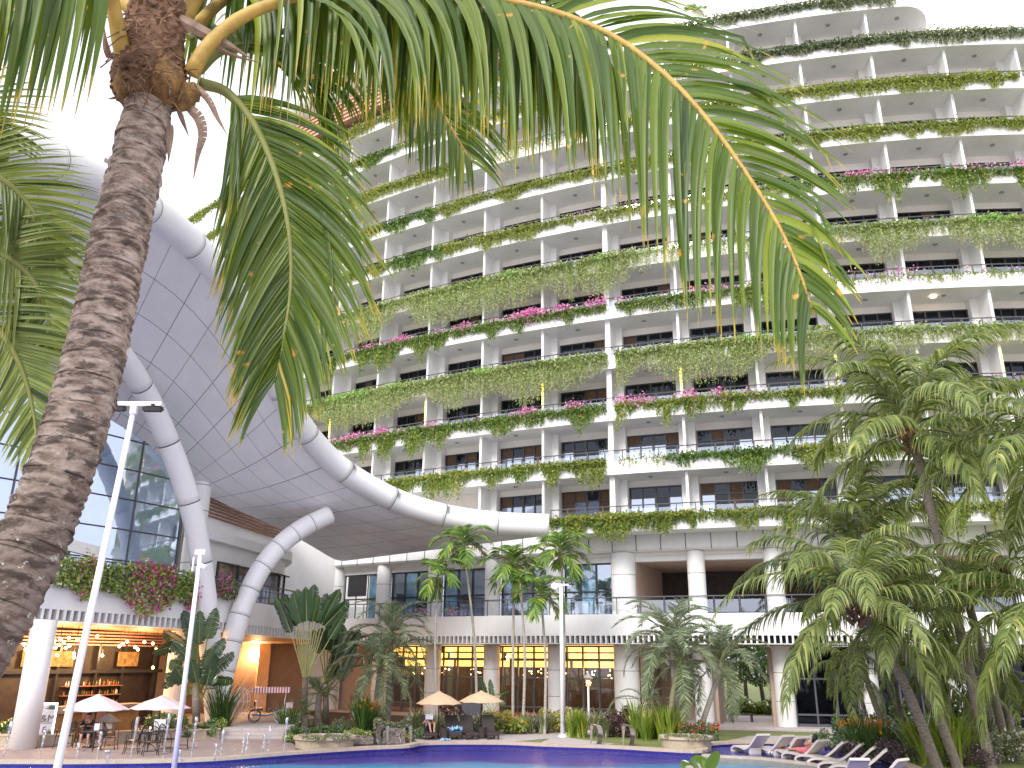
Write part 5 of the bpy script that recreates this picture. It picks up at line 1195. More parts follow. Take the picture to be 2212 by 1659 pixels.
hfrond([(430, 150, 5.2), (480, 110, 5.3), (560, 100, 5.4), (640, 130, 5.5), (700, 190, 5.6)], 34, 1.1, .05, .20, Vector((.1, -1, .3)).normalized(), (.04, .010), .2, 28, 55, .05, petm='petiole_g')
hfrond([(640, -10, 5.6), (760, -40, 5.3), (880, -30, 5.1), (980, -5, 5.0), (1080, 45, 4.95), (1160, 110, 4.95), (1220, 190, 4.95)], 56, 1.25, .052, .7, Vector((-.1, -1, .4)).normalized(), (.03, .010), .05, 31, 60, .08, lenprof=lpf)
# second palm whose fronds come in from the left edge
lp_ = thing('coconut_palm', 'coconut palm outside the left edge, dark fronds reaching into the picture', 'coconut palm')
cr_ = at_r(-330, 420, 7.2)
trunk_mesh([Vector((cr_.x - .4, cr_.y, -.2)), Vector((cr_.x - .2, cr_.y, 3)), cr_], .18, .13, M['near_bark'], lp_, .08)
for i, px in enumerate([[(-330, 400, 7.2), (-200, 335, 6.9), (-90, 340, 6.7), (0, 385, 6.6), (60, 440, 6.6), (100, 510, 6.6), (122, 580, 6.6)], [(-330, 420, 7.2), (-180, 470, 6.9), (-60, 520, 6.7), (10, 552, 6.6), (70, 605, 6.6), (103, 685, 6.6), (115, 765, 6.6)], [(-330, 440, 7.2), (-200, 540, 6.9), (-80, 640, 6.7), (0, 715, 6.6), (48, 800, 6.6), (72, 890, 6.6), (80, 965, 6.6)], [(-330, 400, 7.2), (-240, 250, 7), (-120, 210, 6.8), (-30, 255, 6.7), (20, 320, 6.7)]]):
    hfrond(px, 70, .66, .034, .05, Vector((.1, -1, .3)).normalized(), (.05, .008), .2, 40 + i, 62, .0, mats=[M['coco_far'], M['petiole_g']], parent=lp_, seg=6, petm='petiole_g')

# ================================================================== BROAD-LEAVED PLANTS
def paddle(parent, P0, P1, P2, wd, matl, stalk=.03, fold=.25, droop=.0, name='leaf', seed=0, torn=0, sm='fanstalk'):
    """stalk P0-P1, blade P1-P2 with a curved midrib; torn blades split into strips"""
    rg = random.Random(seed); P0, P1, P2 = Vector(P0), Vector(P1), Vector(P2); mb = MB(); i0 = 0
    mb.tube([P0, P0.lerp(P1, .5) + Vector((0, 0, .02)), P1], [stalk, stalk * .8, stalk * .55], 6, mi=1)
    ax = P2 - P1; vw = (CAMP - P1); vw.z = 0; vw.normalize(); sd = ax.cross(vw); sd = sd.normalized() if sd.length > .01 else Vector((1, 0, 0)); yaw = rg.uniform(-.7, .7); sd = (sd * math.cos(yaw) + vw * math.sin(yaw)).normalized(); nm = sd.cross(ax).normalized()
    N = 16; mid = [P1 + ax * (k / N) + Vector((0, 0, -droop * (k / N) ** 2)) + nm * .0 for k in range(N + 1)]
    prof = [max(.02, math.sin(math.pi * min(1, .06 + .94 * (k / N)) ** .85) ** .42) if 0 < k < N else .03 for k in range(N + 1)]
    rnd = rg.uniform(.05, .85); rnd = .52 if abs(rnd - .5) < .01 else rnd
    for k in range(N):
        for s_ in (-1, 1):
            j0 = rg.uniform(0, .12) if torn and rg.random() < torn else 0
            a, b = mid[k], mid[k + 1].lerp(mid[k], j0); up_ = nm * fold
            wa, wb = wd * prof[k], wd * prof[k + 1]; dz_ = Vector((0, 0, -wd * .3 * (rg.random() if torn else .3)))
            mb.quad(a, b, b + (sd * s_ + up_) * wb * .55, a + (sd * s_ + up_) * wa * .55, 0, rnd); mb.quad(a + (sd * s_ + up_) * wa * .55, b + (sd * s_ + up_) * wb * .55, b + (sd * s_ + up_ * .2) * wb + dz_, a + (sd * s_ + up_ * .2) * wa + dz_, 0, rnd)
    mb.tube([mid[k] + nm * .006 for k in range(0, N + 1, 4)], [stalk * .5, stalk * .4, stalk * .3, stalk * .2, .004], 5, mi=1)
    return mb.build(name, [M[matl], M[sm]], parent)
def px_paddles(nm, label, cat, group, r, rows, base, trunk=None, matl='banana', sm='fanstalk', torn=.3, st=.045):
    b0 = at_r(*base, r); b0.z = 0; tt = thing(nm, label, cat, group)
    for i, (a, b, c, wd) in enumerate(rows):
        rg = random.Random(i + int(base[0])); dr = rg.uniform(-.5, .5)
        paddle(tt, at_r(*a, r + dr * .2), at_r(*b, r + dr), at_r(*c, r + dr * 1.5), wd, matl, st, .2, 0, seed=i * 7 + int(base[0]), torn=torn, sm=sm)
    if trunk:
        mb = MB(); mb.tube([at_r(base[0], base[1], r), at_r(*trunk, r)], [.2, .16], 10); mb.build('trunk', M['bark'], tt, True)
    return tt
# fan: stalks from (660,1470)
fan = []
for k in range(11):
    f_ = k / 10; sx = 636 + 66 * f_; sy = 1352 - 12 * math.sin(math.pi * f_); tx_ = 600 + 152 * f_ + (k * 37 % 11 - 5); ty_ = 1258 + (k * 53 % 29) + (30 if k in (0, 10) else 0)
    fan.append(((660 + (f_ - .5) * 12, 1470 - abs(f_ - .5) * 16), (sx, sy), (tx_, ty_), .42))
fan += [((662, 1468), (712, 1380), (748, 1320), .30), ((658, 1470), (628, 1366), (604, 1300), .3)]
px_paddles('travellers_palm', 'traveller palm with a bright yellow fan of stalks beside the entry', 'traveller palm', 'traveller palms', 50.5, fan, (656, 1560), (660, 1462), 'banana', torn=.35)
fan2 = [((704, 1478), (690 + 9 * k, 1410 - 8 * math.sin(k)), (676 + 17 * k, 1345 + 5 * abs(k - 3)), .36) for k in range(7)] + [((704, 1500), (722, 1460), (752, 1430), .3), ((702, 1510), (690, 1480), (668, 1466), .28), ((706, 1500), (735, 1470), (770, 1395), .34), ((703, 1496), (716, 1440), (740, 1372), .34), ((703, 1500), (712, 1470), (728, 1405), .34)]
px_paddles('travellers_palm', 'dark leafed traveller palm right behind the yellow stalked fan', 'traveller palm', 'traveller palms', 52.0, fan2, (704, 1565), (704, 1490), 'banana_dark', 'petiole_g', torn=.4)
left = [((400, 1500), (392, 1440), (366, 1428), .36), ((440, 1500), (450, 1470), (470, 1452), .36), ((430, 1510), (424, 1470), (412, 1422), .40), ((405, 1500), (398, 1470), (378, 1440), .4), ((436, 1510), (446, 1480), (462, 1410), .4), ((412, 1480), (400, 1395), (352, 1362), .38), ((414, 1480), (385, 1390), (330, 1410), .32), ((420, 1480), (420, 1380), (396, 1318), .36), ((424, 1480), (430, 1390), (432, 1318), .34), ((430, 1480), (448, 1380), (468, 1312), .38), ((434, 1490), (452, 1425), (486, 1378), .34), ((434, 1490), (462, 1448), (506, 1408), .32), ((416, 1500), (396, 1468), (356, 1456), .3), ((420, 1500), (436, 1465), (505, 1470), .30), ((418, 1490), (404, 1420), (372, 1386), .34), ((410, 1500), (385, 1455), (352, 1485), .26), ((428, 1490), (440, 1440), (456, 1400), .34), ((425, 1490), (415, 1430), (408, 1370), .36)]
px_paddles('travellers_palm', 'dark leafed banana like palm at the foot of the curved struts', 'traveller palm', 'traveller palms', 46.5, left, (424, 1560), (422, 1470), 'banana_dark', 'petiole_g', torn=.5, st=.05)
px_paddles('banana_plant', 'small dark banana plant behind the right tan parasol', 'banana plant', None, 50.5, [((1064, 1540), (1050, 1510), (1036, 1462), .22), ((1066, 1540), (1064, 1510), (1058, 1466), .2), ((1066, 1540), (1082, 1500), (1098, 1492), .2), ((1062, 1540), (1040, 1510), (1012, 1496), .2), ((1064, 1540), (1078, 1515), (1092, 1520), .18)], (1064, 1552), None, 'banana', torn=.2, st=.03)
px_paddles('leafy_plant', 'bright green leafy plant rising from the lower edge before the pool', 'plant', None, 12.0, [((1510, 1700), (1512, 1660), (1502, 1630), .12), ((1512, 1700), (1528, 1662), (1552, 1622), .07), ((1506, 1700), (1494, 1662), (1470, 1644), .07), ((1512, 1700), (1520, 1664), (1530, 1640), .10), ((1504, 1700), (1492, 1668), (1478, 1656), .08), ((1515, 1700), (1530, 1672), (1548, 1655), .08), ((1508, 1700), (1506, 1668), (1492, 1642), .09), ((1511, 1700), (1516, 1664), (1514, 1640), .09)], (1510, 1720), None, 'areca', 'petiole_g', 0, .012)

# ================================================================== SHRUBS AND BEDS
def bush(label, u0, u1, vt, vb, matl, n, leaf=.16, seed=0, name='shrub', cat='shrub', flowers=None, group=None, depth=None, r=None, wr=.6, lump=.35, z0=0.0, stems=True):
    """leafy shrub filling the photo box u0-u1 / vt-vb, standing on the ground at vb"""
    rng = np.random.default_rng(seed + int(u0 * 3 + vb)); b = at_z((u0 + u1) / 2, vb, z0) if r is None else at_r((u0 + u1) / 2, vb, r)
    if r is not None: b.z = z0
    rr_ = math.hypot(b.x, b.y); wz = (b - CAMP).dot(FW); W = (u1 - u0) / FPX * wz; t_ = at_r((u0 + u1) / 2, vt, rr_); Hh = max(.15, t_.z - z0); D_ = depth or min(W * .7, 1.6)
    if r is None: b = b + Vector((b.x, b.y, 0)).normalized() * D_ * .5
    ca = -math.atan2(b.x, b.y)
    k = max(3, int(W / max(.4, Hh * .55)) + 2); cx = np.linspace(-W * .42, W * .42, k) + rng.normal(0, W * .04, k); cy = rng.uniform(-D_ * .3, D_ * .3, k); ch = Hh * rng.uniform(1 - lump, 1.0, k); cr_ = np.maximum(W / k * .95, .25) * rng.uniform(.8, 1.2, k)
    i = rng.integers(0, k, n); u = rng.normal(size=(n, 3)); u /= np.linalg.norm(u, axis=1)[:, None]; sh = rng.random(n) ** .4
    X = cx[i] + u[:, 0] * sh * cr_[i]; Y = cy[i] + u[:, 1] * sh * D_ * .5; Z = ch[i] * (.52 + .50 * u[:, 2] * sh)
    keep = (Z > .02) & (np.abs(X) < W * .56); X, Y, Z = X[keep], Y[keep], Z[keep]; n = len(X)
    C = np.stack([b.x + X * math.cos(ca) - Y * math.sin(ca), b.y + X * math.sin(ca) + Y * math.cos(ca), z0 + Z], 1)
    o = quads(name, leaves(rng, C, leaf, leaf * wr, out=np.array([0, 0, .4])), np.clip(rng.normal(.45, .24, n), 0, 1), M[matl]); tag(o, label, cat, group)
    if stems:
        mb = MB()
        for q in range(min(10, k * 2)):
            j = q % k; p0 = Vector((b.x + cx[j] * .6 * math.cos(ca), b.y + cx[j] * .6 * math.sin(ca), z0 - .02)); p1 = Vector((b.x + cx[j] * math.cos(ca), b.y + cx[j] * math.sin(ca), z0 + ch[j] * .7)); mb.tube([p0, p1], .018, 4)
        mb.build('stems', M['bark'], o)
    if flowers:
        fm, nf, fs = flowers; idx = rng.choice(n, min(n, nf * 3), replace=False); idx = idx[np.argsort(-(Z[idx] - .6 * Y[idx]))][:nf]
        F = np.concatenate([C[idx] + rng.normal(0, fs * .4, (len(idx), 3)) + np.array([0, -.05, .06]) for _ in range(4)]); tag(quads('flowers', leaves(rng, F, fs, fs * .7), rng.random(len(F)), M[fm], None, o), kind='stuff')
    return o
def strappy(label, u0, u1, vt, vb, matl, n, wd=.05, seed=0, name='strap_plant', cat='plant', flowers=None, group=None, r=None, clumps=5, lean=.55, z0=0.0):
    rng = np.random.default_rng(seed + int(u0 + vb)); b = at_z((u0 + u1) / 2, vb, z0) if r is None else at_r((u0 + u1) / 2, vb, r); b.z = z0
    rr_ = math.hypot(b.x, b.y); W = (u1 - u0) / FPX * (b - CAMP).dot(FW); Hh = max(.2, at_r((u0 + u1) / 2, vt, rr_).z - z0); D_ = min(1.6, W * .6); b = b + Vector((b.x, b.y, 0)).normalized() * (D_ * .5 if r is None else 0); ca = -math.atan2(b.x, b.y)
    mb = MB(); cc = [(rng.uniform(-W * .42, W * .42), rng.uniform(-D_ * .4, D_ * .4), rng.uniform(.75, 1.1)) for _ in range(clumps)]; tips = []
    for k in range(n):
        cx, cy, hs = cc[k % clumps]; a = rng.uniform(0, 6.283); L_ = Hh * hs * rng.uniform(.75, 1.15) * 1.25; e = math.radians(rng.uniform(60, 88)); dd = np.array([math.cos(a) * math.cos(e), math.sin(a) * math.cos(e), math.sin(e)]); p_ = np.array([cx + rng.normal(0, .06), cy + rng.normal(0, .06), 0.0]); i0 = len(mb.v); S = 5; sv = np.array([-math.sin(a), math.cos(a), 0]); rnd = float(np.clip(rng.normal(.45, .22), 0, 1)); rnd = .51 if abs(rnd - .5) < 1e-3 else rnd
        for j in range(S + 1):
            v = j / S; w_ = wd * (1 - v ** 2) ** .6 * .5 + .004; q = p_
            for s_ in (-1, 1):
                w3 = q + sv * w_ * s_; mb.v.append((b.x + w3[0] * math.cos(ca) - w3[1] * math.sin(ca), b.y + w3[0] * math.sin(ca) + w3[1] * math.cos(ca), z0 + w3[2])); mb.l.append(v)
            p_ = p_ + dd * L_ / S; dd = dd + np.array([math.cos(a), math.sin(a), -1.1]) * lean * .28 * (.3 + v); dd /= np.linalg.norm(dd)
        tips.append(mb.v[i0 + 6])
        for j in range(S): q = i0 + j * 2; mb.face((q, q + 1, q + 3, q + 2), 0, rnd)
    o = mb.build(name, [M[matl]]); tag(o, label, cat, group)
    if flowers:
        fm, nf, fs = flowers; T = np.array(tips)[rng.choice(len(tips), min(nf, len(tips)), replace=False)] + np.array([0, 0, Hh * .3]); F = np.concatenate([T + rng.normal(0, fs * .4, T.shape) for _ in range(5)]); tag(quads('flowers', leaves(rng, F, fs, fs * .6), rng.random(len(F)), M[fm], None, o), kind='stuff')
    return o
# --- beds by the bar
bush('dark shrub at the left edge beside the white bar column', 0, 40, 1540, 1600, 'bush', 900, .2, 1)
bush('yellow croton peeping in at the left edge', -14, 18, 1545, 1580, 'bush_yellow', 300, .18, 2)
bush('low green shrub under the lit sign', 92, 150, 1580, 1607, 'bush_lime', 900, .16, 3)
bush('pale leafed shrub behind the patio table', 236, 262, 1566, 1590, 'bush_lime', 420, .2, 4)
bush('dark shrub behind the right white parasol', 318, 395, 1532, 1582, 'bush', 1500, .2, 5, r=47.0)
strappy('spiky dracaena at the foot of the canopy struts', 452, 490, 1485, 1560, 'banana', 190, .06, 6, r=47.2, clumps=4, lean=.6)
bush('round lime shrub at the foot of the struts', 458, 486, 1546, 1582, 'bush_lime', 900, .12, 7, r=46.4)
bush('mixed dark undergrowth below the banana like palm', 395, 460, 1550, 1590, 'bush', 1300, .2, 8, r=45.2)
# --- central bed
for (u, v0, vb, r, sc, lb) in ((690, 1497, 1560, 49.5, 1.2, 'tall dark cycad with a scaly trunk right of the fan palm'), (657, 1545, 1575, 48.0, .95, 'low green cycad in front of the yellow fan palm')):
    q = at_r(u, vb, r); q.z = 0; palm('cycad', lb, 'cycad', 'cycads', q, at_r(u, v0, r), 22, u, sc, (.2, .16), 'bark', None, 'cycad', rings=.1)
bush('dark round clipped shrub, leftmost at the planter', 616, 656, 1564, 1596, 'bush', 1100, .09, 10)
bush('dark round clipped shrub in the middle above the planter', 665, 712, 1562, 1592, 'bush', 1300, .09, 11)
bush('dark round clipped shrub right above the planter', 710, 748, 1564, 1592, 'bush', 1100, .09, 12)
bush('round pale lime shrub behind the clipped dark ones', 718, 756, 1543, 1584, 'bush_sage', 1200, .10, 13, r=46.8)
bush('yellow green mound on the stones right of the planter', 746, 800, 1572, 1598, 'bush_lime', 1300, .11, 14)
bush('low bright groundcover left of the planter', 612, 655, 1584, 1606, 'bush_lime', 900, .10, 15)
strappy('tall orange flowered ginger behind the stone wall', 755, 815, 1515, 1590, 'bush', 260, .09, 16, flowers=('flower_or', 46, .14), r=46.5, clumps=8, lean=.35)
strappy('dark flax clump left of the date palms', 605, 640, 1530, 1580, 'bush', 150, .06, 17, r=48.0)
bush('mound of sage green shrubs filling the left round planter', 655, 752, 1584, 1606, 'bush_sage', 2200, .09, 18, z0=.35, r=39.5)
bush('broad pale leafed shrub above the rubble wall', 812, 884, 1546, 1582, 'bush_sage', 1500, .20, 19, r=46.0)
bush('small round shrub right of the spouts', 888, 912, 1570, 1598, 'bush', 500, .10, 20)
bush('small yellow flowers at the second spout', 872, 888, 1582, 1600, 'bush_yellow', 260, .10, 21)
bush('yellow flowering plant at the edge of the stone wall', 862, 872, 1590, 1604, 'bush_yellow', 140, .1, 22)
strappy('pale fern clump behind the occupied wicker lounger', 885, 950, 1540, 1578, 'bush_sage', 200, .07, 23, r=47.5)
bush('dark red cordyline between the tan parasols', 955, 1004, 1515, 1565, 'bush_red', 900, .2, 24, r=48.3)
strappy('grey green fern clump under the right tan parasol', 960, 1010, 1545, 1578, 'bush_sage', 170, .06, 25, r=47.4)
strappy('silvery fern clump before the grey box', 1005, 1045, 1548, 1580, 'bush_sage', 160, .06, 26, r=47.6)
bush('pale flowering shrub left of the orange flowered hedge', 1022, 1050, 1552, 1584, 'bush', 500, .12, 27, flowers=('blossom', 14, .09), r=46.8)
bush('long hedge dotted with orange yellow flowers', 1042, 1136, 1530, 1584, 'bush_lime', 2600, .16, 28, flowers=('flower_or', 60, .10), r=47.6)
strappy('grey green lily clump left of the white lamp post', 1132, 1190, 1545, 1580, 'bush_sage', 240, .07, 29, r=47.6)
bush('yellow croton hedge behind the white lamp post', 1170, 1248, 1515, 1562, 'bush_yellow', 1800, .20, 30, r=48.8)
strappy('lime lily clump right of the white lamp post', 1230, 1278, 1540, 1590, 'bush_lime', 260, .07, 31, r=45.6)
bush('yellow flowers at the foot of the lime lily clump', 1240, 1266, 1566, 1588, 'bush_yellow', 400, .12, 32)
strappy('grey green lily clump below the lantern', 1272, 1318, 1548, 1584, 'bush_sage', 240, .07, 33, r=46.0)
bush('dark red shrub below the wide column', 1312, 1356, 1518, 1586, 'bush_red', 1400, .18, 34, r=46.0)
bush('green shrub behind the dark red one', 1306, 1330, 1512, 1560, 'bush', 600, .18, 35, r=48.0)
bush('low yellow hedge along the lawn between the right spouts', 1308, 1414, 1570, 1593, 'bush_yellow', 1700, .14, 36)
strappy('tall green ginger bed before the dark recess', 1362, 1474, 1532, 1590, 'bush_lime', 420, .10, 37, r=45.2, clumps=14, lean=.3)
bush('red flowered ixora mound right of the round planter', 1474, 1550, 1553, 1604, 'bush', 2300, .12, 38, flowers=('flower_red', 60, .10), z0=0)
bush('sage shrubs filling the right round planter', 1442, 1524, 1583, 1606, 'bush_sage', 1900, .08, 39, z0=.35, r=41.3)
for a in ((1300, 55, 1), (1408, 30, 2)): pass
q = at_r(1398, 1550, 47.5); q.z = 0; palm('date', 'low silvery palm fronds before the wide column', 'palm', None, q, at_r(1398, 1530, 47.5), 12, 61, .9, (.1, .1), 'bark', (70, 45, 20, 0), 'palm_shrub')
# --- right bed
bush('dark shrub by the first column of the glazed right side', 1802, 1840, 1535, 1580, 'bush', 900, .2, 40, r=43.0)
bush('dark leafed shrub left of the orange lilies', 1842, 1898, 1530, 1580, 'bush', 1300, .2, 41, r=42.5)
strappy('orange flowered lilies left of the leaning trunks', 1838, 1955, 1562, 1606, 'bush', 380, .06, 42, flowers=('flower_or', 20, .22), r=39.5, clumps=14)
strappy('lime green lilies between the palm trunks', 1955, 2112, 1556, 1612, 'bush_lime', 560, .10, 43, r=38.6, clumps=18)
bush('low purple hedge curving round the palm bed', 1826, 2158, 1594, 1642, 'bush_purple', 6500, .10, 44, 'hedge', 'hedge', depth=.9, r=38.3, lump=.25)
bush('cream speckled hedge at the right edge', 2086, 2240, 1560, 1594, 'bush_sage', 2600, .13, 45, 'hedge', 'hedge', r=40.5, lump=.2)
bush('tall dark shrub against the glazing behind the second trunk', 1930, 1966, 1484, 1570, 'bush', 900, .22, 46, r=43.5)
bush('tall dark shrub behind the tallest palm trunk', 2058, 2098, 1486, 1570, 'bush', 1000, .22, 47, r=43.0)
bush('tall dark shrub before the white column at far right', 2118, 2176, 1500, 1575, 'bush', 1300, .22, 48, r=43.0)
strappy('green strappy plants under the far right column', 2060, 2180, 1556, 1580, 'bush', 260, .06, 49, r=42.2, clumps=10)
bush('dark ground shrubs along the right glazing', 1760, 1850, 1566, 1592, 'bush', 1200, .12, 50, r=42.0)
# --- garden seen through the passage and behind the hotel
def tree(label, x, y, h, wd, seed, matl='bush', n=2600):
    t = thing('tree', label, 'tree', 'garden trees behind the hotel', (x, y, 0)); rng = np.random.default_rng(seed); mb = MB(); top = Vector((rng.normal(0, .4), rng.normal(0, .4), h * .6)); mb.tube([(0, 0, -.1), top * .5, top], [.22, .16, .09], 8)
    for k in range(6):
        a = k * 1.05; mb.tube([top * rng.uniform(.5, .95), top + Vector((math.cos(a) * wd * .35, math.sin(a) * wd * .35, h * rng.uniform(.05, .3)))], [.07, .02], 5)
    mb.build('trunk', M['bark'], t, True); k = 9; cc = np.stack([rng.normal(0, wd * .28, k), rng.normal(0, wd * .28, k), h * rng.uniform(.45, .95, k)], 1); i = rng.integers(0, k, n); u = rng.normal(size=(n, 3)); u /= np.linalg.norm(u, axis=1)[:, None]
    C = cc[i] + u * (rng.random(n) ** .4)[:, None] * wd * .26; quads('crown', leaves(rng, C, .38, .24), np.clip(rng.normal(.4, .2, n), 0, 1), M[matl], None, t); return t
for k, (u, r, lb) in enumerate(((1575, 74, 'garden tree seen at the left through the passage under the tower'), (1612, 80, 'garden tree seen in the middle of the passage under the tower'), (1650, 76, 'garden tree seen at the right through the passage under the tower'), (1700, 84, 'garden tree hidden deep behind the passage'))):
    q = at_r(u, 1500, r); tree(lb, q.x, q.y, 6.5 + k % 2, 5.5, 70 + k)
bush('light green hedge at the end of the passage', 1570, 1680, 1505, 1545, 'bush_lime', 2600, .3, 51, 'hedge', 'hedge', r=69.0)

# ================================================================== POSTS, PARASOLS, FURNITURE, PEOPLE
Z = Vector((0, 0, 1))
def ground(u, v, z=0.0):
    p = at_z(u, v, z); return Vector((p.x, p.y, z))
def below(u, v, r): p = at_r(u, v, r); return Vector((p.x, p.y, 0))
def post(label, top, r, r0, r1, base_off=(0, 0)):
    tp_ = at_r(*top, r); t = thing('lamp_post', label, 'lamp post', 'white floodlight posts', (tp_.x, tp_.y, 0)); h = tp_.z
    mb = MB(); mb.tube([(base_off[0], base_off[1], -.02), (base_off[0] * .5, base_off[1] * .5, h * .5), (0, 0, h)], [r0, (r0 + r1) / 2, r1], 14); mb.build('pole', M['post'], t, True)
    mb = MB(); mb.lathe([(r0 * 2.2, 0), (r0 * 2.2, .04), (r0 * 1.1, .16)], (base_off[0], base_off[1], 0), 14); mb.build('base_plate', M['post'], t); return t, h
def flood(t, x, y, z, tilt, lit=None, mt='black'):
    mb = MB(); R_ = Matrix.Translation((x, y, z)) @ Matrix.Rotation(tilt, 4, 'X')
    mb.box((0, 0, 0), (.30, .16, .07), 0, 0, R_); mb.box((0, 0, -.045), (.26, .12, .02), 0, 1, R_); mb.box((0, 0, .06), (.05, .05, .06), 0, 0, R_)
    mb.build('floodlight', [M[mt], M[lit or 'pane']], t)
t, h = post('tall white floodlight post with two dark lamps on a crossbar, beside the leaning trunk', (290, 880), 15.0, .068, .044, (-.42, 0))
mb = MB(); mb.box((.0, 0, h + .06), (.92, .07, .07)); mb.tube([(0, 0, h - .12), (0, 0, h + .03)], .065, 10); mb.build('crossbar', M['post'], t)
flood(t, -.30, -.02, h - .03, rad(14)); flood(t, .33, -.02, h - .03, rad(14))
t, h = post('shorter white post with a small camera head before the curved struts', (433, 1196), 26, .075, .058)
mb = MB(); mb.box((0, 0, h + .04), (.30, .10, .14)); mb.tube([(.1, -.05, h - .35), (.3, -.2, h - .42)], .07, 10); mb.box((-.16, -.03, h - .3), (.04, .06, .4)); mb.build('camera_head', M['post'], t)
t, h = post('white lamp post with a lit lamp by the middle of the pool', (1212, 1264), 45.6, .12, .085)
mb = MB(); mb.box((.1, 0, h + .02), (.9, .09, .09)); mb.build('crossbar', M['post'], t); flood(t, .55, 0, h + .06, 0)
mb = MB(); mb.box((-.32, -.05, h - .02), (.36, .2, .12)); fl = mb.build('floodlight', M['post'], t); mb = MB(); mb.ball((-.36, -.2, h - .05), .13, n=12); mb.build('lit_lamp', emat('white_hot_lamp', (1, .86, .72), 22), fl)
# lantern
b = below(1272, 1550, 47.6); tp_ = at_r(1268, 1462, 47.6); t = thing('lantern_post', 'slim lantern post with a warm lit glass head before the lit lobby windows', 'lantern post', loc=b); h = tp_.z
mb = MB(); mb.tube([(0, 0, 0), (0, 0, h - .45)], [.07, .05], 10); mb.lathe([(.12, 0), (.12, .1), (.07, .2)], (0, 0, 0), 10); mb.build('pole', M['post'], t, True)
mb = MB(); mb.lathe([(.12, h - .45), (.2, h - .05)], (0, 0, 0), 6); mb.build('lantern_glass', glassmat('lantern_panes', (1, .9, .75), .15), t)
mb = MB(); mb.lathe([(.26, h - .05), (.10, h + .13), (.03, h + .25)], (0, 0, 0), 6); mb.build('lantern_cap', M['grey'], t)
mb = MB(); mb.ball((0, 0, h - .27), .09, n=10); mb.build('lit_bulb', emat('lantern_bulb', (1, .62, .22), 16), t)
# parasols
def parasol(label, apex, half, r, drop, mt, group, rot=0):
    a = at_r(*apex, r); wz = (a - CAMP).dot(FW); R_ = half / FPX * wz; t = thing('parasol', label, 'parasol', group, (a.x, a.y, 0)); h = a.z; n = 8; dz_ = drop
    mb = MB(); rim, mid, in_ = [], [], []
    for j in range(n * 2):
        an = math.pi * j / n + rot; k = 1 if j % 2 == 0 else .955; rim.append((R_ * k * math.cos(an), R_ * k * math.sin(an), h - dz_ + (0 if j % 2 == 0 else .03)))
        mid.append((R_ * .52 * k * math.cos(an), R_ * .52 * k * math.sin(an), h - dz_ * .42 - (0 if j % 2 == 0 else .02))); in_.append((R_ * .14 * math.cos(an), R_ * .14 * math.sin(an), h - .05))
    m_ = n * 2
    for j in range(m_):
        q = (j + 1) % m_; mb.quad(in_[j], mid[j], mid[q], in_[q]); mb.quad(mid[j], rim[j], rim[q], mid[q]); dn = Vector((0, 0, -.03)); mb.quad(Vector(rim[j]), Vector(rim[j]) + dn, Vector(rim[q]) + dn, Vector(rim[q]))
        mb.quad(Vector(rim[q]) + dn, Vector(rim[j]) + dn, Vector(mid[j]) + dn, Vector(mid[q]) + dn); mb.quad(Vector(mid[q]) + dn, Vector(mid[j]) + dn, Vector(in_[j]) + dn, Vector(in_[q]) + dn)
    mb.poly(in_); mb.build('canopy', M[mt], t)
    mb = MB(); mb.lathe([(R_ * .17, h - .07), (R_ * .05, h + .02), (.02, h + .03)], (0, 0, 0), 16); mb.build('vent_cap', M[mt], t, True)
    mb = MB(); mb.tube([(0, 0, 0), (0, 0, h)], .028, 8); mb.build('pole', M['black'], t); mb = MB(); mb.lathe([(.32, 0), (.32, .06), (.06, .1), (.06, .3)], (0, 0, 0), 16); mb.build('base', M['black'], t)
    for j in range(8):
        an = math.pi * 2 * j / 8 + rot; mb = MB(); mb.tube([(0, 0, h - .1), (R_ * .97 * math.cos(an), R_ * .97 * math.sin(an), h - dz_ - .05)], .012, 4); mb.build('rib', M['black'], t)
parasol('left tan parasol over the lounger with the reading person', (949, 1494), 49, 44.6, .56, 'sun_tan', 'tan parasols'); parasol('right tan parasol over the two empty wicker loungers', (1040, 1493), 49, 45.4, .50, 'sun_tan', 'tan parasols')
parasol('left pinkish white parasol over the man at the table', (213, 1501), 67, 42.6, .60, 'sun_white', 'white parasols', .2); parasol('right pinkish white parasol by the second white post', (350, 1504), 62, 44.2, .52, 'sun_white', 'white parasols', .3)
# patio chairs and tables
def chair_parts(t):
    k = 'black'
    mb = MB(); mb.lathe([(.05, .43), (.24, .42), (.25, .45), (.05, .46)], (0, 0, 0), 16); mb.build('seat', M[k], t)
    for x in (-.21, .21):
        for y in (-.20, .22): mb = MB(); mb.tube([(x, y, .44), (x * 1.12, y * 1.0, .22), (x * 1.2, y * 1.2, 0)], [.018, .014, .017], 6); mb.build('leg', M[k], t)
    mb = MB(); mb.tube([(-.23, .20, .44), (-.26, .27, .72), (-.17, .33, .90), (0, .35, .95), (.17, .33, .90), (.26, .27, .72), (.23, .20, .44)], .018, 6)
    for x in (-.13, -.045, .045, .13): mb.tube([(x * .9, .20, .45), (x * 1.1, .28, .70), (x * .8, .335, .915)], .010, 5)
    mb.tube([(-.24, .26, .68), (0, .29, .66), (.24, .26, .68)], .012, 5); mb.build('backrest', M[k], t)
    for s_ in (-1, 1): mb = MB(); mb.tube([(s_ * .25, .25, .68), (s_ * .29, .05, .68), (s_ * .28, -.16, .66), (s_ * .22, -.18, .44)], .016, 6); mb.build('armrest', M[k], t)
    mb = MB(); mb.tube([(-.24, -.22, .14), (-.24, .25, .14)], .010, 5); mb.tube([(.24, -.22, .14), (.24, .25, .14)], .010, 5); mb.tube([(-.24, .02, .14), (.24, .02, .14)], .010, 5); mb.build('stretcher', M[k], t)
proto = None
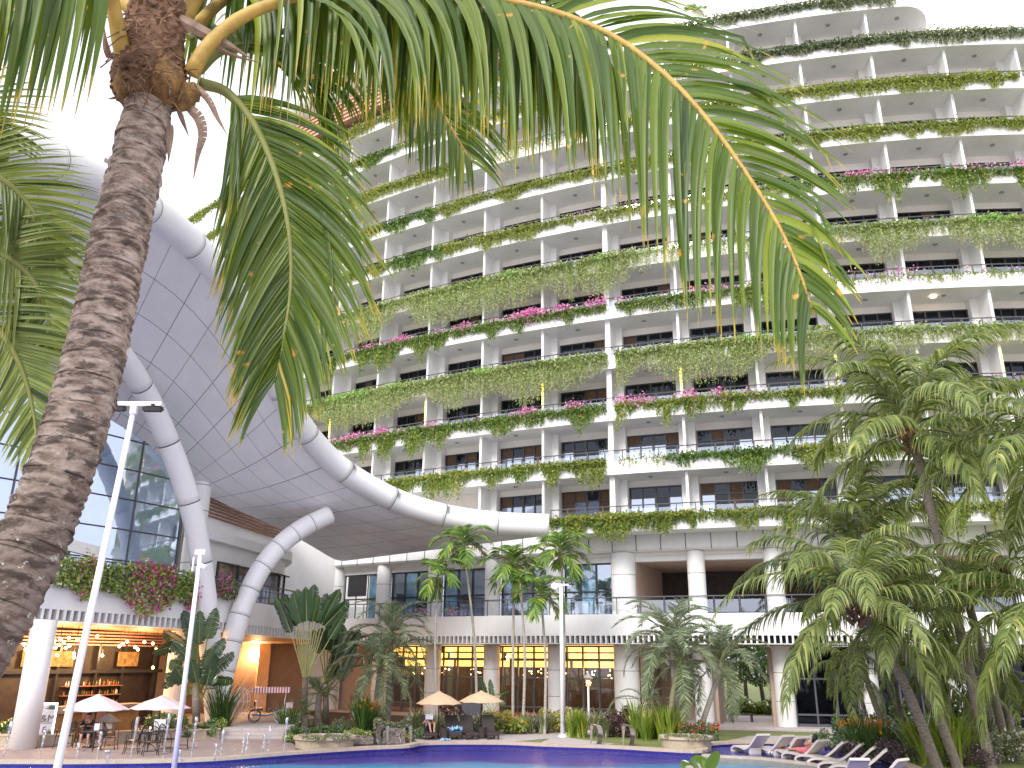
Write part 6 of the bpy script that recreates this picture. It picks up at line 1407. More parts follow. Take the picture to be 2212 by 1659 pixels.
def copy_thing(src, loc, rz, label, sc=1.0):
    r = src.copy(); COL.objects.link(r); r.location = loc; r.rotation_euler = (0, 0, rz); r.scale = (sc,) * 3; r['label'] = label
    for c in src.children: d = c.copy(); COL.objects.link(d); d.parent = r
    return r
CH = [((236, 1619), 1.75, 'dark metal armchair right of the seated man, seen from the side'), ((176, 1613), 3.3, 'dark metal armchair the man is sitting in'), ((134, 1616), -1.6, 'dark metal armchair half hidden left of the floodlight post'),
      ((282, 1628), -1.3, 'dark metal armchair at the left of the second patio table'), ((324, 1632), 0.5, 'dark metal armchair with its back to the pool at the second table'), ((331, 1612), 3.1, 'dark metal armchair with a white cloth over its back'), ((362, 1624), 1.5, 'dark metal armchair right of the second table, left of the white post'), ((391, 1618), 1.9, 'dark metal armchair farthest right, beyond the white post'), ((300, 1610), 2.6, 'dark metal armchair behind the second patio table')]
for i, ((u, v), rz, lb) in enumerate(CH):
    g = ground(u, v, .012)
    if i == 0:
        proto = thing('patio_chair', lb, 'chair', 'dark metal patio chairs', g); chair_parts(proto); proto.rotation_euler = (0, 0, rz); proto.scale = (1.12,) * 3
    else: o = copy_thing(proto, g, rz, lb, 1.12)
    if i == 5: cl = MB(); cl.box((0, 0, 0), (.50, .05, .42)); co = cl.build('chair_cloth', M['paper']); co.location = g + Vector((0, .42, .85)); tag(co, 'white cloth hanging over the back of a dark patio chair', 'cloth')
for (u, v), lb in (((200, 1622), 'round dark table in front of the seated man'), ((318, 1622), 'round dark table ringed by empty chairs')):
    g = ground(u, v, .012); t = thing('patio_table', lb, 'table', 'dark patio tables', g); mb = MB(); mb.lathe([(.02, .74), (.52, .74), (.53, .76), (.52, .78), (.02, .78)], (0, 0, 0), 24); mb.build('tabletop', M['black'], t)
    mb = MB(); mb.tube([(0, 0, .1), (0, 0, .74)], .035, 8); mb.build('pedestal', M['black'], t)
    for k in range(4): a = k * math.pi / 2 + .4; mb = MB(); mb.tube([(0, 0, .3), (.2 * math.cos(a), .2 * math.sin(a), .2), (.36 * math.cos(a), .36 * math.sin(a), 0)], .018, 6); mb.build('leg', M['black'], t)
g = ground(318, 1622) + Z * .792; mb = MB(); mb.lathe([(.035, 0), (.045, .05), (.035, .08)], g, 10); mb.ball(g + Vector((0, 0, .10)), .03, 1, 8); tag(mb.build('candle_jar', [M['spray'], M['bulb']]), 'glowing candle jar on the second patio table', 'candle')
g = ground(200, 1622) + Z * .792; mb = MB(); mb.box(g + Vector((.05, -.05, .13)), (.20, .02, .26), .3); tag(mb.build('menu_card', M['paper']), 'white menu card standing on the table before the seated man', 'menu card')
# bar stools, sign, menu stand
for u, lb in ((209, 'wooden bar stool right of the seated man head'), (178, 'wooden bar stool just right of the floodlight post')):
    t_ = s_col(LW, u, .5, 1.5); q = LW.P(t_, 1.5, .03); t = thing('bar_stool', lb, 'bar stool', 'bar stools at the counter', q); t.rotation_euler = (0, 0, LW.ang(t_))
    mb = MB(); mb.box((0, 0, .78), (.44, .42, .08)); mb.build('seat', M['wood'], t); mb = MB(); mb.box((0, -.20, 1.12), (.44, .05, .48)); mb.build('backrest', M['wood'], t)
    for x in (-.19, .19):
        for y in (-.18, .18): mb = MB(); mb.box((x, y, .37), (.05, .05, .74)); mb.build('leg', M['wood'], t)
    mb = MB(); mb.box((0, -.18, .3), (.38, .03, .04)); mb.box((0, .18, .3), (.38, .03, .04)); mb.build('footrest', M['wood'], t)
def text(body, size, mt, parent, mat4, ext=.006):
    cu = bpy.data.curves.new('lettering', 'FONT'); cu.body = body; cu.size = size; cu.extrude = ext; cu.align_x = 'CENTER'; tmp = bpy.data.objects.new('lettering', cu); COL.objects.link(tmp)
    bpy.context.view_layer.update(); me = bpy.data.meshes.new_from_object(tmp.evaluated_get(bpy.context.evaluated_depsgraph_get())); bpy.data.objects.remove(tmp); me.materials.clear(); o = link('lettering', me, parent, [M[mt]]); o.matrix_local = mat4; return o
q = below(88, 1590, 44.6); s_l = at_r(62, 1518, 44.6); s_r = at_r(114, 1518, 44.6); wd = (s_r - s_l).length; hh = s_r.z
t = thing('lit_sign', 'upright bar sign with blue white light round its edge beside the white column', 'sign', loc=q); t.rotation_euler = (0, 0, -math.atan2(q.x, q.y) * .6 + .1)
mb = MB(); mb.box((0, 0, hh / 2), (wd - .12, .10, hh - .1)); mb.build('panel', mat('sign_panel', (.62, .62, .66), .5, .05), t)
mb = MB(); mb.box((0, -.02, hh - .03), (wd, .12, .05)); mb.box((wd / 2 - .03, -.02, hh / 2), (.05, .12, hh - .11)); mb.box((-wd / 2 + .03, -.02, hh / 2), (.05, .12, hh - .11)); mb.build('light_edge', emat('sign_edge_light', (.55, .62, 1), 5), t)
RX = Matrix.Rotation(math.pi / 2, 4, 'X')
text('&M', .42, 'seam', t, Matrix.Translation((wd * .18, -.06, hh * .55)) @ RX); text('E', .34, 'seam', t, Matrix.Translation((wd * .1, -.06, hh * .30)) @ RX)
mb = MB(); mb.box((wd * .18, -.062, hh * .52), (.5, .012, .02)); mb.build('underline', M['seam'], t)
rng = np.random.default_rng(9)
for zz in (hh * .84, hh * .22):
    mb = MB()
    for k in range(9): a = math.pi * (.08 + .84 * k / 8); p0 = Vector((wd * .28, -.064, zz)); e_ = p0 + Vector((math.cos(a) * .3, 0, math.sin(a) * .3)); nrm_ = Vector((-math.sin(a), 0, math.cos(a))) * .018; mb.poly([p0 - nrm_ * .3, (p0 + e_) / 2 - nrm_, e_, (p0 + e_) / 2 + nrm_])
    mb.build('leaf_print', M['vine_dark'], t)
q = ground(226, 1602); t = thing('menu_stand', 'small white menu stand with a dark pitched roof behind the man', 'menu stand', loc=q)
mb = MB(); mb.box((0, 0, .62), (.62, .3, .5)); mb.box((0, 0, .2), (.1, .1, .4)); mb.build('box', M['planter'], t); mb = MB(); mb.poly([(-.5, -.3, .86), (.5, -.3, .86), (.0, -.05, 1.2)]); mb.poly([(.5, -.3, .86), (.5, .3, .86), (0, .05, 1.2), (0, -.05, 1.2)]); mb.poly([(-.5, .3, .86), (-.5, -.3, .86), (0, -.05, 1.2), (0, .05, 1.2)]); mb.poly([(.5, .3, .86), (-.5, .3, .86), (0, .05, 1.2)]); mb.poly([(-.5, -.3, .86), (-.5, .3, .86), (.5, .3, .86), (.5, -.3, .86)]); mb.build('roof', M['seam'], t)
# low walls, planters, rubble
def lowwall(label, pts, h, th, mt, nm='garden_wall'):
    mb = MB(); P = [ground(*q) for q in pts]
    for a, b in zip(P[:-1], P[1:]):
        c = (a + b) / 2; mb.box((c.x, c.y, h / 2), ((b - a).length + th * .6, th, h), math.atan2((b - a).y, (b - a).x)); mb.box((c.x, c.y, h + .03), ((b - a).length + th * .8, th + .1, .06), math.atan2((b - a).y, (b - a).x), 1)
    tag(mb.build(nm, [M[mt], M['coping']]), label, 'wall')
lowwall('low stone garden wall below the bar counter', [(-40, 1612), (60, 1613), (148, 1611)], .42, .35, 'planter'); lowwall('low pale garden wall behind the second patio table', [(255, 1605), (330, 1601), (440, 1599), (466, 1598)], .45, .35, 'planter')
for (u, v), hp, r_, lb in (((700, 1619), 60, 1.30, 'left round sandstone planter at the pool edge'), ((1483, 1617), 51, 1.16, 'right round sandstone planter by the tanning ledge')):
    q = ground(u, v); q = q + Vector((q.x, q.y, 0)).normalized() * r_ * .8; mb = MB(); mb.lathe([(r_ * .96, -.3), (r_ * .96, .34), (r_ * 1.04, .36), (r_ * 1.04, .46), (r_ * .88, .47), (r_ * .86, .38), (.01, .38)], q, 40, [0, 0, 1, 1, 1, 2]); tag(mb.build('round_planter', [M['planter'], M['coping'], M['soil']]), lb, 'planter', 'round planters')
def rubble(label, u0, u1, vt, vb, seed, mt='stone'):
    rng = np.random.default_rng(seed); b = ground((u0 + u1) / 2, vb); rr_ = math.hypot(b.x, b.y); W = (u1 - u0) / FPX * (b - CAMP).dot(FW); Hh = at_r((u0 + u1) / 2, vt, rr_).z; nx, nz2 = 30, 18; S = rng.uniform(0, 1, (40, 2)) * [W, Hh * 1.1]; mb = MB(); ca = -math.atan2(b.x, b.y)
    for side in (0, 1):
        i0 = len(mb.v)
        for a in range(nx + 1):
            for c in range(nz2 + 1):
                x, z = W * a / nx, Hh * c / nz2; dd = np.sort(np.hypot(S[:, 0] - x, (S[:, 1] - z) * 1.4)); y = -min(.12, (dd[1] - dd[0]) * .6) + z * .12 if side == 0 else .5; xx = x - W / 2; top = z * (1 - .25 * (2 * xx / W) ** 2)
                mb.v.append((b.x + xx * math.cos(ca) - y * math.sin(ca), b.y + xx * math.sin(ca) + y * math.cos(ca), top))
        for a in range(nx):
            for c in range(nz2): q = i0 + a * (nz2 + 1) + c; mb.face((q, q + nz2 + 1, q + nz2 + 2, q + 1))
    n1 = (nx + 1) * (nz2 + 1)
    for a in range(nx): q = a * (nz2 + 1) + nz2; mb.face((q, q + nz2 + 1, q + nz2 + 1 + n1, q + n1))
    for c in range(nz2): mb.face((c, c + 1, c + 1 + n1, c + n1)); q = nx * (nz2 + 1) + c; mb.face((q, q + n1, q + 1 + n1, q + 1))
    tag(mb.build('rubble_wall', M[mt]), label, 'stone wall', None)
rubble('dark rubble stone wall between the two left spouts', 826, 874, 1574, 1607, 1); rubble('low dark rubble wall under the yellow green mound', 740, 806, 1590, 1608, 2); rubble('low pale stone edging below the grey green lilies', 1128, 1184, 1566, 1580, 3, 'planter'); rubble('low stone edging under the lime shrub at the struts', 432, 470, 1582, 1597, 4)
mb = MB(); q = below(1018, 1550, 48.9); mb.box(q + Vector((0, 0, .75)), (1.05, .5, 1.5), .1); mb.box(q + Vector((0, 0, 1.53)), (1.15, .6, .06), .1); tag(mb.build('equipment_box', mat('grey_cabinet', (.09, .09, .11), .6)), 'dark grey cabinet standing behind the right tan parasol', 'cabinet')
mb = MB(); q = below(767, 1560, 53.0); mb.box(q + Vector((0, 0, .9)), (.75, .08, 1.5), -.1, 0); mb.box(q + Vector((0.02, -.06, .85)), (.5, .02, 1.1), -.1, 1); mb.box(q + Vector((0, 0, .1)), (.5, .4, .2), -.1); tag(mb.build('notice_board', [M['wood'], M['paper']]), 'framed notice board at the wall behind the orange ginger', 'notice board')
# steel water spouts and their falls
def spout(label, foot, s_, top):
    r = math.hypot(*ground(*foot)[:2]); b = ground(*foot); sd = Vector((b.y, -b.x, 0)).normalized() * s_; tw = -Vector((b.x, b.y, 0)).normalized(); fw_ = (sd * .8 + tw * .6).normalized(); wv = fw_.cross(Z); h = at_r(*top, r).z; t = thing('water_spout', label, 'water spout', 'curved steel water spouts', b)
    prof = [(0.02, -.05), (-.10, .15), (-.17, .38), (-.17, .62), (-.10, .84), (.05, .97), (.22, 1.0), (.36, .97)]; P = spline([(a * h * 1.0, z * h) for a, z in prof], 26); mb = MB(); W = .17
    for a, c in zip(P[:-1], P[1:]):
        d_ = Vector((c[1] - a[1], -(c[0] - a[0]))); d_.normalize(); th = .03
        A = [fw_ * q[0] + Z * q[1] for q in (a, c)]; B = [A[k] + (fw_ * d_.x + Z * d_.y) * -th for k in (0, 1)]
        mb.quad(A[0] - wv * W, A[1] - wv * W, A[1] + wv * W, A[0] + wv * W); mb.quad(B[0] + wv * W, B[1] + wv * W, B[1] - wv * W, B[0] - wv * W)
        for s2 in (-1, 1): mb.quad(A[0] + wv * W * s2, A[1] + wv * W * s2, B[1] + wv * W * s2, B[0] + wv * W * s2)
    mb.build('steel_curve', M['steel'], t)
    e_ = P[-1]; mb = MB(); n_ = 16; F = [(e_[0] + .10 * h * (k / n_) ** .6, e_[1] - (e_[1] + .12) * (k / n_) ** 1.5, W * (.85 - .6 * (k / n_) ** .7)) for k in range(n_ + 1)]
    for k in range(n_):
        a, c = F[k], F[k + 1]; mb.quad(fw_ * a[0] + Z * a[1] - wv * a[2], fw_ * c[0] + Z * c[1] - wv * c[2], fw_ * c[0] + Z * c[1] + wv * c[2], fw_ * a[0] + Z * a[1] + wv * a[2])
        mb.quad(fw_ * (a[0] + .02) + Z * a[1] + wv * a[2], fw_ * (c[0] + .02) + Z * c[1] + wv * c[2], fw_ * (c[0] + .02) + Z * c[1] - wv * c[2], fw_ * (a[0] + .02) + Z * a[1] - wv * a[2])
    mb.build('water_sheet', M['spray'], t)
spout('leftmost curved steel water spout, left of the rubble wall', (822, 1609), 1, (824, 1567)); spout('curved steel water spout right of the rubble wall', (873, 1607), 1, (872, 1567)); spout('curved steel water spout on the lawn right of the lamp post', (1292, 1609), -1, (1288, 1565)); spout('rightmost curved steel water spout by the low yellow hedge', (1362, 1611), -1, (1358, 1566))
# fountain jets
JL = [(6, 1558, 1642, 'leftmost'), (85, 1577, 1643, 'jet before the lit sign'), (127, 1600, 1642, 'short jet left of the floodlight post'), (164, 1604, 1643, 'short jet just right of the floodlight post'), (208, 1580, 1644, 'jet right of the seated man'), (230, 1621, 1650, 'lowest jet'), (281, 1548, 1643, 'tall jet before the second table'), (351, 1541, 1643, 'tallest jet'), (387, 1620, 1645, 'low jet right of the second post'), (412, 1548, 1642, 'tall jet before the banana like palm'), (475, 1575, 1638, 'jet left of the entry steps'), (463, 1606, 1641, 'short twin jet left of the steps'), (530, 1582, 1635, 'jet in the middle of the steps'), (522, 1592, 1635, 'shorter twin jet in the middle of the steps'), (578, 1567, 1631, 'tall jet at the right of the steps'), (566, 1585, 1633, 'shorter twin jet at the right of the steps'), (612, 1549, 1629, 'rightmost jet beside the round planter')]
for k, (u, vt, vb, nm) in enumerate(JL):
    q = ground(u, vb, .0); r = math.hypot(q.x, q.y); h = at_r(u, vt, r).z; rg = random.Random(k); n_ = 22; pts, rr_ = [], []
    lean = rg.uniform(.01, .06)
    for j in range(n_):
        f = j / (n_ - 1); pts.append((q.x + lean * h * f + rg.uniform(-.02, .02) * f, q.y + rg.uniform(-.02, .02) * f, h * f)); rr_.append(.022 + .075 * max(0, f - .45) * rg.uniform(.6, 1.5) if f < .97 else .02)
    mb = MB(); mb.tube(pts, rr_, 7); mb.v = [tuple(np.array(v) + np.random.default_rng(k * 100 + i_).normal(0, .010, 3)) for i_, v in enumerate(mb.v)]
    j_ = mb.build('fountain_jet', M['spray'], None, True); tag(j_, ('leftmost fountain jet' if nm == 'leftmost' else 'lowest fountain jet, left of the second table' if nm == 'lowest jet' else 'tallest fountain jet, just left of the second white post' if nm == 'tallest jet' else nm.replace('jet', 'fountain jet')) + ' at the pool edge', 'fountain jet', 'fountain jets along the pool edge')
    dr = np.random.default_rng(k); n2 = 46; C = np.stack([q.x + lean * h + dr.normal(0, .09, n2), q.y + dr.normal(0, .09, n2), np.clip(h * (1 - dr.random(n2) ** 1.5 * .9), .02, None)], 1); d_ = quads('droplets', leaves(dr, C, .045, .03, down=.5), dr.random(n2), M['spray'], None, j_); tag(d_, kind='stuff')
# white wave loungers on the ledge
def wave(label, foot, back, rev=False, label_only=False):
    f_, b_ = at_z(*foot, .05), at_z(*back, .82); L_ = Vector((b_.x - f_.x, b_.y - f_.y, 0)); ln = min(2.05, max(1.75, L_.length)); ax = L_.normalized(); sd = ax.cross(Z); o0 = Vector((f_.x, f_.y, -.17))
    prof = spline([(0, .0), (-.01, .16), (.05, .27), (.16, .33), (.34, .32), (.47, .28), (.57, .31), (.68, .42), (.82, .64), (.94, .85), (1.0, .92)], 34); mb = MB(); W = .33
    P = [o0 + ax * (a * ln) + Z * z for a, z in prof]; N_ = len(P); low = []
    for k, p in enumerate(P):
        tg = (P[min(k + 1, N_ - 1)] - P[max(k - 1, 0)]).normalized(); nn = sd.cross(tg).normalized(); nn = nn if nn.z >= 0 or k < 4 else -nn; low.append(p - nn * .085 if nn.length else p)
    for k in range(N_ - 1):
        mb.quad(P[k] - sd * W, P[k] + sd * W, P[k + 1] + sd * W, P[k + 1] - sd * W); mb.quad(low[k] + sd * W, low[k] - sd * W, low[k + 1] - sd * W, low[k + 1] + sd * W)
        for s_ in (-1, 1): mb.quad(P[k] + sd * W * s_, P[k + 1] + sd * W * s_, low[k + 1] + sd * W * s_, low[k] + sd * W * s_)
    mb.quad(P[-1] - sd * W, P[-1] + sd * W, low[-1] + sd * W, low[-1] - sd * W)
    o = mb.build('pool_lounger', M['resin'], None); tag(o, label, 'lounger', 'white wave loungers on the ledge')
    mb = MB()
    for a0, a1, z0 in ((.60, .70, .42),):
        c = o0 + ax * ((a0 + a1) / 2 * ln); mb.box(c + Z * .15, (ln * .10, W * 1.5, .30), math.atan2(ax.y, ax.x))
    mb.build('rear_foot', M['resin'], o)
    return o0, ax, sd, ln
WL = [((1592, 1613), (1664, 1583), 'first white lounger from the left, in front of the lawn strip'), ((1637, 1616), (1716, 1585), 'second white lounger from the left, empty'), ((1672, 1620), (1757, 1590), 'white lounger with a red bag by its foot, left of the woman'), ((1700, 1627), (1799, 1595), 'white lounger the woman in pink lies on'), ((1724, 1633), (1838, 1597), 'empty white lounger just right of the woman'), ((1748, 1640), (1868, 1601), 'second empty white lounger right of the woman'), ((1769, 1648), (1892, 1607), 'third empty white lounger right of the woman'), ((1792, 1655), (1914, 1612), 'farthest right white lounger, touching the purple hedge'), ((1818, 1672), (1856, 1632), 'nearest white lounger showing its grey back to the left'), ((1850, 1676), (1900, 1628), 'nearest white lounger at the right end of the ledge')]
info = [wave(lb, a, b) for a, b, lb in WL]
# dark wicker loungers
def wicker(label, u, vb, yaw=.18):
    q = ground(u, vb, .012); t = thing('wicker_lounger', label, 'lounger', 'dark wicker loungers', q); t.rotation_euler = (0, 0, yaw); W = .62
    mb = MB(); mb.box((0, .62, .27), (W, 1.3, .10)); mb.box((0, .62, .20), (W - .04, 1.26, .06)); mb.build('seat', M['wicker'], t)
    mb = MB(); A, B = Vector((0, 1.22, .30)), Vector((0, 1.62, 1.02)); d_ = (B - A).normalized(); nn = Vector((0, d_.z, -d_.y))
    for k in range(6):
        a, b = A.lerp(B, k / 6), A.lerp(B, (k + 1) / 6); c = .05 * math.sin(math.pi * k / 6); c2 = .05 * math.sin(math.pi * (k + 1) / 6); x = Vector((W / 2, 0, 0)); a2, b2 = a - nn * c, b - nn * c2
        mb.quad(a2 - x, a2 + x, b2 + x, b2 - x); mb.quad(a2 + x + nn * .07, a2 - x + nn * .07, b2 - x + nn * .07, b2 + x + nn * .07); mb.quad(a2 + x, a2 + x + nn * .07, b2 + x + nn * .07, b2 + x); mb.quad(a2 - x + nn * .07, a2 - x, b2 - x, b2 - x + nn * .07)
    x = Vector((W / 2, 0, 0)); mb.quad(B - x, B + x, B + x + nn * .07, B - x + nn * .07); mb.build('backrest', M['wicker'], t)
    for x in (-W / 2 + .05, W / 2 - .05):
        for y in (.06, 1.15): mb = MB(); mb.box((x, y, .09), (.07, .07, .18)); mb.build('leg', M['wicker'], t)
    return t, q
Lk1 = wicker('dark wicker lounger with a person reading on it', 931, 1599, .22); Lk2 = wicker('dark wicker lounger with a crumpled blue towel', 984, 1598.5, .22); wicker('empty dark wicker lounger in the middle under the right parasol', 1020, 1598.5, .26); wicker('empty dark wicker lounger at the right end', 1066, 1598, .22)
for (u, v), lb in (((959, 1597), 'dark wicker side table by the blue towel'), ((1041, 1595), 'dark wicker side table between the two empty loungers')):
    mb = MB(); mb.lathe([(.20, 0), (.24, .03), (.22, .25), (.24, .46), (.25, .50), (.01, .50)], ground(u, v, .012), 18); tag(mb.build('side_table', M['wicker']), lb, 'side table', 'wicker side tables')
def towel(label, c, sx, sy, yaw, mt, seed, amp=.06):
    rng = np.random.default_rng(seed); n_ = 14; Hh = np.abs(rng.normal(0, 1, (n_ + 1, n_ + 1))); Hh = (Hh + np.roll(Hh, 1, 0) + np.roll(Hh, 1, 1)) / 3 * amp; mb = MB()
    for lay in (0, 1):
        for a in range(n_ + 1):
            for b in range(n_ + 1):
                x, y = (a / n_ - .5) * sx, (b / n_ - .5) * sy; e_ = 1 - .5 * abs(a / n_ - .5) - .3 * abs(b / n_ - .5); mb.v.append((c.x + x * math.cos(yaw) - y * math.sin(yaw) + Hh[a, b] * .5, c.y + x * math.sin(yaw) + y * math.cos(yaw), c.z + (Hh[a, b] * 2 * e_ + .01 if lay == 0 else 0)))
    k = (n_ + 1) ** 2
    for a in range(n_):
        for b in range(n_): q = a * (n_ + 1) + b; mb.face((q, q + n_ + 1, q + n_ + 2, q + 1)); mb.face((q + k, q + 1 + k, q + n_ + 2 + k, q + n_ + 1 + k))
    tag(mb.build('towel', M[mt], None, True), label, 'towel')
q = Lk2[1]; towel('crumpled pale blue towel on a dark wicker lounger', q + Vector((-.15, .62, .33)), .75, .6, .3, 'towel_b', 1, .10); towel('small blue cloth on the paving before the loungers', ground(961, 1601, .02), .5, .35, .2, 'towel_b', 2, .05)
towel('white towel at the edge of the ledge', ground(1668, 1630, -.10), .45, .35, .2, 'towel_w', 3, .07)
# surrey bike and wire carriage
M['stripe'] = None
mt, t_, p_ = newmat('striped_awning'); n = t_.nodes; tc = n.new('ShaderNodeTexCoord'); sx = n.new('ShaderNodeSeparateXYZ'); t_.links.new(tc.outputs['Object'], sx.inputs[0]); a = n.new('ShaderNodeMath'); a.operation = 'MULTIPLY'; a.inputs[1].default_value = 7; t_.links.new(sx.outputs[0], a.inputs[0]); b = n.new('ShaderNodeMath'); b.operation = 'FRACT'; t_.links.new(a.outputs[0], b.inputs[0]); c = n.new('ShaderNodeMath'); c.operation = 'GREATER_THAN'; c.inputs[1].default_value = .5; t_.links.new(b.outputs[0], c.inputs[0]); mx = n.new('ShaderNodeMix'); mx.data_type = 'RGBA'; mx.inputs[6].default_value = (.72, .66, .64, 1); mx.inputs[7].default_value = (.42, .05, .06, 1); t_.links.new(c.outputs[0], mx.inputs[0]); t_.links.new(mx.outputs[2], p_.inputs['Base Color']); M['stripe'] = mt
M['bike_blue'] = mat('blue_bike_paint', (.10, .20, .36), .35, .1)
q = at_r(580, 1562, 49.5); t = thing('surrey_bike', 'blue pedal surrey with a red striped canopy parked in the entry', 'pedal cart', loc=(q.x, q.y, ENTZ)); t.rotation_euler = (0, 0, .25)
mb = MB(); mb.box((0, 0, 1.72), (1.95, 1.15, .05)); mb.box((0, -.575, 1.60), (1.95, .03, .24)); mb.box((0, .575, 1.60), (1.95, .03, .24)); mb.box((.975, 0, 1.60), (.03, 1.12, .24)); mb.box((-.975, 0, 1.60), (.03, 1.12, .24)); mb.build('canopy', mt, t)
for x in (-.7, .75):
    for y in (-.5, .5): mb = MB(); mb.tube([(x, y, .45), (x * .98, y, 1.1), (x * 1.05, y, 1.7)], .018, 6); mb.build('canopy_post', M['post'], t)
for x, y, nm in ((-.75, -.52, 0), (-.75, .52, 0), (.55, -.52, 1), (.55, .52, 1)):
    mb = MB(); R_ = .30; mb.tube([(x + R_ * math.cos(a), y, .32 + R_ * math.sin(a)) for a in np.linspace(0, 2 * math.pi, 25)], .022, 6, cap=False); wh = mb.build('wheel', M['post'] if (nm and y < 0) else M['black'], t)
    mb = MB(); mb.ball((x, y, .32), .04, n=8)
    for a in np.linspace(0, 2 * math.pi, 13)[:-1]: mb.tube([(x, y, .32), (x + R_ * math.cos(a), y, .32 + R_ * math.sin(a))], .005, 3)
    mb.build('spokes', M['grey'], wh)
mb = MB(); mb.tube([(-.9, -.35, .38), (-.2, -.35, .32), (.4, -.35, .40), (.85, -.3, .62)], .03, 6); mb.tube([(-.9, .35, .38), (-.2, .35, .32), (.4, .35, .40), (.85, .3, .62)], .03, 6)
for x in (-.75, -.1, .55): mb.tube([(x, -.5, .34), (x, .5, .34)], .025, 6)
mb.tube([(.85, -.3, .62), (.95, 0, .64), (.85, .3, .62)], .03, 6); mb.build('frame', M['bike_blue'], t)
for x in (-.55,): 
    mb = MB(); mb.box((x, 0, .66), (.42, .95, .09)); mb.build('seat', M['black'], t); mb = MB(); mb.box((x - .25, 0, .92), (.07, .95, .26)); mb.build('seat_back', M['black'], t)
mb = MB(); mb.box((.1, 0, .62), (.36, .9, .08)); mb.build('seat', M['black'], t)
mb = MB(); mb.tube([(.62, -.3, .40), (.5, -.3, .88)], .014, 5); mb.tube([(.5 + .05 * 0, -.3 + .16 * math.cos(a), .90 + .16 * math.sin(a)) for a in np.linspace(0, 2 * math.pi, 17)], .012, 5, cap=False); mb.build('steering_wheel', M['black'], t)
mb = MB(); mb.box((1.0, 0, .82), (.34, .5, .24)); mb.box((1.0, 0, .95), (.38, .54, .03)); mb.build('basket', M['sun_white'], t)
q = at_r(516, 1558, 51.5); t = thing('wire_carriage', 'white wire pumpkin carriage decoration by the orange wall', 'carriage', loc=(q.x, q.y, ENTZ)); mb = MB()
for k in range(6):
    a = k * math.pi / 6; mb.tube([(.50 * math.sin(th) * math.cos(a), .50 * math.sin(th) * math.sin(a), .95 - .72 * math.cos(th)) for th in np.linspace(.25, math.pi - .1, 14)], .014, 5); mb.tube([(-.50 * math.sin(th) * math.cos(a), -.50 * math.sin(th) * math.sin(a), .95 - .72 * math.cos(th)) for th in np.linspace(.25, math.pi - .1, 14)], .014, 5)
mb.tube([(.5 * math.cos(a), .5 * math.sin(a), .95) for a in np.linspace(0, 6.283, 25)], .012, 5, cap=False); mb.tube([(-1.1, 0, .30), (-.3, 0, .25), (.5, 0, .25)], .02, 5); mb.build('cage', M['post'], t)
for x, y in ((.42, -.4), (.42, .4), (-.42, -.4), (-.42, .4)):
    mb = MB(); R_ = .27 if x > 0 else .2; mb.tube([(x + R_ * math.cos(a), y, R_ + .02 + R_ * math.sin(a)) for a in np.linspace(0, 6.283, 21)], .015, 5, cap=False)
    for a in np.linspace(0, 6.283, 9)[:-1]: mb.tube([(x, y, R_ + .02), (x + R_ * math.cos(a), y, R_ + .02 + R_ * math.sin(a))], .007, 3)
    mb.build('wheel', M['post'], t)
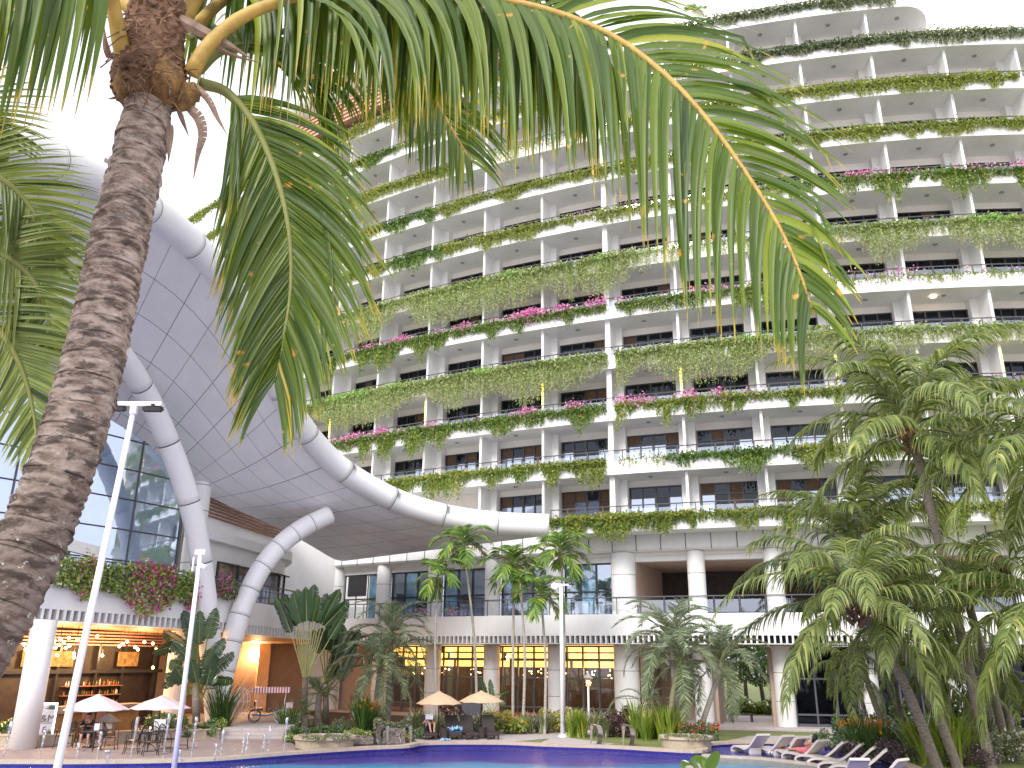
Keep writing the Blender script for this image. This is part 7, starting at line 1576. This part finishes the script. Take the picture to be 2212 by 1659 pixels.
# people
def skin(name, V, E_, R_, mt, parent=None, root=0, lv=2):
    me = bpy.data.meshes.new(name); me.from_pydata([tuple(v) for v in V], E_, []); o = bpy.data.objects.new(name, me); COL.objects.link(o); md = o.modifiers.new('s', 'SKIN'); md.use_smooth_shade = True
    for i, s_ in enumerate(me.skin_vertices[0].data): s_.radius = (R_[i], R_[i]) if not hasattr(R_[i], '__len__') else R_[i]; s_.use_root = (i == root)
    sb_ = o.modifiers.new('d', 'SUBSURF'); sb_.levels = lv; sb_.render_levels = lv; bpy.context.view_layer.update(); me2 = bpy.data.meshes.new_from_object(o.evaluated_get(bpy.context.evaluated_depsgraph_get())); bpy.data.objects.remove(o); me2.materials.clear(); me2.name = name
    me2.polygons.foreach_set('use_smooth', [True] * len(me2.polygons)); return link(name, me2, parent, [M[mt]])
def person(label, Mx, J, clothes, hair_long=False, sc=1.0, face=(0, 1, 0)):
    """J: joints in a local frame, Mx places it"""
    names = list(J); V = [Mx @ Vector(J[k][0]) for k in names]; R_ = [J[k][1] * sc for k in names]; idx = {k: i for i, k in enumerate(names)}
    ED = [('pelvis', 'spine'), ('spine', 'chest'), ('chest', 'neck'), ('neck', 'jaw'), ('jaw', 'head'), ('head', 'crown')]
    for s_ in 'LR': ED += [('chest', 'shoulder' + s_), ('shoulder' + s_, 'elbow' + s_), ('elbow' + s_, 'wrist' + s_), ('wrist' + s_, 'palm' + s_), ('pelvis', 'hip' + s_), ('hip' + s_, 'knee' + s_), ('knee' + s_, 'ankle' + s_), ('ankle' + s_, 'toe' + s_)]
    E_ = [(idx[a], idx[b]) for a, b in ED]
    for s_ in 'LR':                                                     # five fingers, unequal and bent
        w_, p_ = Mx @ Vector(J['wrist' + s_][0]), Mx @ Vector(J['palm' + s_][0]); d_ = (p_ - w_).normalized(); sd = d_.cross(Z); sd = sd.normalized() if sd.length > .1 else Vector((1, 0, 0)); up_ = sd.cross(d_)
        for k, (off, L_) in enumerate(((-.034, .060), (-.012, .075), (.011, .070), (.032, .055), (.045, .05))):
            b0 = p_ + sd * off + (d_ * .015 if k < 4 else -d_ * .04); dirn = d_ if k < 4 else (d_ * .5 + sd * .8).normalized(); i = len(V); V += [b0, b0 + dirn * L_ * .55 - up_ * .006, b0 + dirn * L_ * .95 - up_ * .028]; R_ += [.010 * sc, .009 * sc, .007 * sc]; E_ += [(idx['palm' + s_], i), (i, i + 1), (i + 1, i + 2)]
    body = skin('person', V, E_, R_, 'skin'); tag(body, label, 'person')
    for nm, parts, ex, mt in clothes:
        ids = [idx[k] for k in parts]; mp = {a: i for i, a in enumerate(ids)}; ee = [(mp[a], mp[b]) for a, b in E_ if a in mp and b in mp]; skin(nm, [V[a] for a in ids], ee, [R_[a] * ex + .012 for a in ids], mt, body)
    hd, cr = Mx @ Vector(J['head'][0]), Mx @ Vector(J['crown'][0]); up_ = (cr - hd).normalized(); fc = (Mx.to_3x3() @ Vector(face)).normalized(); sd = fc.cross(up_).normalized()
    mb = MB(); hr = J['head'][1] * sc; c = hd + up_ * hr * .55 - fc * hr * .25; mb.ball(c, hr * 1.12, n=16)
    if hair_long:
        for k in range(9): a = (k - 4) * .3; p0 = c - fc * hr * .8 * math.cos(a) + sd * hr * math.sin(a) * 1.0; mb.tube([p0, p0 - up_ * hr * 1.6 - fc * .03, p0 - up_ * hr * 3.2 + sd * .02 * k], [hr * .38, hr * .34, hr * .1], 6)
    mb.build('hair', M['hair'], body, True)
    for s_ in (-1, 1): mb = MB(); mb.ball(hd + fc * hr * .92 + sd * s_ * hr * .36 + up_ * hr * .05, hr * .12, n=6); mb.build('eye', M['hair'], body)
    mb = MB(); mb.ball(hd + fc * hr * 1.0 - up_ * hr * .28, hr * .18, n=6, sc=(1, 1, 1)); mb.build('nose', M['skin'], body, True)
    mb = MB(); mb.ball(hd + fc * hr * .90 - up_ * hr * .62, hr * .22, n=6, sc=(1, .5, .4)); mb.build('mouth', M['pink'], body)
    return body
def frame(o, fwd, up=Z):
    f_ = Vector(fwd).normalized(); r_ = f_.cross(up).normalized(); u_ = r_.cross(f_); m_ = Matrix((r_, f_, u_)).transposed().to_4x4(); m_.translation = o; return m_
SEAT = dict(pelvis=((0, 0, .53), .135), spine=((0, .02, .76), .13), chest=((0, .08, 1.0), .14), neck=((0, .12, 1.14), .055), jaw=((0, .16, 1.20), .07), head=((0, .17, 1.28), .098), crown=((0, .16, 1.37), .07))
for s_, sg in (('L', -1), ('R', 1)):
    SEAT.update({'shoulder' + s_: ((sg * .19, .07, 1.04), .065), 'elbow' + s_: ((sg * .27, .16, .82), .045), 'wrist' + s_: ((sg * .13, .40, .86), .03), 'palm' + s_: ((sg * .10, .47, .88), .032), 'hip' + s_: ((sg * .10, .04, .51), .10), 'knee' + s_: ((sg * .14, .46, .52), .065), 'ankle' + s_: ((sg * .15, .40, .09), .04), 'toe' + s_: ((sg * .16, .56, .035), .035)})
def fr(a, b, J): return {**J}
g = ground(183, 1614, .012)
person('man in a dark patterned shirt and shorts reading at a patio table', frame(g, (.30, -1, 0)), SEAT, [('shirt', ['pelvis', 'spine', 'chest', 'shoulderL', 'shoulderR', 'elbowL', 'elbowR'], 1.08, 'shirt_dark'), ('shorts', ['pelvis', 'hipL', 'hipR', 'kneeL', 'kneeR'], 1.06, 'shorts')])
# reclining reader on the first wicker lounger
t1, q1 = Lk1; MX = Matrix.Translation(q1) @ Matrix.Rotation(.22, 4, 'Z')
REC = dict(pelvis=((0, 1.02, .44), .13), spine=((0, 1.18, .52), .12), chest=((0, 1.32, .66), .125), neck=((0, 1.42, .80), .05), jaw=((0, 1.42, .85), .065), head=((0, 1.44, .92), .092), crown=((0, 1.47, 1.0), .07))
for s_, sg in (('L', -1), ('R', 1)): REC.update({'shoulder' + s_: ((sg * .19, 1.32, .70), .06), 'elbow' + s_: ((sg * .27, 1.10, .66), .043), 'wrist' + s_: ((sg * .15, 1.02, .86), .03), 'palm' + s_: ((sg * .12, 1.01, .92), .03), 'hip' + s_: ((sg * .10, .96, .43), .095), 'knee' + s_: ((sg * .13 + .10, .60, .74), .06), 'ankle' + s_: ((sg * .08 + .10, .40, .37), .04), 'toe' + s_: ((sg * .08 + .12, .25, .35), .033)})
person('person in grey shirt and navy shorts reclining and reading on a wicker lounger', MX, REC, [('shirt', ['pelvis', 'spine', 'chest', 'shoulderL', 'shoulderR'], 1.08, 'shirt_grey'), ('shorts', ['pelvis', 'hipL', 'hipR', 'kneeL', 'kneeR'], .92, 'shorts')], face=(0, -1, .2))
mb = MB(); mb.box((-.09, .97, 1.00), (.20, .015, .26), .2, 0, MX); mb.box((.10, .97, 1.00), (.20, .015, .27), -.2, 0, MX); tag(mb.build('magazine', M['paper']), 'open white magazine held up by the reclining reader', 'magazine')
# woman in pink
o0, ax, sd, ln = info[3]; MX = Matrix((-sd, -ax, Z)).transposed().to_4x4(); MX.translation = o0 + ax * ln * .52 + Z * .0
WOM = dict(pelvis=((0, .0, .43), .125), spine=((0, -.18, .50), .105), chest=((0, -.38, .66), .12), neck=((0, -.50, .82), .045), jaw=((0, -.50, .88), .06), head=((0, -.52, .96), .09), crown=((0, -.56, 1.04), .065))
for s_, sg in (('L', -1), ('R', 1)): WOM.update({'shoulder' + s_: ((sg * .17, -.38, .74), .052), 'elbow' + s_: ((sg * .26, -.18, .66), .038), 'wrist' + s_: ((sg * .12, -.30 + (.08 if sg > 0 else 0), .88 if sg < 0 else .70), .026), 'palm' + s_: ((sg * .07, -.36 + (.10 if sg > 0 else 0), .93 if sg < 0 else .74), .028), 'hip' + s_: ((sg * .09, .04, .43), .10), 'knee' + s_: ((sg * .10, .45, .44), .062), 'ankle' + s_: ((sg * .07, .84, .40), .036), 'toe' + s_: ((sg * .08, .96, .45), .03)})
person('woman in a pink print dress lying on a white lounger and drinking', MX, WOM, [('dress', ['pelvis', 'spine', 'chest', 'shoulderL', 'shoulderR', 'hipL', 'hipR', 'kneeL', 'kneeR'], 1.10, 'pink')], hair_long=True, face=(.3, .9, .2))
mb = MB(); mb.lathe([(.03, 0), (.036, .10), (.03, .11)], MX @ Vector((-.07, -.40, .92)), 10); tag(mb.build('drinking_cup', M['paper']), 'white cup the woman in pink drinks from', 'cup')
o0, ax, sd, ln = info[2]; mb = MB(); c = o0 + ax * ln * .25 + Z * .44; mb.ball(c, .17, n=12, sc=(1.3, .8, .65)); mb.tube([c + Vector((-.12, 0, .08)), c + Vector((0, 0, .24)), c + Vector((.12, 0, .08))], .012, 5); tag(mb.build('beach_bag', M['red'], None, True), 'red bag lying on the white lounger left of the woman', 'bag')
# small fan palm crown on the roof and bench in the passage
q = at_r(1503, 28, 56); t = thing('roof_palm', 'tiny palm growing on the roof terrace above the frond tip', 'palm', None, (q.x, q.y, DZ + 48.1)); mb = MB(); mb.tube([(0, 0, 0), (0, 0, q.z - DZ - 48.1)], .06, 6); mb.build('trunk', M['bark'], t)
for k in range(8): place_frond(t, 'areca', (80, 55, 30, 5)[k % 4], k * .8, .7, (0, 0, q.z - DZ - 48.1), k % 2)
q = at_r(1604, 1566, 58.0); t = thing('bench', 'dark bench at the end of the passage under the tower', 'bench', None, (q.x, q.y, .1)); mb = MB(); mb.box((0, 0, .45), (1.6, .4, .06)); mb.build('seat', M['black'], t)
for x in (-.6, .6): mb = MB(); mb.box((x, 0, .22), (.08, .36, .42)); mb.build('leg', M['black'], t)
